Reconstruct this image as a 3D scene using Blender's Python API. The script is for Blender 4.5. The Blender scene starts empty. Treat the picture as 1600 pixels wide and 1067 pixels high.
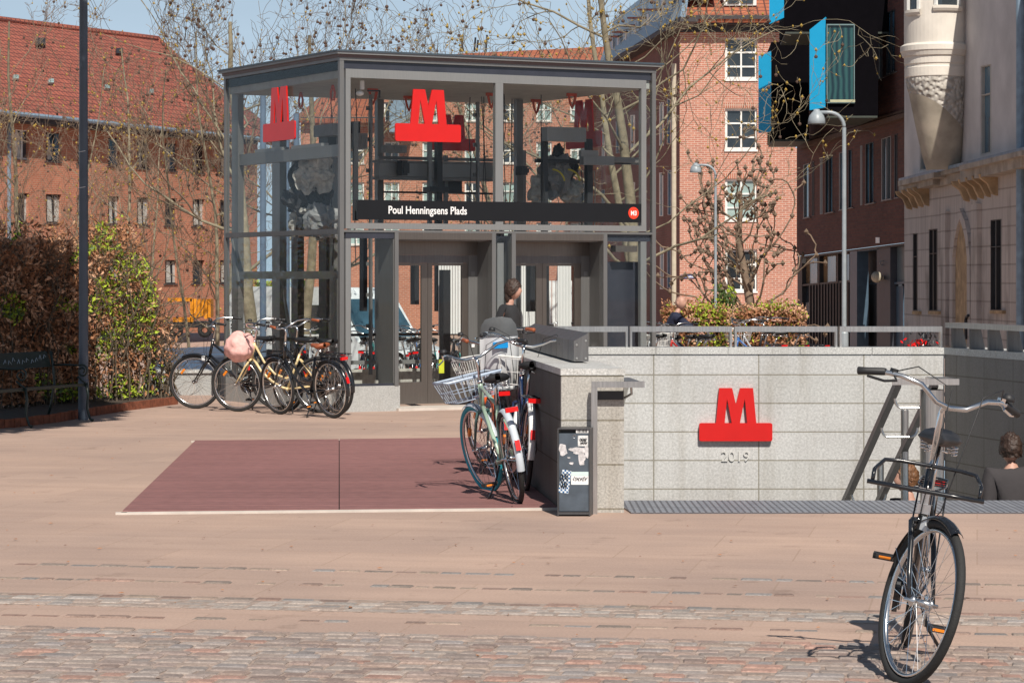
import bpy, bmesh, math, random
import numpy as np
from mathutils import Vector, Matrix, noise
from mathutils.geometry import tessellate_polygon
random.seed(7)
PI = math.pi
SC = bpy.context.scene
COL = SC.collection
FX, CH, HZ = 3960.0, 1.63, 436.0          # focal length in photo pixels, eye height, horizon row

# ------------------------------------------------------------ camera, sky, sun, exposure
cam = bpy.data.cameras.new('camera'); cam.lens = FX / 1600 * 36; cam.sensor_width = 36
cam.shift_y = -(533.5 - HZ) / 1600; cam.clip_start = 0.1; cam.clip_end = 2000
co = bpy.data.objects.new('camera', cam); COL.objects.link(co)
co.location = (0, 0, CH); co.rotation_euler = (math.radians(90), 0, 0); SC.camera = co
SUN_EL = math.radians(47); SX, SY = 0.22, -0.9755
w = bpy.data.worlds.new('World'); SC.world = w; w.use_nodes = True
nt = w.node_tree; nt.nodes.clear()
sky = nt.nodes.new('ShaderNodeTexSky'); sky.sky_type = 'NISHITA'; sky.sun_disc = False
sky.sun_elevation = SUN_EL; sky.sun_rotation = math.atan2(SX, SY)
sky.air_density = 1.0; sky.dust_density = 0.6; sky.ozone_density = 1.5
bg = nt.nodes.new('ShaderNodeBackground'); bg.inputs[1].default_value = 0.05
ow = nt.nodes.new('ShaderNodeOutputWorld')
tcw = nt.nodes.new('ShaderNodeTexCoord'); vad = nt.nodes.new('ShaderNodeVectorMath'); vad.operation = 'ADD'; vad.inputs[1].default_value = (0, 0, .13)
nt.links.new(tcw.outputs['Generated'], vad.inputs[0]); nt.links.new(vad.outputs[0], sky.inputs[0])
cmap = nt.nodes.new('ShaderNodeMapping'); cmap.inputs['Scale'].default_value = (3, 3, 14); nt.links.new(tcw.outputs['Generated'], cmap.inputs[0])
cn = nt.nodes.new('ShaderNodeTexNoise'); cn.inputs['Scale'].default_value = 1.6; cn.inputs['Detail'].default_value = 6; nt.links.new(cmap.outputs[0], cn.inputs[0])
cr_ = nt.nodes.new('ShaderNodeMapRange'); cr_.inputs[1].default_value = .35; cr_.inputs[2].default_value = .75; cr_.inputs[3].default_value = .82; cr_.inputs[4].default_value = 1.0; nt.links.new(cn.outputs[0], cr_.inputs[0])
cm_ = nt.nodes.new('ShaderNodeMix'); cm_.data_type = 'RGBA'; cm_.inputs[7].default_value = (9.8, 12.6, 15.2, 1); spx = nt.nodes.new('ShaderNodeSeparateXYZ'); nt.links.new(tcw.outputs['Generated'], spx.inputs[0])
fo = nt.nodes.new('ShaderNodeMapRange'); fo.inputs[1].default_value = .12; fo.inputs[2].default_value = .26; fo.inputs[3].default_value = 1.0; fo.inputs[4].default_value = .12; nt.links.new(spx.outputs[2], fo.inputs[0])
fm = nt.nodes.new('ShaderNodeMath'); fm.operation = 'MULTIPLY'; nt.links.new(fo.outputs[0], fm.inputs[0]); nt.links.new(cr_.outputs[0], fm.inputs[1]); nt.links.new(fm.outputs[0], cm_.inputs[0]); nt.links.new(sky.outputs[0], cm_.inputs[6]); nt.links.new(cm_.outputs[2], bg.inputs[0]); nt.links.new(bg.outputs[0], ow.inputs[0])
sl = bpy.data.lights.new('sun', 'SUN'); sl.energy = 5.0; sl.angle = math.radians(0.5); sl.color = (1.0, 0.93, 0.83)
so = bpy.data.objects.new('sun', sl); COL.objects.link(so)
sdir = Vector((SX * math.cos(SUN_EL), SY * math.cos(SUN_EL), math.sin(SUN_EL)))
so.rotation_euler = sdir.to_track_quat('Z', 'Y').to_euler(); so.location = (20, -20, 30)
SC.view_settings.view_transform = 'Standard'; SC.view_settings.look = 'None'
SC.view_settings.exposure = 0.08; SC.view_settings.gamma = 1.0
SC.cycles.transparent_max_bounces = 24; SC.cycles.max_bounces = 6

# ------------------------------------------------------------ materials
def newmat(name):
    m = bpy.data.materials.new(name); m.use_nodes = True
    b = m.node_tree.nodes['Principled BSDF']
    return m, m.node_tree, b
def N(t, kind, **kw):
    n = t.nodes.new(kind)
    for k, v in kw.items():
        if k in n.inputs: n.inputs[k].default_value = v
        else: setattr(n, k, v)
    return n
def rgb(c): return (c[0], c[1], c[2], 1)
def mixc(t, fac, a, b, bt='MIX'):
    n = t.nodes.new('ShaderNodeMix'); n.data_type = 'RGBA'; n.blend_type = bt
    for s, v in ((0, fac), (6, a), (7, b)):
        if hasattr(v, 'links'): t.links.new(v, n.inputs[s])
        elif isinstance(v, (tuple, list)): n.inputs[s].default_value = rgb(v)
        else: n.inputs[s].default_value = v
    return n.outputs[2]
def ramp(t, src, lo, hi):
    n = t.nodes.new('ShaderNodeMapRange'); n.inputs[1].default_value = lo; n.inputs[2].default_value = hi
    t.links.new(src, n.inputs[0]); return n.outputs[0]
def pos(t, kind='Object', scale=None, rot=None):
    tc = t.nodes.new('ShaderNodeTexCoord'); o = tc.outputs[kind]
    if scale or rot:
        mp = t.nodes.new('ShaderNodeMapping')
        if scale: mp.inputs['Scale'].default_value = scale
        if rot: mp.inputs['Rotation'].default_value = rot
        t.links.new(o, mp.inputs[0]); o = mp.outputs[0]
    return o
def nz(t, vec, sc, det=4, rough=.55):
    n = N(t, 'ShaderNodeTexNoise', Scale=sc, Detail=det, Roughness=rough)
    t.links.new(vec, n.inputs['Vector']); return n.outputs['Fac']
def bump(t, b, h, st, dist=.01):
    n = N(t, 'ShaderNodeBump', Strength=st, Distance=dist); t.links.new(h, n.inputs['Height'])
    t.links.new(n.outputs[0], b.inputs['Normal'])
def plain(name, c, rough=.5, metal=0.0, var=.12, sc=6.0, coat=0, bmp=0, bsc=60):
    m, t, b = newmat(name); b.inputs['Roughness'].default_value = rough; b.inputs['Metallic'].default_value = metal
    if coat: b.inputs['Coat Weight'].default_value = coat
    v = pos(t); f = ramp(t, nz(t, v, sc), .3, .7)
    d = tuple(x * (1 - var) for x in c); e = tuple(min(1, x * (1 + var)) for x in c)
    t.links.new(mixc(t, f, d, e), b.inputs['Base Color'])
    if bmp: bump(t, b, nz(t, v, bsc), bmp)
    return m
def brick(name, c1, c2, mortar, bw=.3, rh=.12, ms=.012, big=.25, rough=.85, off=.5, bmp=.3, rot=None, kind='UV', sc=1):
    m, t, b = newmat(name); b.inputs['Roughness'].default_value = rough
    v = pos(t, kind, rot=rot)
    br = N(t, 'ShaderNodeTexBrick', Scale=sc); br.offset = off
    br.inputs['Color1'].default_value = rgb(c1); br.inputs['Color2'].default_value = rgb(c2); br.inputs['Mortar'].default_value = rgb(mortar)
    br.inputs['Mortar Size'].default_value = ms; br.inputs['Brick Width'].default_value = bw; br.inputs['Row Height'].default_value = rh
    br.inputs['Mortar Smooth'].default_value = .3; t.links.new(v, br.inputs['Vector'])
    n1 = ramp(t, nz(t, v, .35, 5), .35, .7); n2 = ramp(t, nz(t, v, 9, 3), .3, .7)
    c = mixc(t, n1, br.outputs['Color'], tuple(x * (1 - big) for x in c1), 'MIX') if False else mixc(t, 1.0, br.outputs['Color'], mixc(t, n1, (1, 1, 1), (1 - big,) * 3), 'MULTIPLY')
    c = mixc(t, 1.0, c, mixc(t, n2, (1.08, 1.08, 1.08), (.86, .86, .86)), 'MULTIPLY')
    t.links.new(c, b.inputs['Base Color'])
    if bmp:
        iv = N(t, 'ShaderNodeMath', operation='SUBTRACT'); iv.inputs[0].default_value = 1; t.links.new(br.outputs['Fac'], iv.inputs[1])
        bump(t, b, iv.outputs[0], bmp, .01)
    return m
M = {}
def metal(name, c, rough=.35, metal_=.9, var=.15):
    m, t, b = newmat(name); b.inputs['Metallic'].default_value = metal_
    v = pos(t, 'Object', scale=(24, 24, 1.2)); f = ramp(t, nz(t, v, 3), .3, .7)
    t.links.new(mixc(t, f, tuple(x * (1 - var) for x in c), tuple(x * (1 + var) for x in c)), b.inputs['Base Color'])
    mr = t.nodes.new('ShaderNodeMapRange'); mr.inputs[3].default_value = rough - .08; mr.inputs[4].default_value = rough + .12
    t.links.new(nz(t, pos(t), 4), mr.inputs[0]); t.links.new(mr.outputs[0], b.inputs['Roughness'])
    return m
def glass(name, tint=(.965, .975, .97), spec=1.0, dark=None):
    m = bpy.data.materials.new(name); m.use_nodes = True; t = m.node_tree; t.nodes.clear()
    tr = N(t, 'ShaderNodeBsdfTransparent'); tr.inputs[0].default_value = rgb(tint)
    gl = N(t, 'ShaderNodeBsdfGlossy'); gl.inputs['Roughness'].default_value = .015; gl.inputs['Color'].default_value = (spec, spec, spec, 1)
    lw_ = N(t, 'ShaderNodeLayerWeight', Blend=.5); pw_ = N(t, 'ShaderNodeMath', operation='POWER'); pw_.inputs[1].default_value = 3.5; t.links.new(lw_.outputs['Facing'], pw_.inputs[0]); fr = N(t, 'ShaderNodeMath', operation='MULTIPLY_ADD'); fr.inputs[1].default_value = .28; fr.inputs[2].default_value = .012; t.links.new(pw_.outputs[0], fr.inputs[0]); mx = N(t, 'ShaderNodeMixShader'); out = N(t, 'ShaderNodeOutputMaterial')
    t.links.new(fr.outputs[0], mx.inputs[0]); t.links.new(tr.outputs[0], mx.inputs[1]); t.links.new(gl.outputs[0], mx.inputs[2])
    t.links.new(mx.outputs[0], out.inputs[0]); return m

# plaza paving : tan slabs, rotated grid of fine joints, setts bands
def plaza_mat():
    m, t, b = newmat('plaza_paving'); b.inputs['Roughness'].default_value = .85
    tc = t.nodes.new('ShaderNodeTexCoord')
    mp = N(t, 'ShaderNodeMapping'); mp.inputs['Rotation'].default_value = (0, 0, math.radians(10.4)); t.links.new(tc.outputs['Object'], mp.inputs[0])
    v = mp.outputs[0]
    br = N(t, 'ShaderNodeTexBrick', Scale=1); br.offset = .5
    for k, c in (('Color1', (.46, .335, .272)), ('Color2', (.42, .305, .25)), ('Mortar', (.385, .275, .215))): br.inputs[k].default_value = rgb(c)
    br.inputs['Brick Width'].default_value = 1.05; br.inputs['Row Height'].default_value = .7
    br.inputs['Mortar Size'].default_value = .005; t.links.new(v, br.inputs['Vector'])
    n1 = ramp(t, nz(t, v, .5, 6, .6), .3, .72); n2 = ramp(t, nz(t, v, 70, 4, .8), .3, .7)
    st = N(t, 'ShaderNodeMapping'); st.inputs['Scale'].default_value = (.5, 3.5, 1); t.links.new(v, st.inputs[0])
    n3 = ramp(t, nz(t, st.outputs[0], 1.2, 6, .62), .34, .7)
    c = mixc(t, 1.0, br.outputs['Color'], mixc(t, n1, (1.08, 1.05, 1.02), (.80, .80, .82)), 'MULTIPLY')
    c = mixc(t, 1.0, c, mixc(t, n3, (1.04, 1.04, 1.04), (.92, .91, .91)), 'MULTIPLY')
    c = mixc(t, .8, c, mixc(t, n2, (1.22, 1.21, 1.20), (.78, .78, .78)), 'MULTIPLY')
    n4 = ramp(t, nz(t, v, 2.3, 5, .7), .60, .68); c = mixc(t, n4, c, mixc(t, 1.0, c, (.80, .79, .78), 'MULTIPLY'))
    # dark flecks
    vo = N(t, 'ShaderNodeTexVoronoi', Scale=5.0); t.links.new(st.outputs[0], vo.inputs['Vector'])
    fl = ramp(t, vo.outputs['Distance'], .05, .03); c = mixc(t, fl, c, (.2, .16, .13))
    t.links.new(c, b.inputs['Base Color']); bump(t, b, nz(t, v, 120), .15, .004)
    return m
M['plaza'] = plaza_mat()
def sett_mat(name, bw, rh):
    m, t, b = newmat(name); b.inputs['Roughness'].default_value = .8
    tc = t.nodes.new('ShaderNodeTexCoord'); mp = N(t, 'ShaderNodeMapping'); mp.inputs['Rotation'].default_value = (0, 0, math.radians(10.4)); t.links.new(tc.outputs['Object'], mp.inputs[0])
    ds = N(t, 'ShaderNodeTexNoise', Scale=3.0); t.links.new(mp.outputs[0], ds.inputs['Vector'])
    va = N(t, 'ShaderNodeVectorMath', operation='MULTIPLY_ADD'); va.inputs[1].default_value = (.05, .05, 0)
    t.links.new(ds.outputs['Color'], va.inputs[0]); t.links.new(mp.outputs[0], va.inputs[2]); v = va.outputs[0]
    br = N(t, 'ShaderNodeTexBrick', Scale=1); br.inputs['Color1'].default_value = (0, 0, 0, 1); br.inputs['Color2'].default_value = (1, 1, 1, 1)
    br.inputs['Mortar'].default_value = (.5, .5, .5, 1); br.inputs['Brick Width'].default_value = bw; br.inputs['Row Height'].default_value = rh
    br.inputs['Mortar Size'].default_value = .014; br.inputs['Mortar Smooth'].default_value = .6; br.inputs['Bias'].default_value = 0; t.links.new(v, br.inputs['Vector'])
    cr = N(t, 'ShaderNodeValToRGB'); t.links.new(br.outputs['Color'], cr.inputs[0]); e = cr.color_ramp.elements
    pal = [(0, (.43, .32, .27)), (.2, (.31, .285, .28)), (.4, (.43, .37, .34)), (.55, (.37, .35, .34)), (.7, (.42, .29, .26)), (.82, (.46, .43, .41)), (.92, (.34, .31, .31)), (1, (.45, .34, .30))]
    e[0].position, e[0].color = 0, rgb(pal[0][1]); e[1].position, e[1].color = 1, rgb(pal[-1][1])
    for p_, c_ in pal[1:-1]: x = e.new(p_); x.color = rgb((c_[0] * 1.04, c_[1] * .96, c_[2] * .90))
    n1 = ramp(t, nz(t, v, 35, 4, .7), .25, .75); n2 = ramp(t, nz(t, v, 4, 4, .6), .3, .7)
    c = mixc(t, br.outputs['Fac'], cr.outputs[0], (.40, .31, .255))
    c = mixc(t, 1.0, c, mixc(t, n1, (1.35, 1.33, 1.31), (.66, .65, .65)), 'MULTIPLY')
    c = mixc(t, 1.0, c, mixc(t, n2, (1.1, 1.1, 1.1), (.88, .87, .87)), 'MULTIPLY')
    t.links.new(c, b.inputs['Base Color'])
    iv = N(t, 'ShaderNodeMath', operation='MULTIPLY_ADD'); iv.inputs[1].default_value = -1.0
    t.links.new(br.outputs['Fac'], iv.inputs[0]); t.links.new(n1, iv.inputs[2]); bump(t, b, iv.outputs[0], .6, .012)
    return m
M['setts'] = sett_mat('granite_setts', .15, .10)
def joint_mat():
    m, t, b = newmat('weathered_joint'); b.inputs['Roughness'].default_value = .9; v = pos(t, scale=(1, 4, 1)); f = nz(t, v, 5, 5, .65)
    c = mixc(t, ramp(t, f, .42, .62), (.43, .315, .25), (.25, .185, .15)); c = mixc(t, ramp(t, nz(t, v, 2.2, 3), .5, .62), c, (.34, .32, .31)); t.links.new(c, b.inputs['Base Color']); return m
M['joint'] = joint_mat()
M['band'] = sett_mat('sett_band', .26, .10)
def granite(name, c, sc=70, var=.35, joints=None, rough=.6, streak=0):
    m, t, b = newmat(name); b.inputs['Roughness'].default_value = rough
    v = pos(t); f = ramp(t, nz(t, v, sc, 3, .8), .32, .68); g = ramp(t, nz(t, v, 1.3, 5), .3, .7)
    col = mixc(t, f, tuple(x * (1 - var) for x in c), tuple(x * (1 + var * .8) for x in c))
    col = mixc(t, 1.0, col, mixc(t, g, (1.06, 1.06, 1.05), (.88, .87, .86)), 'MULTIPLY')
    g2 = ramp(t, nz(t, pos(t, 'Object', scale=(3.2, 3.2, .35)), 1.6, 5, .6), .5, .72); col = mixc(t, 1.0, col, mixc(t, g2, (1, 1, 1), (.84, .82, .79)), 'MULTIPLY')
    if joints:
        br = N(t, 'ShaderNodeTexBrick', Scale=1); br.offset = joints[2]
        br.inputs['Color1'].default_value = (1.03, 1.03, 1.04, 1); br.inputs['Color2'].default_value = (.93, .93, .925, 1); br.inputs['Mortar'].default_value = (.5, .47, .4, 1)
        br.inputs['Brick Width'].default_value = joints[0]; br.inputs['Row Height'].default_value = joints[1]; br.inputs['Mortar Size'].default_value = .006
        mp = N(t, 'ShaderNodeMapping'); mp.inputs['Location'].default_value = (joints[3], joints[4], 0); tcu = t.nodes.new('ShaderNodeTexCoord')
        t.links.new(tcu.outputs['UV'], mp.inputs[0]); t.links.new(mp.outputs[0], br.inputs['Vector'])
        col = mixc(t, 1.0, col, br.outputs['Color'], 'MULTIPLY')
    t.links.new(col, b.inputs['Base Color']); bump(t, b, f, .12, .003)
    return m
M['granite'] = granite('grey_granite', (.53, .53, .52), 75, .38)
M['granite_wall'] = granite('granite_cladding', (.52, .52, .515), 48, .26, (.945, .2565, 0, -.33, .0))
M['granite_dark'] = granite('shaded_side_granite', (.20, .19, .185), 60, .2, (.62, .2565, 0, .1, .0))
M['plinth'] = granite('plinth_granite', (.40, .405, .40), 60, .25)
M['deck'] = brick('oxide_red_decking', (.31, .145, .135), (.265, .125, .118), (.07, .04, .04), bw=90.0, rh=.145, ms=.006, big=.18, rough=.75, bmp=.5)
M['light_stone'] = plain('pale_kerb_stone', (.55, .5, .45), .8)
M['grate'] = brick('ribbed_steel_grating', (.27, .28, .31), (.23, .24, .27), (.12, .12, .135), bw=.045, rh=2.0, ms=.008, big=.15, rough=.45, off=0, bmp=.8)
M['lf'] = metal('grey_lift_steel', (.19, .19, .188), .42, .5, .06)
M['lf_light'] = metal('pale_lift_steel', (.245, .25, .25), .45, .35, .05)
M['lf_dark'] = plain('dark_glazing_edge', (.035, .037, .05), .25)
M['stainless'] = metal('brushed_stainless', (.52, .50, .47), .33, 1.0)
M['bronze_steel'] = metal('warm_brushed_steel', (.185, .16, .14), .36, .8, .08)
M['rail_steel'] = metal('rail_stainless', (.62, .60, .57), .28, 1.0)
M['dark_steel'] = metal('dark_grey_steel', (.16, .155, .155), .45, .7)
M['mach'] = plain('machinery_black', (.025, .026, .03), .5)
M['mach_grey'] = plain('machinery_grey', (.21, .215, .22), .5)
M['cloth_grey'] = plain('grey_sheeting', (.42, .41, .38), .85, var=.35, sc=14)
M['ceiling'] = plain('grey_soffit', (.33, .34, .33), .7)
M['red'] = plain('signal_red', (.60, .010, .008), .35, var=.04)
M['red_dark'] = plain('red_plate_edge', (.12, .01, .01), .6)
M['black_sign'] = plain('black_sign_panel', (.004, .004, .005), .35)
M['white'] = plain('white_lettering', (.85, .85, .85), .5, var=.02)
M['hook'] = plain('red_lifting_lug', (.55, .09, .05), .5)
M['glass'] = glass('clear_glass', spec=.55)
M['glass_low'] = glass('tinted_glass', (.955, .97, .97), spec=.7)
M['yellow'] = plain('yellow_notice', (.75, .78, .05), .5)
M['green_sign'] = plain('green_sign', (.0, .28, .12), .5)
M['tyre'] = plain('tyre_rubber', (.022, .022, .022), .75, bmp=.4, bsc=150)
M['alu'] = metal('polished_aluminium', (.70, .70, .70), .22, 1.0, .05)
M['chrome'] = metal('chrome', (.78, .78, .78), .12, 1.0, .04)
M['bk'] = plain('gloss_black_paint', (.012, .013, .016), .22, coat=.5)
M['rubber'] = plain('black_rubber', (.02, .02, .022), .55)
M['saddle'] = plain('black_vinyl', (.016, .016, .018), .5)
M['amber'] = plain('amber_reflector', (.85, .25, .02), .25)
M['rearred'] = plain('red_lamp_lens', (.7, .01, .01), .2)
M['lens'] = plain('clear_lamp_lens', (.75, .77, .78), .15)
M['basket'] = plain('white_wire', (.78, .78, .76), .4)
M['basket_blue'] = plain('pale_blue_wire', (.42, .50, .62), .35)
M['brown'] = plain('tan_leather', (.33, .09, .035), .5)
M['pink'] = plain('pink_cover_cloth', (.82, .46, .42), .8, var=.15, sc=20, bmp=.5, bsc=30)
M['bench'] = plain('dark_green_bench', (.018, .03, .026), .4)
M['pole_blue'] = plain('blue_grey_pole_paint', (.075, .095, .125), .45)
M['lamp_grey'] = plain('lamp_grey_paint', (.30, .34, .37), .4)
M['corten'] = plain('rusty_edging', (.22, .07, .035), .9, var=.4, sc=12)
M['bark'] = plain('plane_bark', (.24, .205, .14), .9, var=.35, sc=7, bmp=.4, bsc=20)
M['bark_dark'] = plain('dark_twig_bark', (.13, .10, .07), .9, var=.3)
M['bark_brown'] = plain('brown_bark', (.19, .135, .095), .9, var=.35, sc=5, bmp=.4, bsc=20)
M['bud'] = plain('ochre_buds', (.40, .27, .06), .8)
M['ball'] = plain('seed_balls', (.10, .06, .045), .9)

# ------------------------------------------------------------ mesh builder
def wloc(o):
    v = Vector((0, 0, 0))
    while o is not None: v += o.location; o = o.parent
    return v
class MB:
    def __init__(s): s.v = []; s.f = []
    def add(s, vs, fs):
        n = len(s.v); s.v += [tuple(x) for x in vs]; s.f += [tuple(i + n for i in f) for f in fs]; return s
    def box(s, c, d, rz=0, R=None):
        h = [x / 2 for x in d]; R = R or Matrix.Rotation(rz, 3, 'Z'); c = Vector(c)
        vs = [c + R @ Vector((x * h[0], y * h[1], z * h[2])) for z in (-1, 1) for y in (-1, 1) for x in (-1, 1)]
        return s.add(vs, [(0, 2, 3, 1), (4, 5, 7, 6), (0, 1, 5, 4), (2, 6, 7, 3), (0, 4, 6, 2), (1, 3, 7, 5)])
    def prism(s, front, back):
        n = len(front); fs = [tuple(range(n)), tuple(range(2 * n - 1, n - 1, -1))]
        fs += [(i, i + n, (i + 1) % n + n, (i + 1) % n) for i in range(n)]
        return s.add(list(front) + list(back), fs)
    def tube(s, ps, r, n=8, cap=True, closed=False):
        ps = [Vector(p) for p in ps]; m = len(ps); rs = r if isinstance(r, (list, tuple)) else [r] * m
        vs = []; prev = None
        for i, p in enumerate(ps):
            if closed: t = ps[(i + 1) % m] - ps[i - 1]
            else: t = ps[min(i + 1, m - 1)] - ps[max(i - 1, 0)]
            if t.length < 1e-9: t = Vector((0, 0, 1))
            t.normalize()
            if prev is None:
                a = Vector((0, 0, 1)) if abs(t.z) < .9 else Vector((1, 0, 0)); u = t.cross(a).normalized()
            else:
                u = prev - t * prev.dot(t)
                u = u.normalized() if u.length > 1e-6 else t.orthogonal().normalized()
            prev = u; w_ = t.cross(u)
            for k in range(n):
                a = 2 * PI * k / n; vs.append(p + (u * math.cos(a) + w_ * math.sin(a)) * rs[i])
        fs = []; mm = m if closed else m - 1
        for i in range(mm):
            j = (i + 1) % m
            for k in range(n): fs.append((i * n + k, i * n + (k + 1) % n, j * n + (k + 1) % n, j * n + k))
        if cap and not closed: fs += [tuple(range(n - 1, -1, -1)), tuple((m - 1) * n + k for k in range(n))]
        return s.add(vs, fs)
    def ring(s, c, R, r, axis='y', seg=40, n=6, flat=1.0, a0=0, a1=2 * PI):
        closed = abs(a1 - a0 - 2 * PI) < 1e-6; m = seg if closed else seg + 1; c = Vector(c); vs = []
        for i in range(m):
            a = a0 + (a1 - a0) * i / seg
            d = {'y': Vector((math.cos(a), 0, math.sin(a))), 'z': Vector((math.cos(a), math.sin(a), 0)), 'x': Vector((0, math.cos(a), math.sin(a)))}[axis]
            ax = {'y': Vector((0, 1, 0)), 'z': Vector((0, 0, 1)), 'x': Vector((1, 0, 0))}[axis]
            for k in range(n):
                b = 2 * PI * k / n; vs.append(c + d * (R + r * math.cos(b)) + ax * r * flat * math.sin(b))
        fs = [(i * n + k, ((i + 1) % m) * n + k, ((i + 1) % m) * n + (k + 1) % n, i * n + (k + 1) % n) for i in range(m if closed else m - 1) for k in range(n)]
        return s.add(vs, fs)
    def lathe(s, prof, c=(0, 0, 0), n=24, a0=0, a1=2 * PI, R=None):
        c = Vector(c); full = abs(a1 - a0 - 2 * PI) < 1e-6; m = n if full else n + 1; vs = []
        for r, z in prof:
            for k in range(m):
                a = a0 + (a1 - a0) * k / n; p = Vector((r * math.cos(a), r * math.sin(a), z)); vs.append(c + (R @ p if R else p))
        fs = [(i * m + k, i * m + (k + 1) % m, (i + 1) * m + (k + 1) % m, (i + 1) * m + k) for i in range(len(prof) - 1) for k in range(m if full else m - 1)]
        return s.add(vs, fs)
    def ell(s, c, r, n=12, m=8, R=None, jit=0, seed=0):
        c = Vector(c); vs = []; rnd = random.Random(seed)
        for i in range(m + 1):
            th = PI * i / m
            for k in range(n):
                a = 2 * PI * k / n; d = Vector((math.sin(th) * math.cos(a), math.sin(th) * math.sin(a), math.cos(th)))
                q = 1 + (noise.noise(d * 2.2 + Vector((seed * 3.1, 0, 0))) * jit if jit else 0)
                p = Vector((d.x * r[0], d.y * r[1], d.z * r[2])) * q; vs.append(c + (R @ p if R else p))
        fs = [(i * n + k, (i + 1) * n + k, (i + 1) * n + (k + 1) % n, i * n + (k + 1) % n) for i in range(m) for k in range(n)]
        return s.add(vs, fs)
    def xf(s, mat):
        s.v = [tuple(mat @ Vector(p)) for p in s.v]; return s
    def build(s, name, mat, parent=None, smooth=False, uv=True):
        me = bpy.data.meshes.new(name); off = wloc(parent) if parent else Vector((0, 0, 0))
        V = np.array(s.v, dtype=float).reshape(-1, 3) - np.array(off)
        me.from_pydata(V.tolist(), [], s.f); me.update()
        if isinstance(mat, str): mat = M[mat]
        me.materials.append(mat)
        if uv and len(me.polygons) < 60000:
            ul = me.uv_layers.new(name='UVMap'); npoly = len(me.polygons); nl = len(me.loops)
            nr = np.zeros(npoly * 3); me.polygons.foreach_get('normal', nr); nr = nr.reshape(-1, 3)
            lt = np.zeros(npoly, dtype=int); me.polygons.foreach_get('loop_total', lt)
            li = np.zeros(nl, dtype=int); me.loops.foreach_get('vertex_index', li)
            fn = np.repeat(nr, lt, axis=0); P_ = V[li] + np.array(off)
            # one fixed sign for the tangent so that coursing runs on
            tx = np.stack([-fn[:, 1], fn[:, 0], np.zeros(nl)], 1); ln = np.linalg.norm(tx, axis=1); hor = ln < .05
            tx[~hor] /= ln[~hor][:, None]; tx[hor] = (1, 0, 0)
            ty = np.cross(fn, tx); ty[hor] = (0, 1, 0)
            uvs = np.stack([(P_ * tx).sum(1), (P_ * ty).sum(1)], 1)
            ul.data.foreach_set('uv', uvs.ravel())
        if smooth: me.shade_smooth()
        o = bpy.data.objects.new(name, me); COL.objects.link(o)
        if parent: o.parent = parent
        return o
def tag(o, label, cat, group=None, kind=None):
    if label: o['label'] = label
    if cat: o['category'] = cat
    if group: o['group'] = group
    if kind: o['kind'] = kind
    return o
def thing(name, label, cat, loc=(0, 0, 0), group=None):
    o = bpy.data.objects.new(name, None); COL.objects.link(o); o.location = loc; o.empty_display_size = .2
    return tag(o, label, cat, group)
def P(px, py, Y): return Vector(((px - 800) * Y / FX, Y, CH - (py - HZ) * Y / FX))
def G(px, py):                                     # point on the level plaza under a pixel
    Y = FX * CH / (py - HZ); return Vector(((px - 800) * Y / FX, Y, 0))
def textmesh(body, size, ext, o, xd, yd, off=0.0, sx=1.0):
    cu = bpy.data.curves.new('t', 'FONT'); cu.body = body; cu.size = size; cu.extrude = ext; cu.offset = off; cu.resolution_u = 3
    ob = bpy.data.objects.new('t', cu); COL.objects.link(ob); bpy.context.view_layer.update()
    me = bpy.data.meshes.new_from_object(ob.evaluated_get(bpy.context.evaluated_depsgraph_get()))
    xd = Vector(xd).normalized(); yd = Vector(yd).normalized(); zd = xd.cross(yd); o = Vector(o)
    mb = MB(); mb.add([o + xd * v.co.x * sx + yd * v.co.y + zd * v.co.z for v in me.vertices], [tuple(p.vertices) for p in me.polygons])
    COL.objects.unlink(ob); bpy.data.objects.remove(ob); bpy.data.meshes.remove(me); return mb
def copy_tree(o, parent=None):
    c = o.copy(); COL.objects.link(c); c.parent = parent
    for ch in list(o.children): copy_tree(ch, c)
    return c

# ------------------------------------------------------------ ground
def gz(y):
    return 0.0 if y <= 36.5 else (-.055 * (y - 36.5) if y < 56 else -.055 * 19.5)
HX0, HX1, HY0, HY1 = .80, 4.61, 18.55, 22.8         # stairwell opening
def pl(y): return .80 - .092 * (y - 17.7)             # left edge of the opening
def pr(y): return 3.90 - .205 * (y - 22.8)      # right edge
g = MB()
ys = [-60, 0, HY0, 20.5, HY1, 36.5, 56, 120, 900]
xl, xr = -600, 600
def gv(x, y): return (x, y, gz(y))
for a, b in zip(ys[:-1], ys[1:]):
    if HY0 <= a < HY1:
        g.add([gv(xl, a), gv(pl(a), a), gv(pl(b), b), gv(xl, b)], [(0, 1, 2, 3)])
        g.add([gv(pr(a), a), gv(xr, a), gv(xr, b), gv(pr(b), b)], [(0, 1, 2, 3)])
    else:
        for x0, x1 in ((xl, xr),): g.add([gv(x0, a), gv(x1, a), gv(x1, b), gv(x0, b)], [(0, 1, 2, 3)])
tag(g.build('plaza', 'plaza'), None, None, kind='structure')
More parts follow.
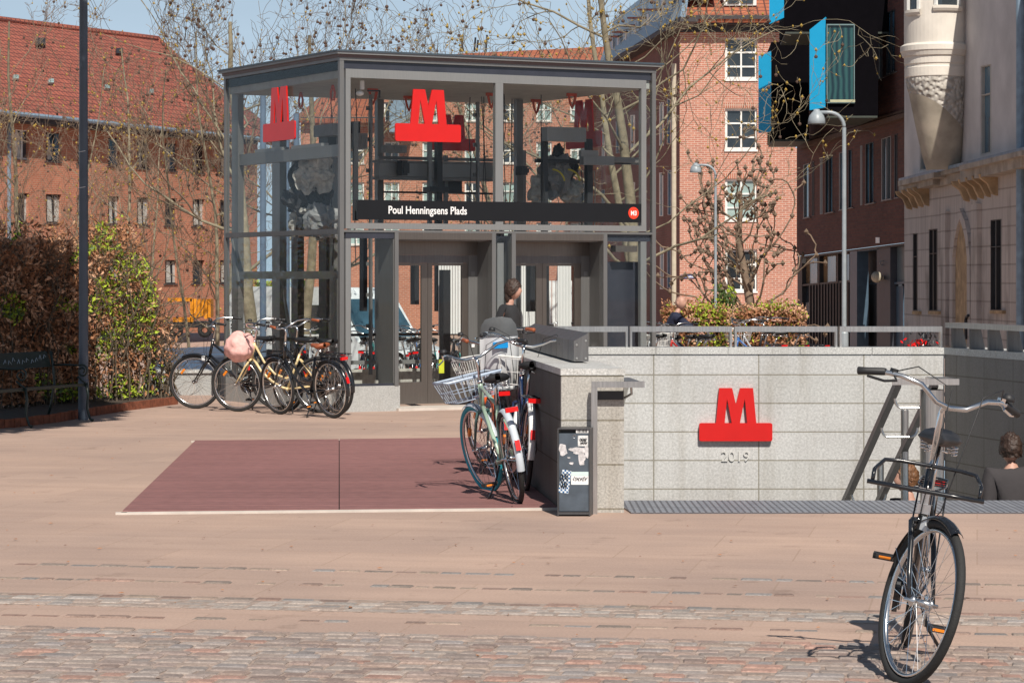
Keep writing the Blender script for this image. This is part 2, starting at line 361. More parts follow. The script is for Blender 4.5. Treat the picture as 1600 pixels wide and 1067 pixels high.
# bands and field of granite setts, every stone its own low block set in mortar
def stone_mat():
    m, t, b = newmat('granite_setts'); b.inputs['Roughness'].default_value = .8
    at = N(t, 'ShaderNodeVertexColor'); at.layer_name = 'tone'; v = pos(t)
    c = mixc(t, 1.0, at.outputs[0], mixc(t, ramp(t, nz(t, v, 60, 4, .75), .3, .7), (1.28, 1.27, 1.26), (.70, .69, .69)), 'MULTIPLY')
    c = mixc(t, 1.0, c, mixc(t, ramp(t, nz(t, v, 11, 4, .6), .3, .7), (1.12, 1.12, 1.12), (.84, .83, .83)), 'MULTIPLY')
    t.links.new(c, b.inputs['Base Color']); bump(t, b, nz(t, v, 70, 4, .7), .5, .006); return m
M['stone'] = stone_mat()
M['mortar'] = plain('sandy_mortar', (.34, .262, .22), .95, var=.3, sc=18, bmp=.6, bsc=90)
PAL = [(.335, .285, .26), (.30, .28, .275), (.37, .29, .25), (.39, .34, .305), (.30, .235, .21), (.35, .315, .295), (.39, .32, .275), (.40, .26, .215), (.335, .275, .25), (.36, .32, .29), (.345, .295, .265), (.325, .28, .255)]
PAL = [(c[0] * 1.0, c[1] * .95 + .004, c[2] * .95) for c in PAL]
def setts(name, A_, B_, rows, depth, L, top, rnd, pal=PAL, gap=.012, skip=0.0, first=None, mort=None):
    """rows of stones running from A_ to B_, stacked towards the viewer"""
    t = (B_ - A_).normalized(); n = Vector((t.y, -t.x, 0)); tot = (B_ - A_).length; vs, fs, cols = [], [], []
    for r in range(rows):
        s_ = rnd.uniform(-.1, 0)
        while s_ < tot:
            l = L * rnd.uniform(.7, 1.3); d = depth * rnd.uniform(.86, 1.0)
            if rnd.random() >= skip:
                o = A_ + t * s_ + n * (r * depth + rnd.uniform(0, depth - d + .004)); h = top + rnd.uniform(-.003, .004); c = rnd.choice(first if (first and r == 0) else pal); k = rnd.uniform(.85, 1.15)
                j = [Vector((rnd.uniform(-.006, .006), rnd.uniform(-.006, .006), 0)) for _ in range(4)]
                base = [o + j[0], o + t * (l - gap) + j[1], o + t * (l - gap) + n * (d - gap) + j[2], o + n * (d - gap) + j[3]]; cen = sum(base, Vector()) / 4; q = len(vs)
                for f, z in ((1, -.01), (1, h - .006), (.86, h)):
                    for p in base: e = cen.lerp(p, f); vs.append((e.x, e.y, z))
                vs.append((cen.x, cen.y, h + .002))
                for lv in (0, 4):
                    for i in range(4): fs.append((q + lv + i, q + lv + 4 + i, q + lv + 4 + (i + 1) % 4, q + lv + (i + 1) % 4))
                for i in range(4): fs.append((q + 12, q + 8 + (i + 1) % 4, q + 8 + i))
                k *= .86; cols += [(c[0] * k, c[1] * k, c[2] * k, 1)] * 13
            s_ += l
    m = MB(); m.add(vs, fs); ob = m.build(name, 'stone', uv=False); ca = ob.data.color_attributes.new('tone', 'FLOAT_COLOR', 'POINT'); ca.data.foreach_set('color', np.array(cols, dtype=np.float32).ravel()); tag(ob, None, None, kind='structure')
    if mort:
        e0, e1 = -mort, rows * depth + mort; q = [A_ + n * e0, B_ + n * e0, B_ + n * e1, A_ + n * e1]; m = MB(); m.prism([Vector((p.x, p.y, .0025)) for p in q][::-1], [Vector((p.x, p.y, -.02)) for p in q][::-1]); tag(m.build(name + '_mortar', 'mortar'), None, None, kind='structure')
    return ob
rs_ = random.Random(21)
def gl(y0, y1): return G(-120, y0 - (y1 - y0) * .075), G(1720, y1 + (y1 - y0) * .075)
brn = [(.29, .205, .17), (.27, .22, .19), (.33, .26, .21), (.27, .25, .24), (.33, .22, .18), (.38, .29, .235)]
setts('setts_row', *gl(879, 913), 1, .095, .14, .0035, rs_, brn, skip=.08); setts('setts_row', *gl(901, 936.5), 1, .095, .13, .0035, rs_, brn, skip=.12)
pale = [(.41, .355, .315), (.38, .34, .31), (.43, .37, .33), (.40, .325, .28), (.35, .315, .295)]
setts('setts_band', *gl(926, 960), 4, .11, .15, .005, rs_, pale, first=brn, mort=.012)
setts('setts_row', *gl(959, 990), 1, .075, .14, .0035, rs_, brn, skip=.2)
a_, b_2 = G(-500, 968), G(1950, 1019)
setts('setts_paving', a_, b_2, 70, .10, .135, .008, rs_, mort=.01)

# deck hatches
A, B_, C_, D_ = G(190, 803), G(872, 796), G(737, 686.5), G(305, 691)
S0, S1 = G(530, 799.5), G(530, 689)
hatchroot = thing('floor_hatch', 'large red-brown slatted hatch with two leaves set in the paving under the bikes', 'hatch', (A.x, A.y, 0))
def leaf(q):
    m = MB(); c = sum(q, Vector()) / 4; q2 = [p + (c - p).normalized() * .02 for p in q]
    up = [Vector((p.x, p.y, .022)) for p in q2]; dn = [Vector((p.x, p.y, -.05)) for p in q2]; m.prism(up[::-1], dn[::-1]); return m
leaf([A, S0, S1, D_]).build('leaf_panel', 'deck', hatchroot); leaf([S0, B_, C_, S1]).build('leaf_panel', 'deck', hatchroot)
m = MB(); m.box(((S0.x + S1.x) / 2, (S0.y + S1.y) / 2, .004), ((S1 - S0).length, .05, .008), rz=math.atan2((S1 - S0).y, (S1 - S0).x)); m.build('leaf_joint', plain('dark_joint', (.02, .015, .015), .9), hatchroot)
m = MB()
for p, q, wd in ((A, B_, .05), (A, D_, .04), (D_, C_, .02)):
    t = (q - p).normalized(); n_ = Vector((t.y, -t.x, 0)) if (q, p) != (D_, A) else Vector((-t.y, t.x, 0))
    if q is D_: n_ = -n_
    if q is C_: n_ = -n_
    pts = [p - t * .04, q + t * .04, q + t * .04 + n_ * wd, p - t * .04 + n_ * wd]
    m.prism([Vector((x.x, x.y, .016)) for x in pts], [Vector((x.x, x.y, -.05)) for x in pts])
m.build('hatch_frame', 'light_stone', hatchroot)

# drain grate along the stair head
m = MB(); a, b = 17.62, HY0
m.prism([Vector(p) for p in ((pl(a) + .02, a, .012), (7.2, a, .012), (7.2, b, .012), (pl(b) + .02, b, .012))][::1], [Vector(p) for p in ((pl(a) + .02, a, -.04), (7.2, a, -.04), (7.2, b, -.04), (pl(b) + .02, b, -.04))])
gr = m.build('stair_grating', 'grate'); tag(gr, 'long ribbed grey steel grating set in the paving at the top of the stairs', 'grating')
# stairs (hidden below the lip) and stairwell floor
m = MB(); n = 28; rise, run = .17, .30
for i in range(n):
    y0 = HY0 + i * run; z = -rise * (i + 1)
    m.prism([Vector((pl(y0) - .5, y0, z)), Vector((pr(y0) + .6, y0, z)), Vector((pr(y0) + .6, y0 + run, z)), Vector((pl(y0) - .5, y0 + run, z))],
            [Vector((pl(y0) - .5, y0, z - .4)), Vector((pr(y0) + .6, y0, z - .4)), Vector((pr(y0) + .6, y0 + run, z - .4)), Vector((pl(y0) - .5, y0 + run, z - .4))])
st = m.build('stairs', 'granite'); tag(st, None, None, kind='structure')

# ------------------------------------------------------------ stairwell walls
YW = 22.8
CZ = 1.63 - (543 - HZ) * YW / FX                      # coping height of the far wall
def coping_box(m, q, z0, z1): m.prism([Vector((x, y, z1)) for x, y in q], [Vector((x, y, z0)) for x, y in q])
# far wall with the emblem : from x 742px to 1475px
X0 = (800 - 800) * YW / FX; X1 = (1475.5 - 800) * YW / FX
rw = thing('granite_wall', 'pale grey granite wall with a red M and 2019, at the far end of the stairwell', 'wall', (2, YW, 0))
m = MB(); coping_box(m, [(X0, YW), (X1, YW), (X1, YW + .35), (X0, YW + .35)], -5.2, CZ - .062); m.build('cladding', 'granite_wall', rw)
m = MB()
for i in range(6):
    a = X0 + (X1 - X0) * i / 6; b = X0 + (X1 - X0) * (i + 1) / 6 - .004
    coping_box(m, [(a, YW - .012), (b, YW - .012), (b, YW + .36), (a, YW + .36)], CZ - .06, CZ)
m.build('coping', 'granite', rw)
# right wall : runs from the far corner towards the camera
def rq(px, Y): return ((px - 800) * Y / FX, Y)
rr = thing('granite_wall', 'dark shaded granite wall on the right of the stairwell behind the people', 'wall', (X1, YW, 0))
E = (X1 + .004, YW); Fp = (X1 + .35, 22.0)           # runs to the right, towards the viewer
Fp = rq(1700, 19.9)
m = MB(); coping_box(m, [E, Fp, (Fp[0] + .35, Fp[1] + .1), (E[0] + .35, YW + .3)], -5.2, CZ - .062); m.build('cladding', 'granite_dark', rr)
m = MB()
dv = Vector((Fp[0] - E[0], Fp[1] - E[1], 0)); 
for i in range(5):
    a = Vector((E[0], E[1], 0)) + dv * (i / 5); b = Vector((E[0], E[1], 0)) + dv * ((i + 1) / 5 - .002)
    coping_box(m, [(a.x - .012, a.y), (b.x - .012, b.y), (b.x + .38, b.y + .1), (a.x + .38, a.y + .1)], CZ - .06, CZ)
m.build('coping', 'granite', rr)
# left parapet
PZ = 1.004
def lp(y, off=0): return .345 - .092 * (y - 17.7) + off
lw = thing('granite_parapet', 'low granite parapet beside the stair head with the litter bin against its end', 'parapet', (.4, 17.7, 0))
m = MB(); coping_box(m, [(lp(17.7), 17.7), (lp(17.7) + .437, 17.7), (lp(23.1) + .437, 23.1), (lp(23.1), 23.1)], -5.2, PZ - .048)
ob = m.build('cladding', 'granite_parapet' if 'granite_parapet' in M else granite('parapet_granite', (.44, .425, .395), 62, .36, (9, .309, 0, -3, -.335 + .309)), lw)
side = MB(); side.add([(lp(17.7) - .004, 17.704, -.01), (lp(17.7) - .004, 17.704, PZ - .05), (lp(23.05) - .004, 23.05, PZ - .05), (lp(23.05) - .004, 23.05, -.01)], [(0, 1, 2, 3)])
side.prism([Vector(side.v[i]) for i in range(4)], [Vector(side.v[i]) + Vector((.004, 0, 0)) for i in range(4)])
side.build('shaded_side_sheet', granite('parapet_side_shaded', (.24, .23, .225), 60, .2, (.95, .309, 0, .3, .283)), lw)  # darker granite sheet, shade of the left side put into its colour
m = MB()
for i in range(4):
    a = 17.695 + i * 1.36; b = min(a + 1.356, 23.13)
    coping_box(m, [(lp(a) - .006, a), (lp(a) + .445, a), (lp(b) + .445, b), (lp(b) - .006, b)], PZ - .045, PZ)
m.build('coping', 'granite', lw)
# recessed dark strip in the stair side of the parapet end
m = MB(); q = P(932, 0, 17.69); m.box(((953.5 - 800) * 17.69 / FX, 17.692, 1.63 - (617.5 - HZ) * 17.69 / FX), (.185, .01, .062)); m.build('inlay', 'mach', lw)

# emblem
def emblem(s, o, xd, yd, th, name='metro_emblem', parent=None, mat='red', under=None):
    """M standing on a bar; s = bar width in metres, o = lower left corner of the bar"""
    k = s / 337.0; xd = Vector(xd).normalized(); yd = Vector(yd).normalized(); zd = xd.cross(yd); o = Vector(o)
    def q(x, y, d): return o + xd * ((x - 95) * k) + yd * ((556 - y) * k) + zd * d
    pts = [(187, 312), (247, 312), (264, 388), (283, 312), (343, 312), (358, 474), (316, 474), (305, 362), (282, 474), (245, 474), (223, 362), (212, 474), (172, 474)]
    mb = MB(); n = len(pts)
    tris = tessellate_polygon([[Vector((x, -y, 0)) for x, y in pts]])
    fr = [q(x, y, th) for x, y in pts]; bk = [q(x, y, 0) for x, y in pts]
    mb.add(fr + bk, [tuple(t) for t in tris] + [tuple(i + n for i in t) for t in tris] + [(i, (i + 1) % n, (i + 1) % n + n, i + n) for i in range(n)])
    bar = []
    for cx, cy, a0 in ((104, 482, 180), (423, 482, 270), (423, 547, 0), (104, 547, 90)):
        for j in range(4):
            a = math.radians(a0 + j * 30); bar.append((cx + 9 * math.cos(a), cy + 9 * math.sin(a)))
    mb.prism([q(x, y, th * 1.01) for x, y in bar], [q(x, y, 0) for x, y in bar])
    return mb.build(name, mat, parent)
YE = YW - .002
o = emblem(114 * YE / FX, ((1092 - 800) * YE / FX, YE, 1.63 - (688.5 - HZ) * YE / FX), (1, 0, 0), (0, 0, 1), .05, 'red_emblem', rw)
o['label'] = 'red letter M on a bar fixed to the granite wall'
t = textmesh('2019', .133, .006, P(1126, 720.5, YW - .008), (1, 0, 0), (0, 0, 1), sx=1.0)
t.build('year_numerals', plain('grey_numerals', (.58, .57, .55), .5), rw)
# ------------------------------------------------------------ rail over the far wall
xs = [(816, 820), (984, 1143), (1147, 1308), (1311.5, 1472)]
YR = YW + .1
segs = [(822, 981), (984.5, 1143.5), (1148, 1308), (1312, 1472)]
rl = thing('wall_railing', 'flat stainless rail in long open frames standing on the far granite wall', 'railing', (1.5, YR, CZ))
for a, b in segs:
    z1 = 1.63 - (510 - HZ) * YR / FX; z0 = 1.63 - (518.5 - HZ) * YR / FX; xa = (a - 800) * YR / FX; xb = (b - 800) * YR / FX
    m = MB(); m.box(((xa + xb) / 2, YR + .03, (z0 + z1) / 2), (xb - xa, .10, z1 - z0))
    m.box((xa + .009, YR + .03, (CZ + z0) / 2), (.018, .10, z0 - CZ)); m.box((xb - .009, YR + .03, (CZ + z0) / 2), (.018, .10, z0 - CZ))
    m.build('rail_frame', 'rail_steel', rl)
# fins on the right wall, open between
rf = thing('wall_railing', 'row of square steel fins carrying a rail along the right stairwell wall', 'railing', (X1, YW - .2, CZ))
dn = dv.normalized(); nn = Vector((-dn.y, dn.x, 0)); nn = nn if nn.x > 0 else -nn
L_ = dv.length; zt = CZ + .225
m = MB(); a = Vector((E[0], E[1] - .02, 0)); bq = a + dn * L_
m.prism([Vector((p.x, p.y, zt)) for p in (a, bq, bq + nn * .14, a + nn * .14)], [Vector((p.x, p.y, zt - .045)) for p in (a, bq, bq + nn * .14, a + nn * .14)])
m.build('top_rail', 'rail_steel', rf)
for i in range(7):
    s_ = .14 + i * .41; c = a + dn * s_
    m = MB(); m.prism([Vector((p.x, p.y, zt - .046)) for p in (c, c + dn * .03, c + dn * .03 + nn * .10, c + nn * .10)], [Vector((p.x, p.y, CZ + .001)) for p in (c, c + dn * .03, c + dn * .03 + nn * .14, c + nn * .14)])
    m.build('fin', 'dark_steel', rf)
# fins on the left parapet: sloped topped steel boxes seen end on
lf_ = thing('parapet_railing', 'row of dark steel boxes with sloping tops along the left granite parapet', 'railing', (.5, 18.9, PZ))
y = 18.9; k = 0
while y < 22.6:
    x0 = lp(y) + .19; x1 = x0 + .105; y1 = y + .40
    g_ = .014
    def sec(yy, sh=0): 
        xx0 = lp(yy) + .228; xx1 = xx0 + .108
        return [Vector((xx0, yy, PZ + .012)), Vector((xx1, yy, PZ + .012)), Vector((xx1, yy, PZ + .225)), Vector((xx0, yy, PZ + .165))]
    m = MB(); m.prism(sec(y), sec(y + .40 - g_)); m.build('steel_box', 'dark_steel' if k else 'stainless_dark' if 'stainless_dark' in M else 'dark_steel', lf_)
    if k == 0:
        for bx, bz in ((.02, .135), (.088, .165), (.02, .035), (.088, .035)):
            m = MB(); R = Matrix.Rotation(PI / 2, 3, 'X'); m.lathe([(0, .006), (.008, .005), (.009, 0)], (lp(y) + .228 + bx, y - .0, PZ + bz), 12, R=R); m.build('bolt', 'stainless', lf_)
    y += .40; k += 1

# ------------------------------------------------------------ handrails
def zrow(py, Y): return 1.63 - (py - HZ) * Y / FX
def xcol(px, Y): return (px - 800) * Y / FX
h1 = thing('stair_handrail', 'short brushed steel handrail on a post at the parapet end above the bin', 'handrail', (xcol(928, 17.55), 17.55, 0))
zb = zrow(600.5, 17.6); x_a = xcol(928.5, 17.6); x_b = xcol(998, 17.6)
MB().box((x_a, 17.6, zb / 2 - .02), (.042, .05, zb + .0)).build('post', 'rail_steel', h1)
MB().box(((x_a + x_b) / 2 + .01, 17.6, zb), (x_b - x_a + .06, .05, .042)).build('top_bar', 'rail_steel', h1)
m = MB(); m.prism([Vector((x_b - .09, 17.62, zb + .021)), Vector((x_b + .01, 17.62, zb + .021)), Vector((x_b - .03, 18.3, zb + .021)), Vector((x_b - .11, 18.3, zb + .021))],
                  [Vector((x_b - .09, 17.62, zb - .02)), Vector((x_b + .01, 17.62, zb - .02)), Vector((x_b - .03, 18.3, zb - .02)), Vector((x_b - .11, 18.3, zb - .02))])
m.prism([Vector((x_b - .11, 18.3, zb + .021)), Vector((x_b - .03, 18.3, zb + .021)), Vector((x_b - .4, 23, zb - 2.6)), Vector((x_b - .48, 23, zb - 2.6))],
        [Vector((x_b - .11, 18.3, zb - .02)), Vector((x_b - .03, 18.3, zb - .02)), Vector((x_b - .4, 23, zb - 2.64)), Vector((x_b - .48, 23, zb - 2.64))])
m.build('sloping_rail', 'rail_steel', h1)
m = MB(); m.tube([(x_b - .05, 17.66, zb - .02), (x_b - .045, 17.7, zb - .07), (x_b - .09, 17.75, zb - .10), (x_b - .16, 17.78, zb - .105)], .009, 8); m.build('bracket', 'rail_steel', h1)

h2 = thing('stair_handrail', 'double handrail on steel posts running down the middle of the stairs', 'handrail', (3.0, 18.7, 0))
Yh = 18.75; zh = zrow(596.5, Yh); xl_, xr_, xe = xcol(1404, Yh), xcol(1462, Yh), xcol(1497, Yh)
MB().box(((xl_ + xe) / 2 - .02, Yh, zh), (xe - xl_ + .05, .045, .045)).build('top_bar', 'rail_steel', h2)
m = MB(); m.box((xe - .10, Yh + .2, zh + .002), (.16, .38, .04)); m.build('return_bar', 'rail_steel', h2)
def rail(x, nm):
    m = MB(); w2 = .024
    def sec(yy, zz, xx): return [Vector((xx - w2, yy, zz - .03)), Vector((xx + w2, yy, zz - .03)), Vector((xx + w2, yy, zz + .03)), Vector((xx - w2, yy, zz + .03))]
    m.prism(sec(Yh + .02, zh - .01, x), sec(Yh + 6.0, zh - .01 - 6 * .567, x - .5)); m.build(nm, 'dark_steel', h2)
rail(xl_, 'sloping_rail'); rail(xr_, 'sloping_rail')
def post(px, ytop, Y, r, nm):
    m = MB(); zt_ = zrow(ytop, Y); x = xcol(px, Y); m.lathe([(0, zt_), (r * .9, zt_), (r, zt_ - .004), (r, -3.6)], (x, Y, 0), 28); return m.build(nm, 'stainless', h2, smooth=False), x, zt_
post(1456, 608, 18.85, .088, 'bollard_post')
o1, px1, pz1 = post(1413.5, 640, 19.75, .030, 'post'); o2, px2, pz2 = post(1375.5, 724, 20.6, .028, 'post')
def ubr(Y, t):
    x0 = xl_ - .083 * (Y - Yh); x1 = xr_ - .083 * (Y - Yh); z = zh - .567 * (Y - Yh) - .05
    pts = []
    for j in range(7): a = PI + j * PI / 12; pts.append((x0 + .05 + .05 * math.cos(a), Y, z + .07 * math.sin(a) - .01))
    for j in range(7): a = 1.5 * PI + j * PI / 12; pts.append((x1 - .05 + .05 * math.cos(a), Y, z + .07 * math.sin(a) - .01))
    MB().tube(pts, .010, 8).build('bracket', 'rail_steel', h2)
ubr(Yh + .12, 0); ubr(19.3, 0); ubr(20.35, 0)

# ------------------------------------------------------------ litter bin
bY = 17.42; bx0, bx1 = xcol(871, bY), xcol(922, bY); bz1 = zrow(669, bY); bd = .22
bn = thing('litter_bin', 'dark grey sticker covered steel litter bin at the parapet end', 'litter bin', ((bx0 + bx1) / 2, bY, 0))
def bq_(x, y, z): return Vector((x - .0 + (y - bY) * .17, y, z))
m = MB(); th = .008
def sl_(x0, x1, y0, y1, z0, z1, mm): mm.prism([bq_(x0, y0, z0), bq_(x1, y0, z0), bq_(x1, y0, z1), bq_(x0, y0, z1)], [bq_(x0, y1, z0), bq_(x1, y1, z0), bq_(x1, y1, z1), bq_(x0, y1, z1)])
sl_(bx0, bx0 + th, bY, bY + bd, .004, bz1, m); sl_(bx1 - th, bx1, bY, bY + bd, .004, bz1, m); sl_(bx0 + th, bx1 - th, bY, bY + bd, bz1 - th, bz1, m); sl_(bx0 + th, bx1 - th, bY + .002, bY + bd, .012, .03, m)
m.build('casing', 'bin_steel' if 'bin_steel' in M else metal('bin_casing', (.10, .10, .105), .4, .6), bn)
dm = plain('bin_door_paint', (.075, .095, .12), .4, var=.25, sc=9)
m = MB(); sl_(bx0 + .010, bx1 - .010, bY + .010, bY + .03, .035, bz1 - .035, m); m.build('door', dm, bn)
m = MB(); sl_(bx0 + .010, bx1 - .010, bY + .05, bY + .06, .03, bz1 - .01, m); m.build('slot', 'mach', bn)
# stickers on the bin door
def stk(x0, y0, x1, y1, mat, d=.009, nm='sticker', poly=None):
    pts = poly or [(x0, y1), (x1, y1), (x1, y0), (x0, y0)]
    f = [Vector((xcol(x, bY), bY + d, zrow(y, bY))) for x, y in pts]; m = MB(); m.prism(f, [p + Vector((0, .0015, 0)) for p in f]); return m.build(nm, mat, bn)
ms_w = plain('worn_white_paper', (.66, .66, .66), .7, var=.3, sc=60); ms_c = plain('pale_blue_print', (.60, .74, .72), .6, var=.1)
def chk():
    m_, t, b = newmat('checked_print'); ck = N(t, 'ShaderNodeTexChecker', Scale=75); ck.inputs['Color1'].default_value = (.7, .75, .78, 1); ck.inputs['Color2'].default_value = (.03, .12, .28, 1)
    t.links.new(pos(t, 'UV'), ck.inputs['Vector']); t.links.new(ck.outputs[0], b.inputs['Base Color']); return m_
ck = chk()
stk(900, 669.5, 919.5, 676.5, ms_w); stk(903, 680.5, 919, 697, ms_w); stk(892.5, 737, 919.5, 757, 'white'); stk(892.5, 737, 919.5, 743, ms_c, d=.0075)
stk(0, 0, 0, 0, ck, poly=[(872, 769), (888, 771), (893, 736), (879, 733)])
torn = plain('torn_paper', (.55, .53, .54), .85, var=.35, sc=40)
rt = random.Random(4)
for (cx, cy, rx, ry, sd) in ((880, 703, 6.5, 12, 1), (905, 704, 13, 6, 2), (909, 717, 5.5, 12, 3), (917, 706, 4, 11, 4), (893, 702, 6, 2.2, 5), (893, 724, 4, 2, 6), (889, 715, 3, 1.2, 7)):
    pts = []
    for j in range(16):
        a = 2 * PI * j / 16; k = rt.uniform(.7, 1.15); pts.append((min(919.5, max(873, cx + rx * k * math.cos(a))), cy - ry * k * math.sin(a)))
    stk(0, 0, 0, 0, torn, poly=pts, d=.0085 - sd * .0003)
rt = random.Random(9)       # scribbled print on the stickers
for (x0, x1, yc, h) in ((906, 916, 687, 3.2), (907, 917, 692, 2), (895, 917, 748, 4), (875, 888, 745, 8), (876, 886, 757, 8)):
    pts = []
    for j in range(26):
        t_ = j / 25; pts.append((xcol(x0 + (x1 - x0) * t_ + 1.2 * math.sin(j * 2.1), bY), bY + .0045, zrow(yc + h * math.sin(j * 1.45) * rt.uniform(.5, 1), bY)))
    m = MB(); m.tube(pts, .0018, 4); m.build('sticker_print', 'mach', bn)
m = MB()
for j in range(9): m.box((xcol(902.5 + j * 1.8, bY), bY + .0062, zrow(673, bY)), (.002 + .002 * (j % 3), .002, .018))
m.build('barcode_strip', 'mach', bn)
m = MB(); m.ring((xcol(897.5, bY), bY + .008, zrow(682, bY)), .011, .0018, 'y', 18, 5); m.build('lock_ring', 'alu', bn)

# ------------------------------------------------------------ lift house
O = Vector((-2.106, 31.0, 0)); T = Vector((.8985, .439, 0)); V = Vector((-.5056, .8628, 0)); U1 = 4.427; V1 = 3.477
def LB(u, v, z): return O + T * u + V * v + Vector((0, 0, z))
def uf(px, v=0):
    o_ = O + V * v; a = (px - 800) / FX; return (a * o_.y - o_.x) / (T.x - a * T.y)
def vf(px, u=0):
    o_ = O + T * u; a = (px - 800) / FX; return (a * o_.y - o_.x) / (V.x - a * V.y)
def zf(py, u=0, v=0): return 1.63 - (py - HZ) * (O.y + T.y * u + V.y * v) / FX
def lb(m, u0, u1, v0, v1, z0, z1):
    f = [LB(u0, v0, z0), LB(u1, v0, z0), LB(u1, v0, z1), LB(u0, v0, z1)]; b = [LB(u0, v1, z0), LB(u1, v1, z0), LB(u1, v1, z1), LB(u0, v1, z1)]
    return m.prism(f, b)
lh = thing('lift_house', 'grey steel and glass lift house with red M signs and a black station name band', 'lift house', O)
ZT = 4.43
# roof
m = MB(); lb(m, -.07, U1 + .08, -.07, V1 + .07, ZT - .022, ZT); m.build('roof_cover', plain('roof_membrane', (.05, .07, .09), .5), lh)
m = MB(); lb(m, -.055, U1 + .06, -.055, V1 + .055, ZT - .05, ZT - .0225); m.build('roof_edge', 'lf_light', lh)
m = MB(); lb(m, -.02, U1 + .02, -.02, V1 + .02, ZT - .085, ZT - .0505); m.build('roof_shade_strip', plain('brown_eave_shade', (.13, .09, .085), .5), lh)  # brown strip stands in for the shadow under the roof edge
m = MB(); lb(m, .06, U1 - .06, .06, V1 - .06, ZT - .33, ZT - .086); m.build('ceiling', 'ceiling', lh)
z_b1, z_b0 = ZT - .0855, ZT - .125
# corner posts and top rails
def post_l(u0, u1, v0, v1, z0, z1, mat='lf', nm='post'): 
    m = MB(); lb(m, u0, u1, v0, v1, z0, z1); return m.build(nm, mat, lh)
pw = .055
for (u, v) in ((0, 0), (U1 - pw, 0), (0, V1 - pw), (U1 - pw, V1 - pw)): post_l(u, u + pw, v, v + pw, .02, z_b0 - .001)
for a in ((-.004, U1 + .004, -.004, pw + .004), (-.004, U1 + .004, V1 - pw - .004, V1 + .004)): post_l(*a, z_b0, z_b1, 'lf', 'top_rail')
for a in ((-.004, pw + .004, pw + .0045, V1 - pw - .0045), (U1 - pw - .004, U1 + .004, pw + .0045, V1 - pw - .0045)): post_l(*a, z_b0, z_b1, 'lf', 'top_rail')
# glass edge dark band below the rail
post_l(pw + .001, U1 - pw - .001, .028, .050, 4.206, z_b0 - .001, 'lf_dark', 'dark_band')
post_l(.030, .05, pw + .001, V1 - pw - .001, 4.19, z_b0 - .001, 'glass_band' if 'glass_band' in M else glass('smoked_band_glass', (.35, .35, .38), .6), 'dark_band')
ZM1, ZM0 = 2.232, 2.205
# mid rails on all faces
post_l(pw, U1 - pw, .0, .05, ZM0, ZM1, 'lf', 'mid_rail')
post_l(-.002, .05, pw, V1 - pw, ZM0 - .025, ZM1 + .012, 'dark_steel', 'mid_rail')
post_l(U1 - .05, U1 + .002, pw, V1 - pw, ZM0, ZM1 + .01, 'dark_steel', 'mid_rail')
post_l(pw, U1 - pw, V1 - .05, V1, ZM0, ZM1 + .01, 'dark_steel', 'mid_rail')
# large upper window frame
ua, ub, uc, ud = uf(540.5), uf(548), uf(1002.6), uf(1010.2); u1, u2 = uf(774.5), uf(786.5)
zt1, zt0, zb1_, zb0_ = 4.204, 4.097, 2.318, 2.246
post_l(ua, ud, .004, .07, zt0, zt1, 'lf_light', 'window_frame'); post_l(ua, ud, .004, .07, zb0_, zb1_, 'lf_light', 'window_frame')
post_l(ua, ub, .0045, .07, zb1_ + .0005, zt0 - .0005, 'lf_light', 'window_frame'); post_l(uc, ud, .0045, .07, zb1_ + .0005, zt0 - .0005, 'lf_light', 'window_frame')
post_l(u1, u2, .0045, .07, zb1_ + .0005, zt0 - .0005, 'lf_light', 'mullion')
post_l(ub, u1, .03, .036, zb1_, zt0, 'glass', 'glass_pane'); post_l(u2, uc, .03, .036, zb1_, zt0, 'glass', 'glass_pane')
# left face glass, back and right
post_l(.012, .018, pw, V1 - pw, ZM1 + .015, z_b0, 'glass', 'glass_pane'); post_l(.012, .018, pw, V1 - pw, .33, ZM0 - .03, 'glass_low', 'glass_pane')
post_l(U1 - .018, U1 - .012, pw, V1 - pw, .33, z_b0, 'glass', 'glass_pane')
post_l(pw, U1 - pw, V1 - .018, V1 - .012, .33, z_b0, 'glass', 'glass_pane')
post_l(ud, U1 - pw, .03, .036, ZM1, 4.206, 'glass', 'glass_pane')
# name band
sa, sb = uf(558.5), uf(1002)
m = MB(); lb(m, sa, sb, -.004, .028, 2.36, 2.602); m.build('name_band', 'black_sign', lh)
t = textmesh('Poul Henningsens Plads', .135, .002, LB(uf(606), -.0062, 2.437), T, (0, 0, 1), off=.0022, sx=.995)
wd = max((Vector(x) - LB(uf(606), 0, 0)).dot(T) for x in t.v); need = uf(728.5) - uf(606); k = need / wd
t = textmesh('Poul Henningsens Plads', .135, .002, LB(uf(606), -.0062, 2.437), T, (0, 0, 1), off=.0022, sx=k); t.build('station_name', 'white', lh)
cu_ = uf(989.5); m = MB(); R3 = Matrix((T, Vector((0, 0, 1)), T.cross(Vector((0, 0, 1))))).transposed()
m.lathe([(0, .004), (.077, .004), (.077, 0)], LB(cu_, -.005, 2.482), 28, R=R3); m.build('line_badge', plain('badge_red', (.85, .05, .02), .4, var=0), lh)
t = textmesh('M3', .082, .001, LB(cu_, -.0100, 2.456), T, (0, 0, 1), off=.002); hw = max((Vector(x) - LB(cu_, 0, 0)).dot(T) for x in t.v) / 2
t = textmesh('M3', .082, .001, LB(cu_ - hw * .86, -.0100, 2.453), T, (0, 0, 1), off=.002, sx=.86); t.build('line_number', 'white', lh)
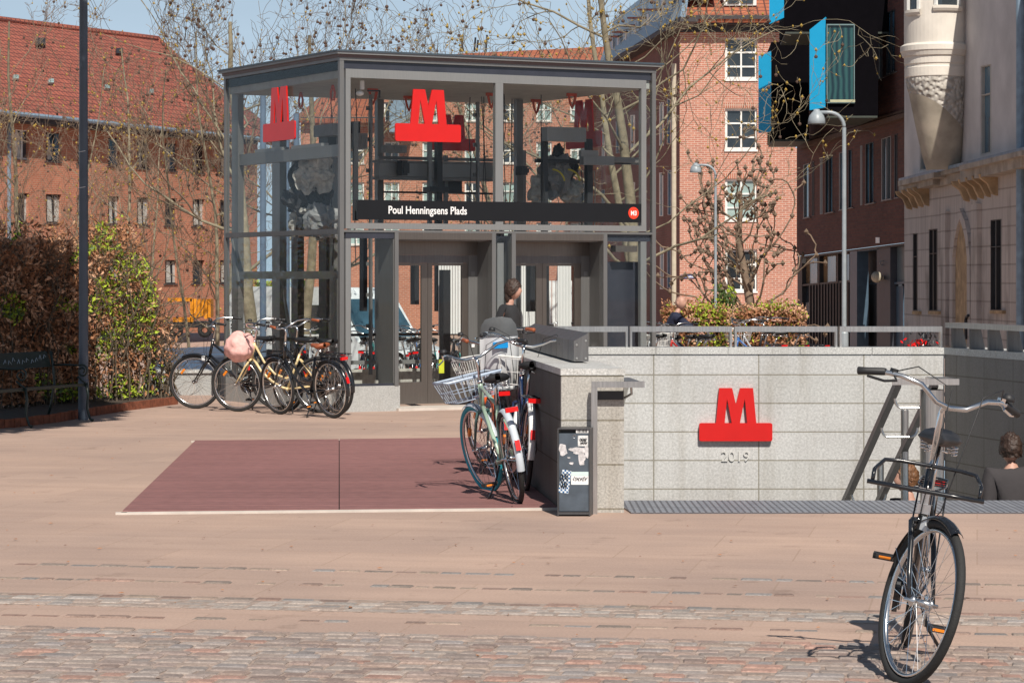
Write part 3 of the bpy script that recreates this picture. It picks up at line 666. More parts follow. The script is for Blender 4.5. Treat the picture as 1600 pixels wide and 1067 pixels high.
# emblems on the glass
def em(px0, px1, pyb, v, u_from='front', dull=False):
    if u_from == 'front':
        a, b = uf(px0, v), uf(px1, v); o_ = LB(a, v, zf(pyb, a, v)); return emblem(b - a, o_, T, (0, 0, 1), .025, 'red_emblem', lh, 'red')
    a, b = vf(px0, u_from), vf(px1, u_from); o_ = LB(u_from, a, zf(pyb, u_from, a)); return emblem(a - b if a > b else b - a, o_, -V, (0, 0, 1), .02, 'red_emblem', lh, 'red')
em(616.5, 719, 220.5, -.028)
em(413, 462.5, 223, None, -.012)
em(671, 741.5, 235, V1 + .02); em(886, 941, 234, None, U1 + .02)
# lower storey
def front(px0, px1, v0, v1, z0, z1, mat, nm): return post_l(uf(px0, v0), uf(px1, v0), v0, v1, z0, z1, mat, nm)
zp = .314
front(537.5, 625, .004, .35, -.02, zp, 'plinth', 'plinth'); front(944, 1024.5, .004, .35, -.02, zp, 'plinth', 'plinth')
post_l(.003, .33, .3505, V1, -.02, zp, 'plinth', 'plinth'); post_l(U1 - .33, U1 - .003, .3505, V1, -.02, zp, 'plinth', 'plinth'); post_l(.3305, U1 - .3305, V1 - .33, V1, -.02, zp, 'plinth', 'plinth')
front(540, 548, .02, .07, zp, ZM0 - .03, 'lf_light', 'frame_post'); front(548.3, 617, .03, .036, zp + .03, ZM0 - .03, 'glass_low', 'glass_pane')
front(548.3, 617, .02, .06, zp + .001, zp + .03, 'lf_dark', 'window_frame'); front(540, 617, .015, .09, ZM0 - .075, ZM0 - .001, 'lf_dark', 'window_frame')
front(617, 623, -.004, .10, zp, ZM0 - .001, 'lf', 'frame_post'); front(614.5, 617, .02, .42, zp, ZM0 - .08, 'lf', 'frame_post')
front(769, 775, -.004, .10, .02, ZM0 - .001, 'lf', 'frame_post'); front(800, 806, -.004, .10, .02, ZM0 - .001, 'lf', 'frame_post')
front(775.2, 799.8, .03, .036, .02, ZM0 - .03, 'glass_low', 'glass_pane'); front(775.2, 799.8, .5, .52, .02, ZM0 - .03, 'lf_dark', 'inner_panel'); front(777, 787, .1, .14, .02, ZM0 - .12, 'lf_light', 'frame_post')
front(943, 949, -.004, .10, zp, ZM0 - .001, 'lf', 'frame_post'); front(949.2, 1018, .03, .036, zp + .02, ZM0 - .03, 'glass_low', 'glass_pane')
front(1001, 1010, .04, .1, zp, ZM0 - .09, 'lf_light', 'frame_post'); front(949.2, 1018, .04, .3, ZM0 - .09, ZM0 - .001, 'lf_dark', 'window_frame'); front(949.2, 999, .25, .29, zp, ZM0 - .35, 'lf_dark', 'inner_panel')
front(962, 996, .04, .16, 1.98, 2.06, 'bronze_steel', 'inner_panel')
# portals
D = .42
for (a, b, c, d_, e) in ((623, 732, 746, 769, 0), (806, 908, 921, 943, 1)):
    front(a, d_, -.002, .10, ZM0 - .085, ZM0 - .0015, 'bronze_steel', 'door_lintel')                  # strip
    ul, ur = uf(a) , uf(d_)
    # ceiling of the recess and cheeks
    post_l(ul, ur, .1005, D + .05, ZM0 - .10, ZM0 - .05, 'lf', 'recess_soffit')
    ucb = uf(c, D)
    m = MB(); f = [LB(ur, .1005, .02), LB(ur + .03, .1005, .02), LB(ur + .03, .1005, ZM0 - .1), LB(ur, .1005, ZM0 - .1)]; b_ = [LB(ucb, D, .02), LB(ucb + .08, D, .02), LB(ucb + .08, D, ZM0 - .1), LB(ucb, D, ZM0 - .1)]
    m.prism(f, b_); m.build('recess_cheek', 'lf', lh)
    post_l(ul - .03, ul, .1005, D, .02, ZM0 - .1, 'lf', 'recess_cheek')
    u0 = uf(a - 14, D); uE = uf(b, D); uB = ucb
    post_l(u0, uB, D, D + .06, 1.93, ZM0 - .1, 'bronze_steel', 'header_panel'); post_l(u0, uB, D + .004, D + .05, 1.83, 1.929, 'dark_steel', 'door_header')
    post_l(uE, uB, D, D + .06, .02, 1.929, 'lf', 'call_panel')
    uc_ = uf(b + 7, D); zz = zf(428, uc_, D); post_l(uc_ - .025, uc_ + .025, D - .006, D, zz - .03, zz + .03, 'lf_light', 'call_button')
    zz = zf(540, uc_, D); post_l(uc_ - .02, uc_ + .02, D - .006, D, zz - .02, zz + .02, 'white', 'call_button')
    # two door leaves with glass
    if e == 0: L2 = [(uf(610, D), uf(669, D)), (uf(669.5, D), uf(732, D))]
    else: L2 = [(uf(796, D), uf(848, D)), (uf(848.5, D), uf(908, D))]
    for (x0, x1) in L2:
        st_ = .085; z0, z1 = .06, 1.829
        m = MB(); lb(m, x0, x0 + st_ * .7, D + .015, D + .045, z0, z1); lb(m, x1 - st_, x1, D + .015, D + .045, z0, z1)
        lb(m, x0 + st_ * .7, x1 - st_, D + .015, D + .045, z0, .335); lb(m, x0 + st_ * .7, x1 - st_, D + .015, D + .045, z1 - .03, z1)
        dr = m.build('lift_door', 'bronze_steel', lh)
        m = MB(); lb(m, x0 + st_ * .7, x1 - st_, D + .027, D + .033, .335, z1 - .03); m.build('glass_pane', 'glass_low', dr)
    front(a, d_, -.06, D, -.01, .035, 'light_stone', 'threshold')
# lift car behind each door: ribbed white wall strips, dark back frame
for (ps, pe) in ((686, 725), (815, 845), (872, 893)):
    a, b = uf(ps, 1.9), uf(pe, 1.9); m = MB(); k = 9
    for i in range(k): lb(m, a + (b - a) * i / k, a + (b - a) * (i + .7) / k, 1.9, 1.92, .9, 1.9)
    m.build('ribbed_panel', 'white', lh)
for (ps, pe, v, z0, z1) in ((648, 655, 1.2, 1.3, 1.9), (693, 704, 1.6, .05, 1.75), (568, 574, 2.6, 1.2, 2.2), (829, 836, 1.2, 1.2, 1.9), (850, 858, 1.6, .05, 2.1), (909, 922, 1.7, .05, 2.1)):
    front(ps, pe, v, v + .12, z0, z1, 'mach', 'lift_gear')
# inner structure
def ip(px, w_, v, z0, z1, mat='lf', nm='inner_post'):
    a = uf(px, v); post_l(a, a + w_, v, v + w_, z0, z1, mat, nm)
ip(590, .09, 3.2, 0, 4.09); ip(670, .05, 2.0, 1.2, 3.45, 'lf'); ip(683, .08, 2.0, 1.2, 3.5, 'mach'); ip(808, .09, 2.4, 0, 4.09); ip(817, .05, 2.5, .3, 3.4, 'lf_light'); ip(849, .07, 1.2, 2.2, 3.55, 'mach'); ip(918, .08, 1.2, 2.2, 3.5, 'mach'); ip(695, .05, 2.4, 2.3, 3.3)
ip(593, .1, 1.9, .3, 2.2, 'lf')
def ib(px0, px1, y0, y1, v, dv_, mat='lf', nm='inner_beam'):
    a, b = uf(px0, v), uf(px1, v); ym = O.y + V.y * v + T.y * (a + b) / 2; post_l(a, b, v, v + dv_, 1.63 - (y1 - HZ) * ym / FX, 1.63 - (y0 - HZ) * ym / FX, mat, nm)
ib(593, 772, 256, 277, 2.2, .16, 'lf_light'); ib(593, 772, 246, 251, 2.6, .05, 'mach_grey'); ib(593, 772, 252, 255.5, 2.2, .2, 'mach_grey'); ib(593, 772, 277.5, 282, 2.2, .2, 'mach_grey'); ib(600, 770, 300, 303, 2.9, .04, 'mach')
ib(855, 916, 199, 221, 1.0, .16, 'lf_light'); ib(838, 1000, 250, 256, 1.3, .05, 'mach'); ib(912, 960, 244, 258, .9, .1, 'lf_light'); ib(960, 998, 246, 254, 1.0, .08); ib(908, 935, 235, 245, .9, .06, 'lf_light')
ib(672, 700, 292, 300, 1.8, .2, 'mach'); ib(678, 722, 276, 302, 2.4, .2, 'mach'); ib(548, 1005, 560, 566, 2.9, .05, 'lf_light'); ib(548, 800, 520, 524, 3.0, .04, 'mach'); ib(548, 790, 575, 600, 3.1, .02, 'cloth_grey')
ib(553, 563, 190, 215, 1.4, .1, 'mach'); ib(553, 560, 190, 345, .15, .04, 'mach')
# left face inner members
def il(px0, px1, y0, y1, u, du, mat='lf', nm='inner_beam'):
    a, b = sorted((vf(px0, u), vf(px1, u))); ym = O.y + V.y * (a + b) / 2 + T.y * u; post_l(u, u + du, a, b, 1.63 - (y1 - HZ) * ym / FX, 1.63 - (y0 - HZ) * ym / FX, mat, nm)
il(362, 372, 120, 600, .12, .08, 'lf', 'inner_post'); il(372, 531, 234, 252, .14, .1); il(372, 533, 424, 436, .12, .08)
il(425, 437, 140, 600, .9, .1, 'lf', 'inner_post'); il(455, 465, 230, 600, 2.0, .1, 'mach', 'inner_post'); il(498, 510, 200, 600, 1.1, .1, 'mach', 'inner_post'); il(515, 522, 200, 600, .8, .06, 'lf', 'inner_post')
il(455, 502, 226, 233, .2, .1, 'lf_light'); il(398, 440, 232, 241, .2, .1, 'lf_light'); il(490, 520, 195, 213, .6, .2, 'mach_grey'); il(500, 512, 213, 236, .7, .12, 'mach')
il(436, 532, 528, 532, .4, .03, 'lf_light'); il(365, 532, 528, 533, .35, .03, 'mach')
# brace strips in lower left
for (a, b, c, d_, u) in ((437, 420, 455, 530, .95), (441, 470, 462, 560, 1.0), (363, 372, 374, 440, .12)):
    p = LB(u, vf(a, u), zf(b, u, vf(a, u))); q = LB(u, vf(c, u), zf(d_, u, vf(c, u))); MB().tube([p, q], .022, 4).build('brace', 'lf_light', lh)
# draped cable drums
def blob(px, py, r, u, v, mat, sd, nm='hoist_bundle', rz=1.0, jit=.5):
    m = MB(); m.ell(LB(u, v, zf(py, u, v)), (r, r * .8, r * rz), 40, 28, jit=jit, seed=sd)
    m.v = [tuple(Vector(p) + noise.noise_vector(Vector(p) * 8) * .07 * r / .3 + noise.noise_vector(Vector(p) * 26) * .03 * r / .3) for p in m.v]
    m.build(nm, mat, lh, smooth=False)
u_ = .45
for (px, py, r, mt, sd, rz) in ((480, 300, .28, 'mach', 1, 1.5), (492, 270, .22, 'cloth_grey', 2, 1.2), (475, 322, .2, 'mach', 4, .8), (470, 348, .16, 'cloth_grey', 5, 1), (505, 345, .2, 'mach_grey', 6, 1.1), (490, 330, .14, 'cloth_grey', 11, .6)):
    blob(px, py, r, u_, vf(px, u_), mt, sd, rz=rz)
for (px, py, r, mt, sd, rz) in ((868, 275, .22, 'mach_grey', 7, 1.2), (885, 262, .14, 'mach', 8, 1), (893, 300, .15, 'cloth_grey', 9, 1), (872, 240, .08, 'mach', 12, 1.5), (840, 300, .12, 'cloth_grey', 13, 1.6)):
    blob(px, py, r, uf(px, 1.5), 1.5, mt, sd, rz=rz)
for i, (cx, dx) in enumerate(((862, 0), (886, 1))):
    m = MB(); c0 = LB(uf(cx, 1.3), 1.3, zf(285, uf(cx, 1.3), 1.3)); m.ring(c0, .17, .012, 'y', 14, 5, a0=.1, a1=1.5); m.build('cable', plain('yellow_cable', (.6, .5, .05), .5), lh)
for k in range(7):
    a = uf(905 + k * 4, 1.6); MB().tube([LB(a, 1.6, 2.35), LB(a + .01, 1.6, 2.9 + .04 * (k % 3)), LB(a - .02, 1.58, 3.1)], .009, 5).build('cable', 'mach' if k % 2 else 'cloth_grey', lh)
# lugs under the ceiling
for (px, py, v) in ((583, 150, 1.6), (768, 155, 1.6), (838, 155, 2.4), (894, 146, 1.2), (639, 148, 2.6)):
    u = uf(px, v); z = zf(py, u, v) ; zc = ZT - .33
    m = MB(); lb(m, u - .07, u + .07, v, v + .03, zc - .04, zc); R = Matrix.Identity(3)
    m.tube([LB(u - .05, v, zc - .04), LB(u - .03, v, zc - .13), LB(u, v, zc - .2), LB(u + .03, v, zc - .13), LB(u + .05, v, zc - .04)], .018, 6); m.build('lifting_lug', 'hook', lh)
for (px, py, u) in ((520, 140, .5), (470, 148, .7)):
    v = vf(px, u); zc = ZT - .33; m = MB(); m.tube([LB(u, v, zc), LB(u, v - .06, zc - .1), LB(u, v - .04, zc - .19), LB(u, v + .04, zc - .19), LB(u, v + .06, zc - .1), LB(u, v, zc)], .016, 6); m.build('lifting_lug', 'hook', lh)
# camera under the ceiling
v = .3; u = uf(567, v); m = MB(); lb(m, u - .02, u + .02, v, v + .04, 3.98, 4.09); m.ell(LB(u - .04, v, 3.93), (.05, .05, .035), 12, 8); m.build('security_camera', 'white', lh)
lb_m = MB(); a = uf(575, .5); lb(lb_m, a, a + .17, .5, .52, 3.975, 3.995); lb(lb_m, a + .155, a + .17, .5, .52, 3.9, 3.974); lb_m.build('cable_bracket', 'mach', lh)
v = 2.0; front(686, 694, 1.4, 1.41, .40, .58, 'yellow', 'warning_notice')

rq_ = random.Random(12)
for (u, v, z0, z1) in ((.75, 1.3, .4, 4.0), (1.05, 1.3, .4, 4.0), (2.9, 1.9, .4, 4.0), (3.25, 1.9, .4, 4.0)):       # guide rails with brackets
    m = MB(); lb(m, u, u + .03, v, v + .05, z0, z1)
    for k in range(9): z = z0 + .2 + k * .4; lb(m, u - .03, u + .06, v + .05, v + .07, z, z + .05)
    m.build('guide_rail', 'lf', lh)
for i in range(10):                                                    # hanging wires
    u = rq_.choice((.7, .8, 2.75, 2.85, 3.4)) + rq_.uniform(-.05, .05); v = rq_.uniform(1.0, 2.2); pts = [LB(u + rq_.gauss(0, .02), v, 4.05 - k * .45) for k in range(6)]
    MB().tube(pts, .006, 4).build('wire', 'mach', lh)
for (u, v, z, w_, h) in ((1.85, 2.0, 3.0, .08, .2), (3.15, 1.2, 3.0, .1, .12), (.85, 1.3, 3.3, .16, .2), (1.62, 2.0, 3.3, .3, .1)):
    m = MB(); lb(m, u, u + w_, v, v + .14, z, z + h); 
    for k in range(3): lb(m, u + .02 + k * w_ / 3, u + .05 + k * w_ / 3, v - .01, v, z + .03, z + h - .03)
    m.build('motor_box', rq_.choice(('mach', 'mach_grey')), lh)
# ------------------------------------------------------------ bicycles
# local axes: x forward, y left, z up; rear hub over the origin
WR = .345
def rotz_about(c, a):
    return Matrix.Translation(c) @ Matrix.Rotation(a, 4, 'Z') @ Matrix.Translation(-Vector(c))
def make_wheel(root, cx, mats, xf, spokes=32, fender=None, refl=True, detail=1, hubw=.05, dyn=None):
    m = MB(); m.ring((cx, 0, WR), WR - .019, .019, 'y', 48 if detail else 24, 8 if detail else 5); m.xf(xf); wh = m.build('wheel', mats.get('tyre', 'tyre'), root, smooth=True, uv=False)
    def sub(mb, nm, mt, sm=False): mb.xf(xf); o = mb.build(nm, mt, wh, smooth=sm, uv=False); return o
    m = MB(); m.ring((cx, 0, WR), WR - .047, .010, 'y', 48 if detail else 24, 5, flat=1.15); sub(m, 'rim', mats.get('rim', 'alu'), True)
    m = MB()
    for k in range(spokes):
        a = 2 * PI * k / spokes; sgn = 1 if k % 2 else -1; a2 = a + (.9 if (k // 2) % 2 else -.9)
        m.tube([(cx + .022 * math.cos(a2), sgn * hubw * .6, WR + .022 * math.sin(a2)), (cx + (WR - .052) * math.cos(a), 0, WR + (WR - .052) * math.sin(a))], .0013, 3, cap=False)
    sub(m, 'spokes', 'chrome')
    m = MB(); R = Matrix.Rotation(PI / 2, 3, 'X')
    m.lathe([(0, -.075), (.008, -.075), (.009, -.052), (.024, -.045), (.024, -.035), (.015, -.03), (.015, .03), (.024, .035), (.024, .045), (.009, .052), (.008, .075), (0, .075)], (cx, 0, WR), 14, R=R); sub(m, 'hub', mats.get('hub', 'alu'), True)
    if refl and detail:
        m = MB()
        for k in (0, 1):
            a = .7 + k * PI; c = Vector((cx + .2 * math.cos(a), 0, WR + .2 * math.sin(a))); m.box(c, (.07, .02, .026), R=Matrix.Rotation(-a + PI / 2, 3, 'Y'))
            break
        sub(m, 'reflector', 'amber')
    if fender:
        a0, a1, fm = fender; m = MB(); n = 22; w2 = .028; r = WR + .012
        for dr in (0, .003):
            pass
        vs = []; fs = []
        for i in range(n + 1):
            a = a0 + (a1 - a0) * i / n
            for (yy, dr) in ((-w2, -.016), (-w2 * .6, -.003), (0, .003), (w2 * .6, -.003), (w2, -.016), (w2, -.019), (w2 * .6, -.006), (0, 0), (-w2 * .6, -.006), (-w2, -.019)):
                vs.append((cx + (r + dr) * math.cos(a), yy, WR + (r + dr) * math.sin(a)))
        for i in range(n):
            for k in range(10): fs.append((i * 10 + k, i * 10 + (k + 1) % 10, (i + 1) * 10 + (k + 1) % 10, (i + 1) * 10 + k))
        m.add(vs, fs); m.xf(xf); fo = m.build('mudguard', fm, root, smooth=True, uv=False)
        m = MB(); aa = a1 if abs(a1 - PI * .5) > abs(a0 - PI * .5) else a0
        for sgn in (-1, 1): m.tube([(cx, sgn * .06, WR), (cx + (r - .01) * math.cos(aa * .9 + .1), sgn * w2, WR + (r - .01) * math.sin(aa * .9 + .1))], .0022, 4)
        m.xf(xf); m.build('mudguard_stay', 'chrome', fo, uv=False)
    return wh
STEM = [.0]
def make_bike(label, loc, heading, lean=0, steer=0, frame='bk', style='step', group='parked bicycles', mats={}, fend='bk', grip='rubber', seat='saddle', bar='alu', rack=True, basket=None, front_rack=False,
              child_seat=False, light=True, spokes=32, detail=1, pitch=0, kick=True, chain='bk', rearlight=True, fork=None, name='bicycle', cover=None, bell=True, seat_z=.95, saddle_bag=False):
    root = thing(name, label, 'bicycle', (0, 0, 0), group)
    WB = 1.09; I = Matrix.Identity(4); fork = fork or frame
    hb, ht = Vector((.885, 0, .66)), Vector((.835, 0, .86))             # head tube bottom/top
    axis = (ht - hb).normalized()
    SX_ = Matrix.Translation(hb) @ Matrix.Rotation(steer, 4, axis) @ Matrix.Translation(-hb)
    fa0, fa1 = .35, 2.6
    make_wheel(root, 0, mats, I, spokes, (.9, 3.35, fend) if fend else None, True, detail, .06)
    make_wheel(root, WB, mats, SX_, spokes, (1.12, 2.85, fend) if fend else None, True, detail, .05)
    n = 10 if detail else 6
    bb = Vector((.42, 0, .29)); st = Vector((.245, 0, .72))
    m = MB()
    if style == 'men': m.tube([st, ht - axis * .03], .014, n); m.tube([bb, hb + axis * .02], .016, n)
    elif style == 'curve':
        m.tube([hb + axis * .03, (.76, 0, .50), (.62, 0, .38), (.50, 0, .31), bb], .016, n); m.tube([ht - axis * .02, (.72, 0, .62), (.58, 0, .47), (.43, 0, .42), (.335, 0, .45)], .014, n)
    else:
        m.tube([hb + axis * .02, bb], .017, n); m.tube([ht - axis * .03, (.36, 0, .44)], .015, n)
    m.tube([bb, st], .015, n)
    for s in (-1, 1):
        m.tube([bb + Vector((0, s * .03, 0)), (.2, s * .05, .315), (0, s * .062, WR)], .009, max(5, n - 3)); m.tube([st + Vector((0, s * .015, -.06)), (.1, s * .05, .50), (0, s * .062, WR)], .008, max(5, n - 3))
    m.tube([hb - axis * .01, ht + axis * .005], .019, n); m.tube([bb + Vector((0, -.04, 0)), bb + Vector((0, .04, 0))], .022, n)
    m.build('frame', frame, root, smooth=True, uv=False)
    m = MB(); fh = hb - axis * .02; hub = Vector((WB, 0, WR))
    m.tube([fh + Vector((0, -.045, 0)), fh + axis * .012, fh + Vector((0, .045, 0))], .014, n)
    for s in (-1, 1): m.tube([fh + Vector((0, s * .045, 0)), (.955, s * .052, .56), (1.02, s * .055, .45), hub + Vector((0, s * .055, 0))], [.013, .012, .010, .008], n)
    m.xf(SX_); m.build('fork', fork, root, smooth=True, uv=False)
    # seat post, saddle
    sp = Vector((.165, 0, seat_z - .04)); m = MB(); m.tube([st, sp], .0125, n); m.build('seat_post', 'chrome', root, smooth=True, uv=False)
    m = MB(); prof = [(-.12, .02), (-.115, .085), (-.07, .10), (-.02, .085), (.04, .05), (.09, .030), (.135, .022), (.15, .004)]
    vs = []; k = 12
    for (x, w_) in prof:
        for j in range(k):
            a = 2 * PI * j / k; zz = math.sin(a); vs.append((.155 + x, w_ * math.cos(a), seat_z - .01 + .032 * zz * (1 if zz > 0 else 1.0 if x < .0 else .5) + (.012 if x < -.08 else 0)))
    fs = [(i * k + j, i * k + (j + 1) % k, (i + 1) * k + (j + 1) % k, (i + 1) * k + j) for i in range(len(prof) - 1) for j in range(k)] + [tuple(range(k)), tuple(range((len(prof) - 1) * k, len(prof) * k))]
    m.add(vs, fs); sd = m.build('saddle', seat, root, smooth=True, uv=False)
    m = MB()
    for s in (-1, 1):
        m.tube([(.05, s * .05, seat_z - .05), (.10, s * .04, seat_z - .065), (.25, s * .02, seat_z - .05)], .004, 5)
        m.tube([(.055 + .022 * math.cos(q), s * .06 + .022 * math.sin(q), seat_z - .075 + .0014 * j) for j, q in enumerate([x * .6 for x in range(30)])], .004, 4)
    m.build('saddle_springs', 'chrome', sd, smooth=True, uv=False)
    # stem and handlebar
    top = ht + axis * (.19 + STEM[0]) + Vector((.02, 0, 0)); m = MB(); m.tube([ht, ht + axis * (.16 + STEM[0]), top, top + Vector((.05, 0, .005))], .012, n)
    m.tube([ht + axis * .0, ht + axis * .02], .021, n); m.xf(SX_); m.build('stem', 'chrome', root, smooth=True, uv=False)
    c = top + Vector((.05, 0, .005)); side = {}
    bp = [c, c + Vector((.012, .06, .0)), c + Vector((.01, .14, .03)), c + Vector((-.02, .21, .065)), c + Vector((-.09, .265, .075)), c + Vector((-.18, .30, .068)), c + Vector((-.29, .315, .055))]
    if style == 'flat': bp = [c, c + Vector((.012, .07, .012)), c + Vector((.01, .15, .065)), c + Vector((-.035, .225, .075)), c + Vector((-.09, .29, .07)), c + Vector((-.13, .36, .05))]
    lft = bp; rgt = [Vector((p.x, -p.y, p.z)) for p in bp]
    m = MB(); m.tube(rgt[::-1] + lft[1:], .011, n); m.xf(SX_); hbz = m.build('handlebar', bar, root, smooth=True, uv=False)
    for q in (lft, rgt):
        d = (q[-1] - q[-2]).normalized(); m = MB(); m.tube([q[-1] - d * .10, q[-1] - d * .09, q[-1] - d * .02, q[-1] + d * .015, q[-1] + d * .02], [.013, .0165, .0155, .0175, .012], n); m.xf(SX_); m.build('grip', grip, hbz, smooth=True, uv=False)
        if detail:
            b0 = q[-1] - d * .13; m = MB(); m.box(b0, (.03, .024, .028)); m.tube([b0 + Vector((.01, 0, -.01)), b0 + Vector((.05, 0, -.03)), b0 + Vector((.03, q[-1].y * .12, -.045)), b0 + Vector((-.04, q[-1].y * .25, -.045))], .006, 6); m.xf(SX_); m.build('brake_lever', 'chrome' if q is lft else 'rubber', hbz, smooth=False, uv=False)
            m = MB(); m.tube([b0, b0 + Vector((.1, -q[-1].y * .15, .05)), b0 + Vector((.20, -q[-1].y * .5, .0)), hb + Vector((.06, q[-1].y * .12, .05)), hb + Vector((.02, q[-1].y * .05, -.03))], .0028, 5); m.xf(SX_); m.build('brake_cable', 'rubber', hbz, smooth=True, uv=False)
    if bell and detail:
        m = MB(); p = lft[4]; m.lathe([(0, .052), (.018, .048), (.026, .034), (.027, .02), (0, .018)], p, 14); m.xf(SX_); m.build('bell', 'rubber', hbz, smooth=True, uv=False)
    # drivetrain
    m = MB(); m.ring(bb + Vector((0, -.045, 0)), .078, .005, 'y', 28, 4)
    for k in range(5): a = 2 * PI * k / 5; m.tube([bb + Vector((0, -.045, 0)), bb + Vector((.075 * math.cos(a), -.045, .075 * math.sin(a)))], .005, 4)
    m.build('chainring', 'alu', root, uv=False)
    m = MB(); pts = [(bb.x + .095 * math.cos(a), -.052, bb.z + .095 * math.sin(a)) for a in [PI / 2 - j * PI / 8 for j in range(9)]] + [(.03, -.052, WR - .05), (-.03, -.052, WR - .02), (-.035, -.052, WR + .03), (.03, -.052, WR + .05)]
    m.prism([Vector(p) for p in pts], [Vector(p) + Vector((0, -.022, 0)) for p in pts]) if chain else m.tube([(p[0], -.045, p[2]) for p in pts], .004, 4, closed=True)
    m.build('chain_guard', chain or 'mach', root, uv=False)
    ca = 1.0
    for s in (-1, 1):
        d = Vector((math.cos(ca), 0, math.sin(ca))) * (.17 * s); e = bb + d + Vector((0, -s * .085, 0)); m = MB(); m.tube([bb + Vector((0, -s * .06, 0)), bb + d * .98 + Vector((0, -s * .075, 0))], .008, 6); cr_ = m.build('crank', 'chrome', root, smooth=True, uv=False)
        m = MB(); ee = e + Vector((0, -s * .05, 0)); 
        for dx in (-.035, .035): m.box(ee + Vector((dx, 0, 0)), (.014, .10, .022))
        for dy in (-.045, .045): m.box(ee + Vector((0, dy, 0)), (.084, .012, .022))
        m.box(ee, (.016, .10, .016)); m.build('pedal', 'rubber', cr_, uv=False)
        m = MB(); m.box(ee + Vector((.0435, 0, 0)), (.003, .05, .012)); m.box(ee - Vector((.0435, 0, 0)), (.003, .05, .012)); m.build('pedal_reflector', 'amber', cr_, uv=False)
    if rack:
        m = MB(); zr = .735
        for s in (-1, 1):
            m.tube([(.20, s * .03, zr - .01), (.12, s * .06, zr), (-.26, s * .06, zr), (-.30, s * .03, zr), (-.30, 0, zr)], .005, 5); m.tube([(-.12, s * .06, zr), (0, s * .07, WR)], .004, 5); m.tube([(-.2, s * .06, zr), (0, s * .07, WR)], .004, 5)
        for x in (-.22, -.1, .02, .12): m.tube([(x, -.06, zr), (x, .06, zr)], .004, 5)
        m.tube([(-.28, 0, zr), (.18, 0, zr)], .004, 5)
        m.build('luggage_rack', rack if isinstance(rack, str) else 'bk', root, smooth=True, uv=False)
    if rearlight:
        m = MB(); m.box((-.325, 0, .715), (.03, .09, .034)); m.build('rear_light', 'rearred', root, uv=False)
        m = MB(); m.box((-.355, 0, .46), (.012, .035, .075), R=Matrix.Rotation(.3, 3, 'Y')); m.build('rear_reflector', 'rearred', root, uv=False)
    if kick:
        m = MB(); m.tube([(.36, .03, .27), (.33, .09, .14), (.28, .19, .012)], .008, 6); m.tube([(.27, .20, .010), (.31, .20, .010)], .009, 6); m.build('kickstand', 'bk', root, smooth=True, uv=False)
    if light:
        m = MB(); q = hb + Vector((.055, 0, -.015)); m.box(q + Vector((.02, 0, 0)), (.045, .05, .055)); m.xf(SX_); lo = m.build('headlight', 'lens', root, uv=False)
        m = MB(); m.box(q + Vector((-.012, 0, 0)), (.02, .056, .06)); m.xf(SX_); m.build('light_housing', 'rubber', lo, uv=False)
    if front_rack:
        m = MB(); z0, z1 = .79, .875; x0, x1 = .93, 1.10; hw = .215
        # tall loop at the back bends round to a low tray rail in front
        m.tube([(x1, -hw, z0), (x1 - .02, -hw, z0 + .05), (x0 + .06, -hw + .005, z1 - .03), (x0 + .02, -hw + .03, z1), (x0, -hw + .09, z1 + .005), (x0, hw - .09, z1 + .005), (x0 + .02, hw - .03, z1), (x0 + .06, hw - .005, z1 - .03), (x1 - .02, hw, z0 + .05), (x1, hw, z0)], .0085, 8)
        m.tube([(x1 + .01, -hw - .02, z0), (x1 + .015, -.1, z0), (x1 + .015, .1, z0), (x1 + .01, hw + .02, z0)], .0095, 8)
        for y_ in (-.06, .06): m.tube([(x1 + .01, y_, z0), (x0 + .02, y_, z0 - .012), (x0 - .02, y_ * .6, z0 - .01)], .006, 6)
        for s in (-1, 1): m.tube([(x1, s * hw, z0), (x0 + .02, s * hw * .95, z0 - .01), (x0 - .01, s * .05, z0 - .02)], .006, 6)
        m.build('front_carrier', 'bk', root, smooth=True, uv=False)
        m = MB(); m.box((.905, 0, .70), (.012, .055, .04)); m.box((.90, 0, .775), (.02, .11, .02)); m.box((.90, 0, .74), (.012, .03, .06)); m.build('carrier_bracket', 'alu', root, uv=False)
    if basket:
        bm, z0, z1, wt, wb_, lt, lb_, bx = basket
        m = MB(); c0 = Vector((bx, 0, 0))
        def rr_(z, w_, l_): return [Vector((bx + l_, -w_, z)), Vector((bx + l_, w_, z)), Vector((bx - l_ * .55, w_, z)), Vector((bx - l_ * .55, -w_, z))]
        t_, b_ = rr_(z1, wt, lt), rr_(z0, wb_, lb_); m.tube(t_, .0075, 5, closed=True); m.tube(b_, .004, 4, closed=True); m.tube([a.lerp(b, .45) for a, b in zip(b_, t_)], .003, 4, closed=True); m.tube([a.lerp(b, .93) for a, b in zip(b_, t_)], .004, 4, closed=True)
        for i in range(4):
            k = 8 if i % 2 == 0 else 6
            for j in range(k): f = j / k; m.tube([t_[i].lerp(t_[(i + 1) % 4], f), b_[i].lerp(b_[(i + 1) % 4], f)], .0028, 4, cap=False)
        for j in range(1, 6): f = j / 6; m.tube([b_[0].lerp(b_[1], f), b_[3].lerp(b_[2], f)], .0026, 4, cap=False)
        m.xf(SX_); m.build('front_basket', bm, root, smooth=True, uv=False)
    if cover:
        m = MB(); m.ell((1.03, 0, .80), (.19, .21, .185), 28, 18, jit=.18, seed=5)
        m.v = [tuple(Vector(p) + noise.noise_vector(Vector(p) * 14) * .018) for p in m.v]; m.xf(SX_); m.build('basket_cover', cover, root, smooth=True, uv=False)
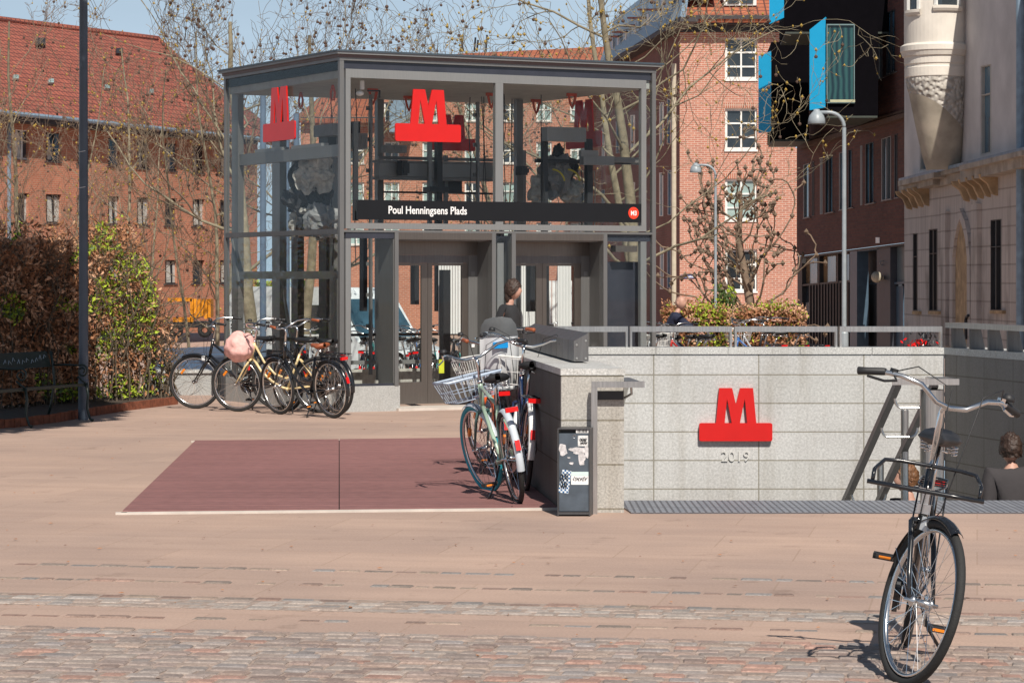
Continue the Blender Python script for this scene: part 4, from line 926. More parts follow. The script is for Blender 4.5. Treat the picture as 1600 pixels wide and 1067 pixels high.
    if child_seat:
        m = MB(); sh = plain('seat_shell', (.62, .64, .66), .4); dk = plain('seat_padding', (.10, .105, .11), .8)
        vs = []; W = 9; rows = [(.76, .10, -.10), (.80, .135, -.16), (.92, .155, -.19), (1.05, .16, -.21), (1.17, .155, -.225), (1.26, .14, -.235), (1.31, .105, -.24), (1.325, .04, -.242)]
        for (z, hw, x) in rows:
            for j in range(W):
                t_ = -1 + 2 * j / (W - 1); vs.append((x + .11 * t_ * t_, hw * t_, z))
        n0 = len(vs); vs += [(p[0] + .012, p[1] * .95, p[2]) for p in vs]
        fs = []
        for base in (0, n0):
            for i in range(len(rows) - 1):
                for j in range(W - 1): fs.append((base + i * W + j, base + i * W + j + 1, base + (i + 1) * W + j + 1, base + (i + 1) * W + j))
        for i in range(len(rows) - 1):
            for j in (0, W - 1): fs.append((i * W + j, (i + 1) * W + j, n0 + (i + 1) * W + j, n0 + i * W + j))
        for j in range(W - 1): fs.append(((len(rows) - 1) * W + j, (len(rows) - 1) * W + j + 1, n0 + (len(rows) - 1) * W + j + 1, n0 + (len(rows) - 1) * W + j))
        m.add(vs, fs); m.box((-.05, 0, .75), (.26, .24, .03)); cs = m.build('child_seat', sh, root, smooth=True, uv=False)
        m = MB(); m.add([(p[0] - .006 - (.0), p[1] * 1.01, p[2]) for p in vs[4 * W:n0]], [(i * W + j, i * W + j + 1, (i + 1) * W + j + 1, (i + 1) * W + j) for i in range(len(rows) - 5) for j in range(W - 1)]); m.build('headrest', dk, cs, smooth=True, uv=False)
        m = MB(); m.box((-.222, 0, 1.10), (.03, .12, .05)); m.build('strap_clip', plain('blue_plastic', (.0, .25, .62), .4), cs, uv=False)
    # place: heading (world angle of +x), lean about the ground line, origin = rear contact
    root.rotation_mode = 'XYZ'; root.matrix_world = Matrix.Translation(loc) @ Matrix.Rotation(heading, 4, 'Z') @ Matrix.Rotation(lean, 4, 'X') @ Matrix.Rotation(pitch, 4, 'Y')
    return root
def rear_from_front(front, heading): return Vector(front) - Vector((math.cos(heading), math.sin(heading), 0)) * 1.09

# foreground bicycle: front wheel touches at (1408,1072), heading at the viewer
hd = math.radians(-90 - 11.5); f = G(1395, 1068); STEM[0] = .075
fg = make_bike('glossy black city bicycle standing alone in the right foreground with an empty front carrier', rear_from_front(f, hd) + Vector((.0, 0, 0)), hd, lean=math.radians(-9.5), steer=math.radians(27), style='flat', front_rack=True, frame='bk', rack=True, spokes=36, light=True, rearlight=True, chain='bk')

STEM[0] = 0
for w_ in [c for c in fg.children if c.name.startswith('wheel')]:
    for r_ in [c for c in w_.children if c.name.startswith('reflector')]: bpy.data.objects.remove(r_)
# three by the parapet
hg = math.atan2(1.06, -.24)
b1 = make_bike('pale green bicycle with a light blue wire basket nearest on the red-brown hatch', G(810, 789), math.atan2(1.06, -.20), lean=math.radians(-9), steer=math.radians(14), frame=plain('pale_green_paint', (.34, .45, .35), .25, coat=.5), fork=plain('green_dark_paint', (.06, .13, .12), .3, coat=.5), style='men', group='bicycles beside the parapet',
               mats={}, fend=plain('silver_mudguard', (.55, .60, .66), .3), basket=('basket_blue', .74, .91, .225, .17, .19, .15, 1.02), rack=False, seat_z=.93, light=False)
# teal tyre accents on its front wheel
teal = plain('teal_rubber', (.03, .33, .42), .6)
for w_ in [c for c in b1.children if c.name.startswith('wheel')][1:2]: w_.data = w_.data.copy(); w_.data.materials[0] = teal
STEM[0] = .05
b2 = make_bike('dark blue bicycle with a white wire basket, leaning at the granite parapet', G(821, 769), math.atan2(1.06, -.09), lean=math.radians(3), steer=math.radians(-12), frame=plain('navy_paint', (.015, .035, .10), .25, coat=.5), style='step', group='bicycles beside the parapet',
               fend=plain('white_mudguard', (.80, .80, .79), .35), basket=('basket', .78, 1.0, .21, .16, .17, .13, 1.0), rack=True, seat_z=.97)
b3 = make_bike('orange bicycle with a grey child seat behind the pale green one', G(789, 749), math.atan2(1.0, -.10), lean=math.radians(-3), steer=math.radians(22), frame=plain('orange_paint', (.78, .12, .02), .25, coat=.5), style='step', group='bicycles beside the parapet',
               fend='bk', basket=('basket', .76, .98, .2, .15, .17, .13, 1.0), child_seat=True, grip='brown', seat_z=.92)
STEM[0] = 0
# left group at the lift house
b4 = make_bike('black bicycle with bare front wheel, leftmost of those at the lift house', (0, 0, 0), 0, frame='bk', style='step', group='bicycles against the lift house', seat_z=.9, grip='rubber', rack=True, cover=None)
def put(o, front, heading, lean): o.matrix_world = Matrix.Translation(rear_from_front(front, heading)) @ Matrix.Rotation(heading, 4, 'Z') @ Matrix.Rotation(lean, 4, 'X')
put(b4, G(306, 638.5), math.radians(168), math.radians(-6))
b5 = make_bike('cream bicycle with a pink cover over its front basket', (0, 0, 0), 0, frame=plain('cream_paint', (.72, .56, .30), .3, coat=.4), style='curve', group='bicycles against the lift house', cover='pink', fend=None, seat_z=.9, rack=False, mats={'tyre': 'tyre'})
put(b5, G(372, 643), math.radians(162), math.radians(-5))
b6 = make_bike('black bicycle with tan saddle and grips, rightmost of those at the lift house', (0, 0, 0), 0, frame='bk', style='curve', group='bicycles against the lift house', seat='brown', grip='brown', seat_z=.86)
put(b6, G(438, 647.5), math.radians(130), math.radians(-7))
b7 = make_bike('black bicycle with black saddle half hidden behind the one with tan saddle', (0, 0, 0), 0, rearlight=False, frame='bk', style='step', group='bicycles against the lift house', seat_z=.88)
put(b7, G(452, 641.5), math.radians(128), math.radians(-4))

# bicycles parked beyond: rows behind the lift house and behind the far wall
cols = [('mach', 'black'), ('teal_p', 'teal'), ('silver_p', 'silver'), ('redp', 'red'), ('bluep', 'blue')]
M['teal_p'] = plain('teal_paint', (.02, .22, .22), .3, coat=.4); M['silver_p'] = plain('silver_paint', (.5, .52, .55), .3); M['redp'] = plain('red_paint', (.5, .03, .02), .3, coat=.4); M['bluep'] = plain('blue_paint', (.03, .12, .35), .3, coat=.4)
protos = {}
for mt, nm in cols:
    protos[mt] = make_bike(nm + ' bicycle', (0, 0, 0), 0, frame=mt, style='step', group='bicycles parked behind the lift house', spokes=16, detail=0, seat_z=.93, rack=True, basket=('basket', .76, .96, .19, .15, .16, .12, 1.0) if nm in ('silver', 'red') else None, light=False)
rb = random.Random(5); used = set()
def park(px, Y, mt, cn, label, group, ang):
    o = protos[mt] if mt not in used else copy_tree(protos[mt]); used.add(mt); o['label'] = label; o['group'] = group
    x = xcol(px, Y); h = math.radians(ang); o.matrix_world = Matrix.Translation((x, Y, gz(Y))) @ Matrix.Rotation(h, 4, 'Z') @ Matrix.Rotation(rb.uniform(-.1, .1), 4, 'X')
def PL(px):
    for lim, w_ in ((365, 'at its left end'), (410, 'left of its middle post'), (440, 'behind its middle post'), (470, 'right of its middle post'), (500, 'nearest the corner post'),
        (572, 'far left in the left window'), (578, 'behind the leftmost one'), (592, 'middle of the left window'), (608, 'right in the left window'), (617, 'far back by the window edge'), (630, 'beside the left door frame'), (645, 'in the left door leaf'), (652, 'far back in the left door leaf'),
        (662, 'at the left door stile'), (685, 'beside the central door stile'), (700, 'in the right door leaf'), (709, 'far back in the right door leaf'), (720, 'right part of the right leaf'), (735, 'at the right door stile'),
        (940, 'left of the right pane'), (970, 'in the right pane'), (1010, 'beside the corner post'), (1050, 'under the cyclist'), (1066, 'just right of the cyclist'), (1085, 'left of the far lamp post'), (1105, 'nearest the far lamp post'), (1130, 'right of the far lamp post'), (1220, 'under the hedge middle'), (1250, 'near the hedge end'), (1290, 'in front of the shop window')):
        if px < lim: return w_
bgb = [(566, 41.5, 'teal_p'), (583, 42, 'redp'), (604, 42.3, 'teal_p'), (622, 41.4, 'mach'), (640, 42.5, 'silver_p'), (655, 41.7, 'bluep'), (678, 42, 'teal_p'), (694, 41.2, 'mach'), (712, 42.4, 'teal_p'), (728, 41.6, 'silver_p'), (575, 43.4, 'mach'), (612, 43.6, 'silver_p'), (648, 43.6, 'mach'), (706, 43.5, 'bluep')]
for i, (px, Y, mt) in enumerate(bgb):
    nm = dict(cols)[mt]; ang = 80 + rb.uniform(-14, 14)
    park(px, Y, mt, nm, nm + ' bicycle in the row behind the lift house, ' + PL(px), nm + ' bicycles parked behind the lift house', ang)
for i, (px, Y, mt) in enumerate([(1000, 40.5, 'redp'), (1042, 40, 'mach'), (1058, 41, 'silver_p'), (1078, 40.4, 'mach'), (1098, 41, 'mach'), (1118, 40.2, 'redp'), (1210, 38, 'silver_p'), (1232, 38.4, 'bluep'), (1265, 38.2, 'mach'), (930, 40, 'mach'), (958, 40.6, 'silver_p')]):
    nm = dict(cols)[mt]
    park(px, Y, mt, nm, nm + ' bicycle under the rail beyond the granite wall, ' + PL(px), nm + ' bicycles beyond the far wall', rb.choice([60, 120, 150, 30, 200]) + rb.uniform(-10, 10))
for i, (px, Y, mt) in enumerate([(352, 41, 'mach'), (392, 41.5, 'silver_p'), (420, 41, 'mach'), (446, 41.8, 'bluep'), (478, 41.3, 'silver_p')]):
    nm = dict(cols)[mt]
    park(px, Y, mt, nm, nm + ' bicycle parked behind the left glass side, ' + PL(px), nm + ' bicycles beyond the left side of the lift house', 75 + rb.uniform(-20, 20))
# ------------------------------------------------------------ far buildings, each facade a real vertical plane
class Fac:
    def __init__(s, pa, Ya, pb, Yb):
        s.A = Vector((xcol(pa, Ya), Ya, 0)); s.B = Vector((xcol(pb, Yb), Yb, 0)); t = (s.B - s.A).normalized(); n = Vector((t.y, -t.x, 0))
        mid = (s.A + s.B) / 2
        if n.dot(mid) > 0: n = -n
        s.n = n
    def pt(s, px, py, d=0):
        a = (px - 800) / FX; Y = (s.n.dot(s.A) + d) / (s.n.x * a + s.n.y); return Vector((a * Y, Y, 1.63 - (py - HZ) * Y / FX))
    def slab(s, m, q, d0, d1):
        f = [s.pt(x, y, d1) for x, y in q]; return m.prism(f, [p - s.n * (d1 - d0) for p in f])
    def rect(s, m, x0, x1, y0, y1, d0, d1): return s.slab(m, [(x0, y1), (x1, y1), (x1, y0), (x0, y0)], d0, d1)
    def wall(s, outer, holes, mat, parent, rev=.14, rmat=None, name='wall'):
        loops = [outer] + holes; flat = [p for l in loops for p in l]
        P3 = [s.pt(x, y) for x, y in flat]; t = (s.B - s.A).normalized()
        pl_ = [[Vector(((s.pt(x, y) - s.A).dot(t), s.pt(x, y).z, 0)) for x, y in l] for l in loops]
        tr = tessellate_polygon(pl_); m = MB(); m.add(P3, [tuple(q) for q in tr])
        # keep the triangles facing out
        f2 = []
        for q in m.f:
            a, b, c = (Vector(m.v[i]) for i in q); f2.append(q if (b - a).cross(c - a).dot(s.n) > 0 else q[::-1])
        m.f = f2; k = len(outer)
        for h in holes:
            pts = [s.pt(x, y) for x, y in h]; bk = [p - s.n * rev for p in pts]; n = len(pts)
            m.add(pts + bk, [(i, (i + 1) % n, (i + 1) % n + n, i + n) for i in range(n)])
        bk = [s.pt(x, y) - s.n * .4 for x, y in outer]; n = len(outer)
        return m.build(name, mat, parent)
    def window(s, q, root, frame, gl, rev=.14, cols=2, rows=(), fw=1.6, bw=1.4, sill=None, curtain=None, seed=0, silldrop=2.0):
        """q = (x0,x1, ytop0,ytop1, ybot0,ybot1) in photo pixels"""
        x0, x1, t0, t1, b0, b1 = q
        def L(x, f):  # f 0 top .. 1 bottom
            u = (x - x0) / (x1 - x0); yt = t0 + (t1 - t0) * u; yb = b0 + (b1 - b0) * u; return (x, yt + (yb - yt) * f)
        m = MB(); H = abs(b0 - t0)
        def bar(xa, xb, fa, fb, e=0): s.slab(m, [L(xa, fb), L(xb, fb), L(xb, fa), L(xa, fa)], -rev, -rev + .06 + e)
        g_ = fw / H
        bar(x0, x0 + fw, 0, 1); bar(x1 - fw, x1, 0, 1); bar(x0 + fw, x1 - fw, 0, g_); bar(x0 + fw, x1 - fw, 1 - g_, 1)
        for c in range(1, cols): xc = x0 + (x1 - x0) * c / cols; bar(xc - bw / 2, xc + bw / 2, g_, 1 - g_, .008)
        for r in rows: bar(x0 + fw, x1 - fw, r - bw / 2 / H, r + bw / 2 / H, .004)
        w_ = m.build('window', frame, root)
        m = MB(); e = .3; s.slab(m, [L(x0 + e, .99), L(x1 - e, .99), L(x1 - e, .01), L(x0 + e, .01)], -rev - .02, -rev + .015); m.build('pane', gl, w_)
        if curtain:
            rr2 = random.Random(seed); f = rr2.uniform(.35, .9)
            for side in (0, 1):
                if rr2.random() < .25: continue
                xa, xb = (x0 + fw, x0 + (x1 - x0) * rr2.uniform(.3, .5)) if side == 0 else (x1 - (x1 - x0) * rr2.uniform(.3, .5), x1 - fw)
                m = MB(); s.slab(m, [L(xa, .95), L(xb, .95), L(xb + (1 if side else -2), rr2.uniform(.05, .35)), L(xa, .06)], -rev + .016, -rev + .022); m.build('curtain', curtain, w_)
        if sill:
            m = MB(); s.slab(m, [(x0 - 1, L(x0, 1)[1] + silldrop), (x1 + 1, L(x1, 1)[1] + silldrop), (x1 + 1, L(x1, 1)[1]), (x0 - 1, L(x0, 1)[1])], -rev + .06, .05); m.build('sill', sill, w_)
        return w_
def hole(q): x0, x1, t0, t1, b0, b1 = q; return [(x0, t0), (x1, t1), (x1, b1), (x0, b0)]
def wg(name, c, rough=.06, var=.5):
    m, t, b = newmat(name); b.inputs['Roughness'].default_value = rough; b.inputs['Specular IOR Level'].default_value = .8
    v = pos(t); t.links.new(mixc(t, ramp(t, nz(t, v, .8, 3), .35, .65), tuple(x * (1 - var) for x in c), tuple(x * (1 + var) for x in c)), b.inputs['Base Color']); return m
M['wdark'] = wg('dark_window_glass', (.03, .038, .045)); M['wpale'] = wg('pale_window_glass', (.30, .40, .38), .15, .3); M['wblue'] = wg('blue_window_glass', (.06, .14, .20), .08)
M['curtain'] = plain('pale_curtain', (.45, .45, .42), .9, var=.25); M['frame_dark'] = plain('dark_window_frame', (.03, .028, .03), .5); M['frame_white'] = plain('white_window_frame', (.75, .75, .72), .5)
M['brickA'] = brick('orange_red_brick', (.52, .19, .11), (.43, .15, .085), (.46, .28, .2), bw=.24, rh=.08, ms=.012, big=.2)
M['brickD'] = brick('salmon_brick', (.52, .21, .14), (.42, .16, .11), (.60, .45, .37), bw=.24, rh=.076, ms=.012, big=.12, bmp=.2)
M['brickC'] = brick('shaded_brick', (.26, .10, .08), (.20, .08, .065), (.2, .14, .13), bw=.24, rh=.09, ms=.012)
M['brickE'] = brick('dark_purple_brick', (.17, .062, .046), (.11, .042, .036), (.11, .062, .052), bw=.26, rh=.075, ms=.010, big=.3)
M['tileA'] = brick('red_roof_tiles', (.40, .115, .075), (.30, .09, .06), (.11, .035, .03), bw=.32, rh=.36, ms=.035, big=.15, off=0, bmp=1.0)
M['tileB'] = brick('orange_roof_tiles', (.48, .15, .075), (.38, .12, .06), (.13, .045, .035), bw=.3, rh=.32, ms=.03, big=.2, off=0, bmp=1.0)
M['zinc'] = plain('blue_zinc_cladding', (.20, .28, .36), .4, var=.25); M['soffit_dark'] = plain('dark_eaves', (.045, .04, .045), .7)
M['sill'] = plain('pale_sill', (.45, .42, .38), .7)

# ---- long brick building on the left
FA = Fac(0, 95, 345, 110)
ba = thing('brick_building', 'long red brick building with a hipped red tile roof behind the saplings on the left', 'building', FA.pt(150, HZ) * 1)
ba.location.z = 0
def lin(x, a, b): return a + b * x
wins = []
for (xa, xb) in ((-54, -30), (-16, 4), (24, 45), (72, 96), (121, 142), (169, 187), (214, 234), (258, 277), (301, 320), (344, 362)):
    for (t, bt) in (((200, .09), (246, .078)), ((301, .034), (347, .022)), ((406.5, 0), (446, -.01))):
        wins.append((xa, xb, lin(xa, *t), lin(xb, *t), lin(xa, *bt), lin(xb, *bt)))
outer = [(-160, 520), (402, 520), (402, 214), (-160, 158)]
FA.wall(outer, [hole(q) for q in wins], 'brickA', ba)
for i, q in enumerate(wins):
    top = q[2] < 290
    FA.window(q, ba, 'frame_white' if q[0] < 30 and top else 'frame_dark', 'wblue' if i % 3 == 0 and i % 2 else 'wdark', cols=1 if q[0] > 100 else 2, curtain='curtain', seed=i, fw=1.8, sill='soffit_dark', silldrop=2)
def roofpoly(pts, mat, parent, name='roof', th=.2):
    m = MB(); f = [Vector(p) for p in pts]; n = (f[1] - f[0]).cross(f[2] - f[0]).normalized()
    if n.z < 0: f = f[::-1]; n = -n
    m.prism(f, [p - n * th for p in f]); return m.build(name, mat, parent)
eL, eR = FA.pt(-160, 158, .7), FA.pt(404, 216, .7)
rY = lambda px: FA.pt(px, 0).y + 6
roofpoly([eL, eR, P(247, 62, FA.pt(247, 0, -6).y), P(-160, 12, FA.pt(-160, 0, -6).y)], 'tileA', ba)
# hip end sloping away
hp = P(247, 62, FA.pt(247, 0, -6).y); back = P(470, 235, FA.pt(404, 0).y + 16)
roofpoly([eR, back, hp], 'tileA', ba)
m = MB(); m.tube([P(-160, 12, FA.pt(-160, 0, -6).y), hp], .16, 8); m.tube([hp, eR], .14, 8); m.build('ridge_tiles', 'tileA', ba)
m = MB(); FA.slab(m, [(-160, 172), (403, 226), (403, 217), (-160, 159)], -.0, .68); m.build('eaves', 'soffit_dark', ba)  # dark colour of this box stands for the overhang's shadow band
m = MB(); a, b = FA.pt(-160, 159, .76), FA.pt(404, 217, .76); m.tube([a, b], .09, 8); m.build('gutter', 'zinc', ba)
m = MB(); m.tube([FA.pt(-160, 12), FA.pt(-160, 13)], .05, 5)
for x in (18, ): 
    m = MB(); FA.rect(m, 15, 17.5, 190, 420, .02, .12); m.build('downpipe', 'zinc', ba)
# little roof windows
for (px, py, w_, h, mt) in ((62, 68, 7, 5, 'frame_dark'), (185, 83, 5, 4, 'frame_dark'), (23, 124, 4, 3, 'wpale'), (78, 130, 4, 3, 'wpale'), (166, 139, 4, 3, 'wpale'), (235, 146, 3, 3, 'wpale')):
    # lie on the roof plane
    def onroof(x, y):
        n = (eR - eL).cross(hp - eL).normalized(); r = Vector(((x - 800) / FX, 1, -(y - HZ) / FX)); o_ = Vector((0, 0, 1.63)); t_ = n.dot(eL - o_) / n.dot(r); return o_ + r * t_, n if n.z > 0 else -n
    q = [onroof(px - w_, py - h), onroof(px + w_, py - h), onroof(px + w_, py + h), onroof(px - w_, py + h)]
    m = MB(); m.prism([p + n * .12 for p, n in q], [p + n * .02 for p, n in q]); m.build('skylight', mt, ba)

# ---- brick block behind the lift house
FB = Fac(455, 126, 950, 126)
bb_ = thing('brick_building', 'red brick block with white windows and orange tile roof behind the lift house', 'building', FB.pt(700, HZ)); bb_.location.z = 0
wins = []
for xc in (510, 557, 612, 672, 738, 797, 850, 903):
    for (t, b) in ((222, 256), (285, 320), (348, 383)): wins.append((xc - 12, xc + 12, t, t, b, b))
    if xc > 600: wins.append((xc - 12, xc + 12, 160, 160, 190, 190))
FB.wall([(470, 520), (952, 520), (952, 118), (600, 118), (600, 182), (470, 182)], [hole(q) for q in wins], brick('warm_brick', (.50, .20, .12), (.40, .15, .09), (.5, .33, .25), bw=.24, rh=.09, ms=.012, big=.2), bb_)
for i, q in enumerate(wins): FB.window(q, bb_, 'frame_white', 'wpale' if i % 3 else 'wdark', cols=2, rows=(.4, ), fw=2.4, bw=2.0, sill='sill', silldrop=1.6)
FBy = 126
roofpoly([P(466, 186, FBy - .5), P(602, 186, FBy - .5), P(602, 149, FBy + 6), P(503, 149, FBy + 6)], 'tileB', bb_)
roofpoly([P(440, 200, FBy + 8), P(466, 186, FBy - .5), P(503, 149, FBy + 6)], 'tileB', bb_)
roofpoly([P(598, 119, FBy - .5), P(954, 119, FBy - .5), P(950, 73, FBy + 6), P(722, 84, FBy + 6), P(600, 96, FBy + 6)], 'tileB', bb_)
m = MB(); FB.rect(m, 600, 953, 119, 124, 0, .5); m.build('eaves', 'soffit_dark', bb_)
m = MB(); FB.rect(m, 470, 600, 183, 189, 0, .4); m.build('eaves', 'soffit_dark', bb_)
m = MB(); m.box(P(627, 178, 125.2), (1.1, 1.6, 1.9)); m.build('dormer', 'zinc', bb_)
m = MB(); q = P(820, 80, 131)
for px in (724, 741, 745, 759):
    a = P(px, 82 - (px % 3), 132); m.tube([a, P(px + (2 if px % 2 else -3), 55 + px % 11, 132)], .05, 4)
m.build('aerial', 'mach', bb_)

# ---- tall sunlit brick end house with its shaded side
FD = Fac(1062, 90, 1247, 90); FCc = Fac(935, 128, 1062, 90)
bd_ = thing('brick_building', 'tall salmon brick house with white paned windows behind the pollarded tree', 'building', FD.pt(1150, HZ)); bd_.location.z = 0
wins = [(1133, 1183, 59, 59, 124, 124), (1133, 1183, 170, 170, 234, 234), (1133, 1183, 280, 280, 344, 344), (1133, 1183, 390, 390, 455, 455)]
FD.wall([(1062, 560), (1247, 560), (1247, 232), (1243, 232), (1243, 51), (1062, 51)], [hole(q) for q in wins], 'brickD', bd_)
for i, q in enumerate(wins):
    FD.window(q, bd_, 'frame_white', 'wpale' if i == 2 else 'wdark', cols=2, rows=(.36, .70), fw=3.4, bw=2.6, sill='frame_white', silldrop=3.0, rev=.16)
    m = MB(); FD.rect(m, q[0] - 2, q[1] + 2, q[2] - 9, q[2] - 1, 0, .012); m.build('lintel', brick('soldier_course', (.50, .18, .11), (.40, .14, .09), (.6, .45, .36), bw=.075, rh=.3, ms=.014, off=0) if i == 0 else bpy.data.materials['soldier_course'], bd_)
m = MB(); FD.rect(m, 1062, 1245, 30, 38, -.2, .55); FD.rect(m, 1060, 1246, 24, 30, -.2, .7); FD.rect(m, 1062, 1244, 38, 50.5, -.3, .02); m.build('cornice', 'soffit_dark', bd_)
roofpoly([FD.pt(1060, 28, .7), FD.pt(1247, 28, .7), P(1247, -60, 94), P(1075, -60, 94)], 'tileB', bd_)
m = MB(); FD.rect(m, 1131, 1182, -20, 9, -1.6, -.1); dm_ = m.build('dormer', 'frame_white', bd_); m = MB(); FD.rect(m, 1137, 1155, -18, 6, -.09, -.06); FD.rect(m, 1159, 1177, -18, 6, -.09, -.06); m.build('pane', 'wdark', dm_)
wins = [(1030, 1037, 160, 160, 228, 228), (1042, 1049, 155, 155, 225, 225), (1031, 1037, 385, 385, 452, 452), (1042, 1048, 388, 388, 450, 450), (1030, 1036, 270, 270, 338, 338), (1043, 1049, 266, 266, 336, 336), (985, 992, 180, 180, 236, 236), (962, 968, 190, 190, 240, 240), (985, 992, 285, 285, 345, 345), (962, 968, 292, 292, 345, 345), (940, 945, 200, 200, 245, 245), (940, 945, 296, 296, 346, 346)]
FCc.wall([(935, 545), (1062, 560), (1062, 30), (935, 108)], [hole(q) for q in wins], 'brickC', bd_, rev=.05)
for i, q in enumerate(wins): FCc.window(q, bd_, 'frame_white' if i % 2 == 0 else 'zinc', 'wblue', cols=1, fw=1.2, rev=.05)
# slate roof side with zinc dormers stepping back
m = MB(); FCc.slab(m, [(932, 113), (1063, 34), (1063, 27), (932, 107)], 0, .6); m.build('eaves', 'soffit_dark', bd_)
roofpoly([FCc.pt(934, 106, .4), FCc.pt(1063, 26, .4), P(1075, -60, 94), P(960, 30, 131)], 'zinc', bd_)
for k, (x0, x1, yt, yb) in enumerate(((950, 963, 56, 98), (958, 973, 49, 92), (969, 986, 39, 84), (982, 1002, 27, 76), (998, 1026, 14, 62), (1020, 1050, -8, 46))):
    m = MB(); FCc.slab(m, [(x0, yb), (x1, yb - (x1 - x0) * .4), (x1, yt), (x0, yt)], -1.2, .1); dz = m.build('dormer', 'zinc', bd_)
    m = MB(); FCc.slab(m, [(x0 - 2, yt + 3), (x1 + 2, yt + 3), (x1 + 2, yt), (x0 - 2, yt)], -1.3, .25); m.build('dormer_cap', 'tileB', dz)
    m = MB(); FCc.slab(m, [(x0 + (x1 - x0) * .45, yb - 10), (x0 + (x1 - x0) * .55, yb - 10), (x0 + (x1 - x0) * .55, yt + 8), (x0 + (x1 - x0) * .45, yt + 8)], .1, .13); m.build('pane', 'frame_white', dz)
m = MB(); a, b = FD.pt(1053, 100, .25), FD.pt(1053, 500, .25); m.tube([a, b], .085, 8); m.build('downpipe', plain('cream_pipe', (.50, .44, .34), .6), bd_)
m = MB(); FD.rect(m, 1063.5, 1088, 429.5, 435, 0, .03); sg = m.build('street_sign', plain('street_sign_blue', (.05, .08, .25), .5), bd_)
m = MB(); rs = random.Random(2); x = 1065.0
while x < 1086.5:
    w_ = rs.uniform(.5, 1.1); FD.rect(m, x, x + w_, 430.9 + rs.choice([0, .7]), 433.8, .03, .034); x += w_ + .45 + (1.2 if rs.random() < .12 else 0)
m.build('sign_lettering', 'white', sg)

# ---- dark brick house with blue bays
FE = Fac(1248, 71, 1413, 60)
be = thing('dark_brick_building', 'dark purple brick house with black and blue box bays over a glazed shop front', 'building', FE.pt(1330, HZ)); be.location.z = 0
def eW(x0, x1, ta=0, ba=0):
    T_ = lambda x: 258 + (x - 1255) * -.333 + ta; B2 = lambda x: 341 + (x - 1256) * -.222 + ba; return (x0, x1, T_(x0), T_(x1), B2(x0), B2(x1))
wins = [eW(1255, 1264), eW(1268.5, 1272), eW(1281, 1285), eW(1289, 1301), eW(1311, 1322), eW(1325, 1331), eW(1344, 1347), eW(1352, 1365), eW(1377, 1392), eW(1397, 1402)]
wins += [(1372, 1378, 26, 24, 125, 121), (1384, 1398, 21, 15, 119, 112)]
shop = [(1250, 545), (1250, 400.5), (1414, 379.5), (1414, 545)]
FE.wall([(1245, 400.5), (1470, 372), (1470, -60), (1245, -20)], [hole(q) for q in wins], 'brickE', be, rev=.05)
for i, q in enumerate(wins):
    w_ = q[1] - q[0]; FE.window(q, be, 'frame_dark' if i % 2 else 'lf_light', ('wdark', 'wblue', 'wdark', 'w_sky', 'wblue', 'w_warm', 'w_warm', 'w_sky', 'w_warm', 'wblue', 'wblue', 'wblue')[i] if False else ('wdark' if i in (0, 2, 8) else 'wblue'), cols=2 if w_ > 10 else 1, fw=.9, bw=.8, rev=.05, sill='lf' if w_ > 4 else None, silldrop=1.2)
# reflections of a warm brick frontage seen in panes are left to the glass
m = MB(); FE.slab(m, [(1246, 234), (1470, 166), (1470, 159), (1246, 226)], 0, .18); FE.slab(m, [(1246, 225), (1470, 158), (1470, 154), (1246, 221)], 0, .1); m.build('string_course', brick('brown_course', (.13, .07, .045), (.10, .055, .04), (.09, .06, .05), bw=.1, rh=.3, ms=.01, off=0), be)
# shop front
m = MB(); FE.slab(m, [(1246, 560), (1470, 560), (1470, 372.5), (1246, 401)], -.7, -.5); m.build('shop_back', 'mach', be)
glw = wg('painted_reflection_glass', (.20, .12, .06), .12, .6)  # orange reflections painted into the colour of the upper panes
def ys_(x, f): top = 401.5 - (x - 1250) * .128; return top + (545 - top) * f
def eq(m, x0, x1, f0, f1, d0, d1): FE.slab(m, [(x0, ys_(x0, f1)), (x1, ys_(x1, f1)), (x1, ys_(x1, f0)), (x0, ys_(x0, f0))], d0, d1)
for (a, b) in ((1254, 1277), (1280, 1306), (1309, 1327)):
    m = MB(); eq(m, a, b, .02, .30, -.3, -.27); m.build('shop_window', glw, be)
    m = MB(); eq(m, a, b, .32, .98, -.3, -.27); m.build('shop_window', 'wdark', be)
m = MB()
for x in (1251, 1278, 1307): eq(m, x, x + 2.2, 0, 1, -.32, -.15)
eq(m, 1251, 1328, .30, .32, -.32, -.16); eq(m, 1250, 1414, -.004, .015, -.4, -.05); m.build('shop_frame', 'frame_dark', be)
m = MB(); x = 1264
while x < 1325: eq(m, x, x + 1.6, .32, 1, -.26, -.12); x += 4.6
m.build('shop_screen', 'frame_dark', be)
for (a, b, f0, f1, mt) in ((1265, 1275, .38, .47, 'redp'), (1283, 1300, .36, .5, 'redp'), (1256, 1264, .5, .62, 'lf_light'), (1272, 1300, .55, .62, plain('orange_lit_goods', (.45, .2, .04), .6)), (1302, 1322, .38, .5, 'redp'), (1280, 1320, .68, .72, 'lf_light'), (1256, 1262, .8, .9, 'lf_light')):
    m = MB(); eq(m, a, b, f0, f1, -.265, -.255); m.build('window_display', mt, be)
bl = plain('blue_grey_door_paint', (.075, .12, .17), .4)
m = MB(); eq(m, 1328, 1339, .012, 1, -.35, -.05); eq(m, 1339, 1370, .012, .02, -.35, -.06); m.build('door_surround', bl, be)
m = MB(); eq(m, 1339, 1369, .02, 1, -.6, -.55); dd = m.build('door', 'wdark', be); m = MB(); eq(m, 1339, 1369, .35, .365, -.55, -.5); eq(m, 1353, 1354, .365, 1, -.55, -.5); m.build('door_frame', bl, dd)
m = MB(); eq(m, 1370, 1391, .012, 1, -.45, -.1); m.build('pier', plain('dark_slate', (.045, .05, .065), .5), be)
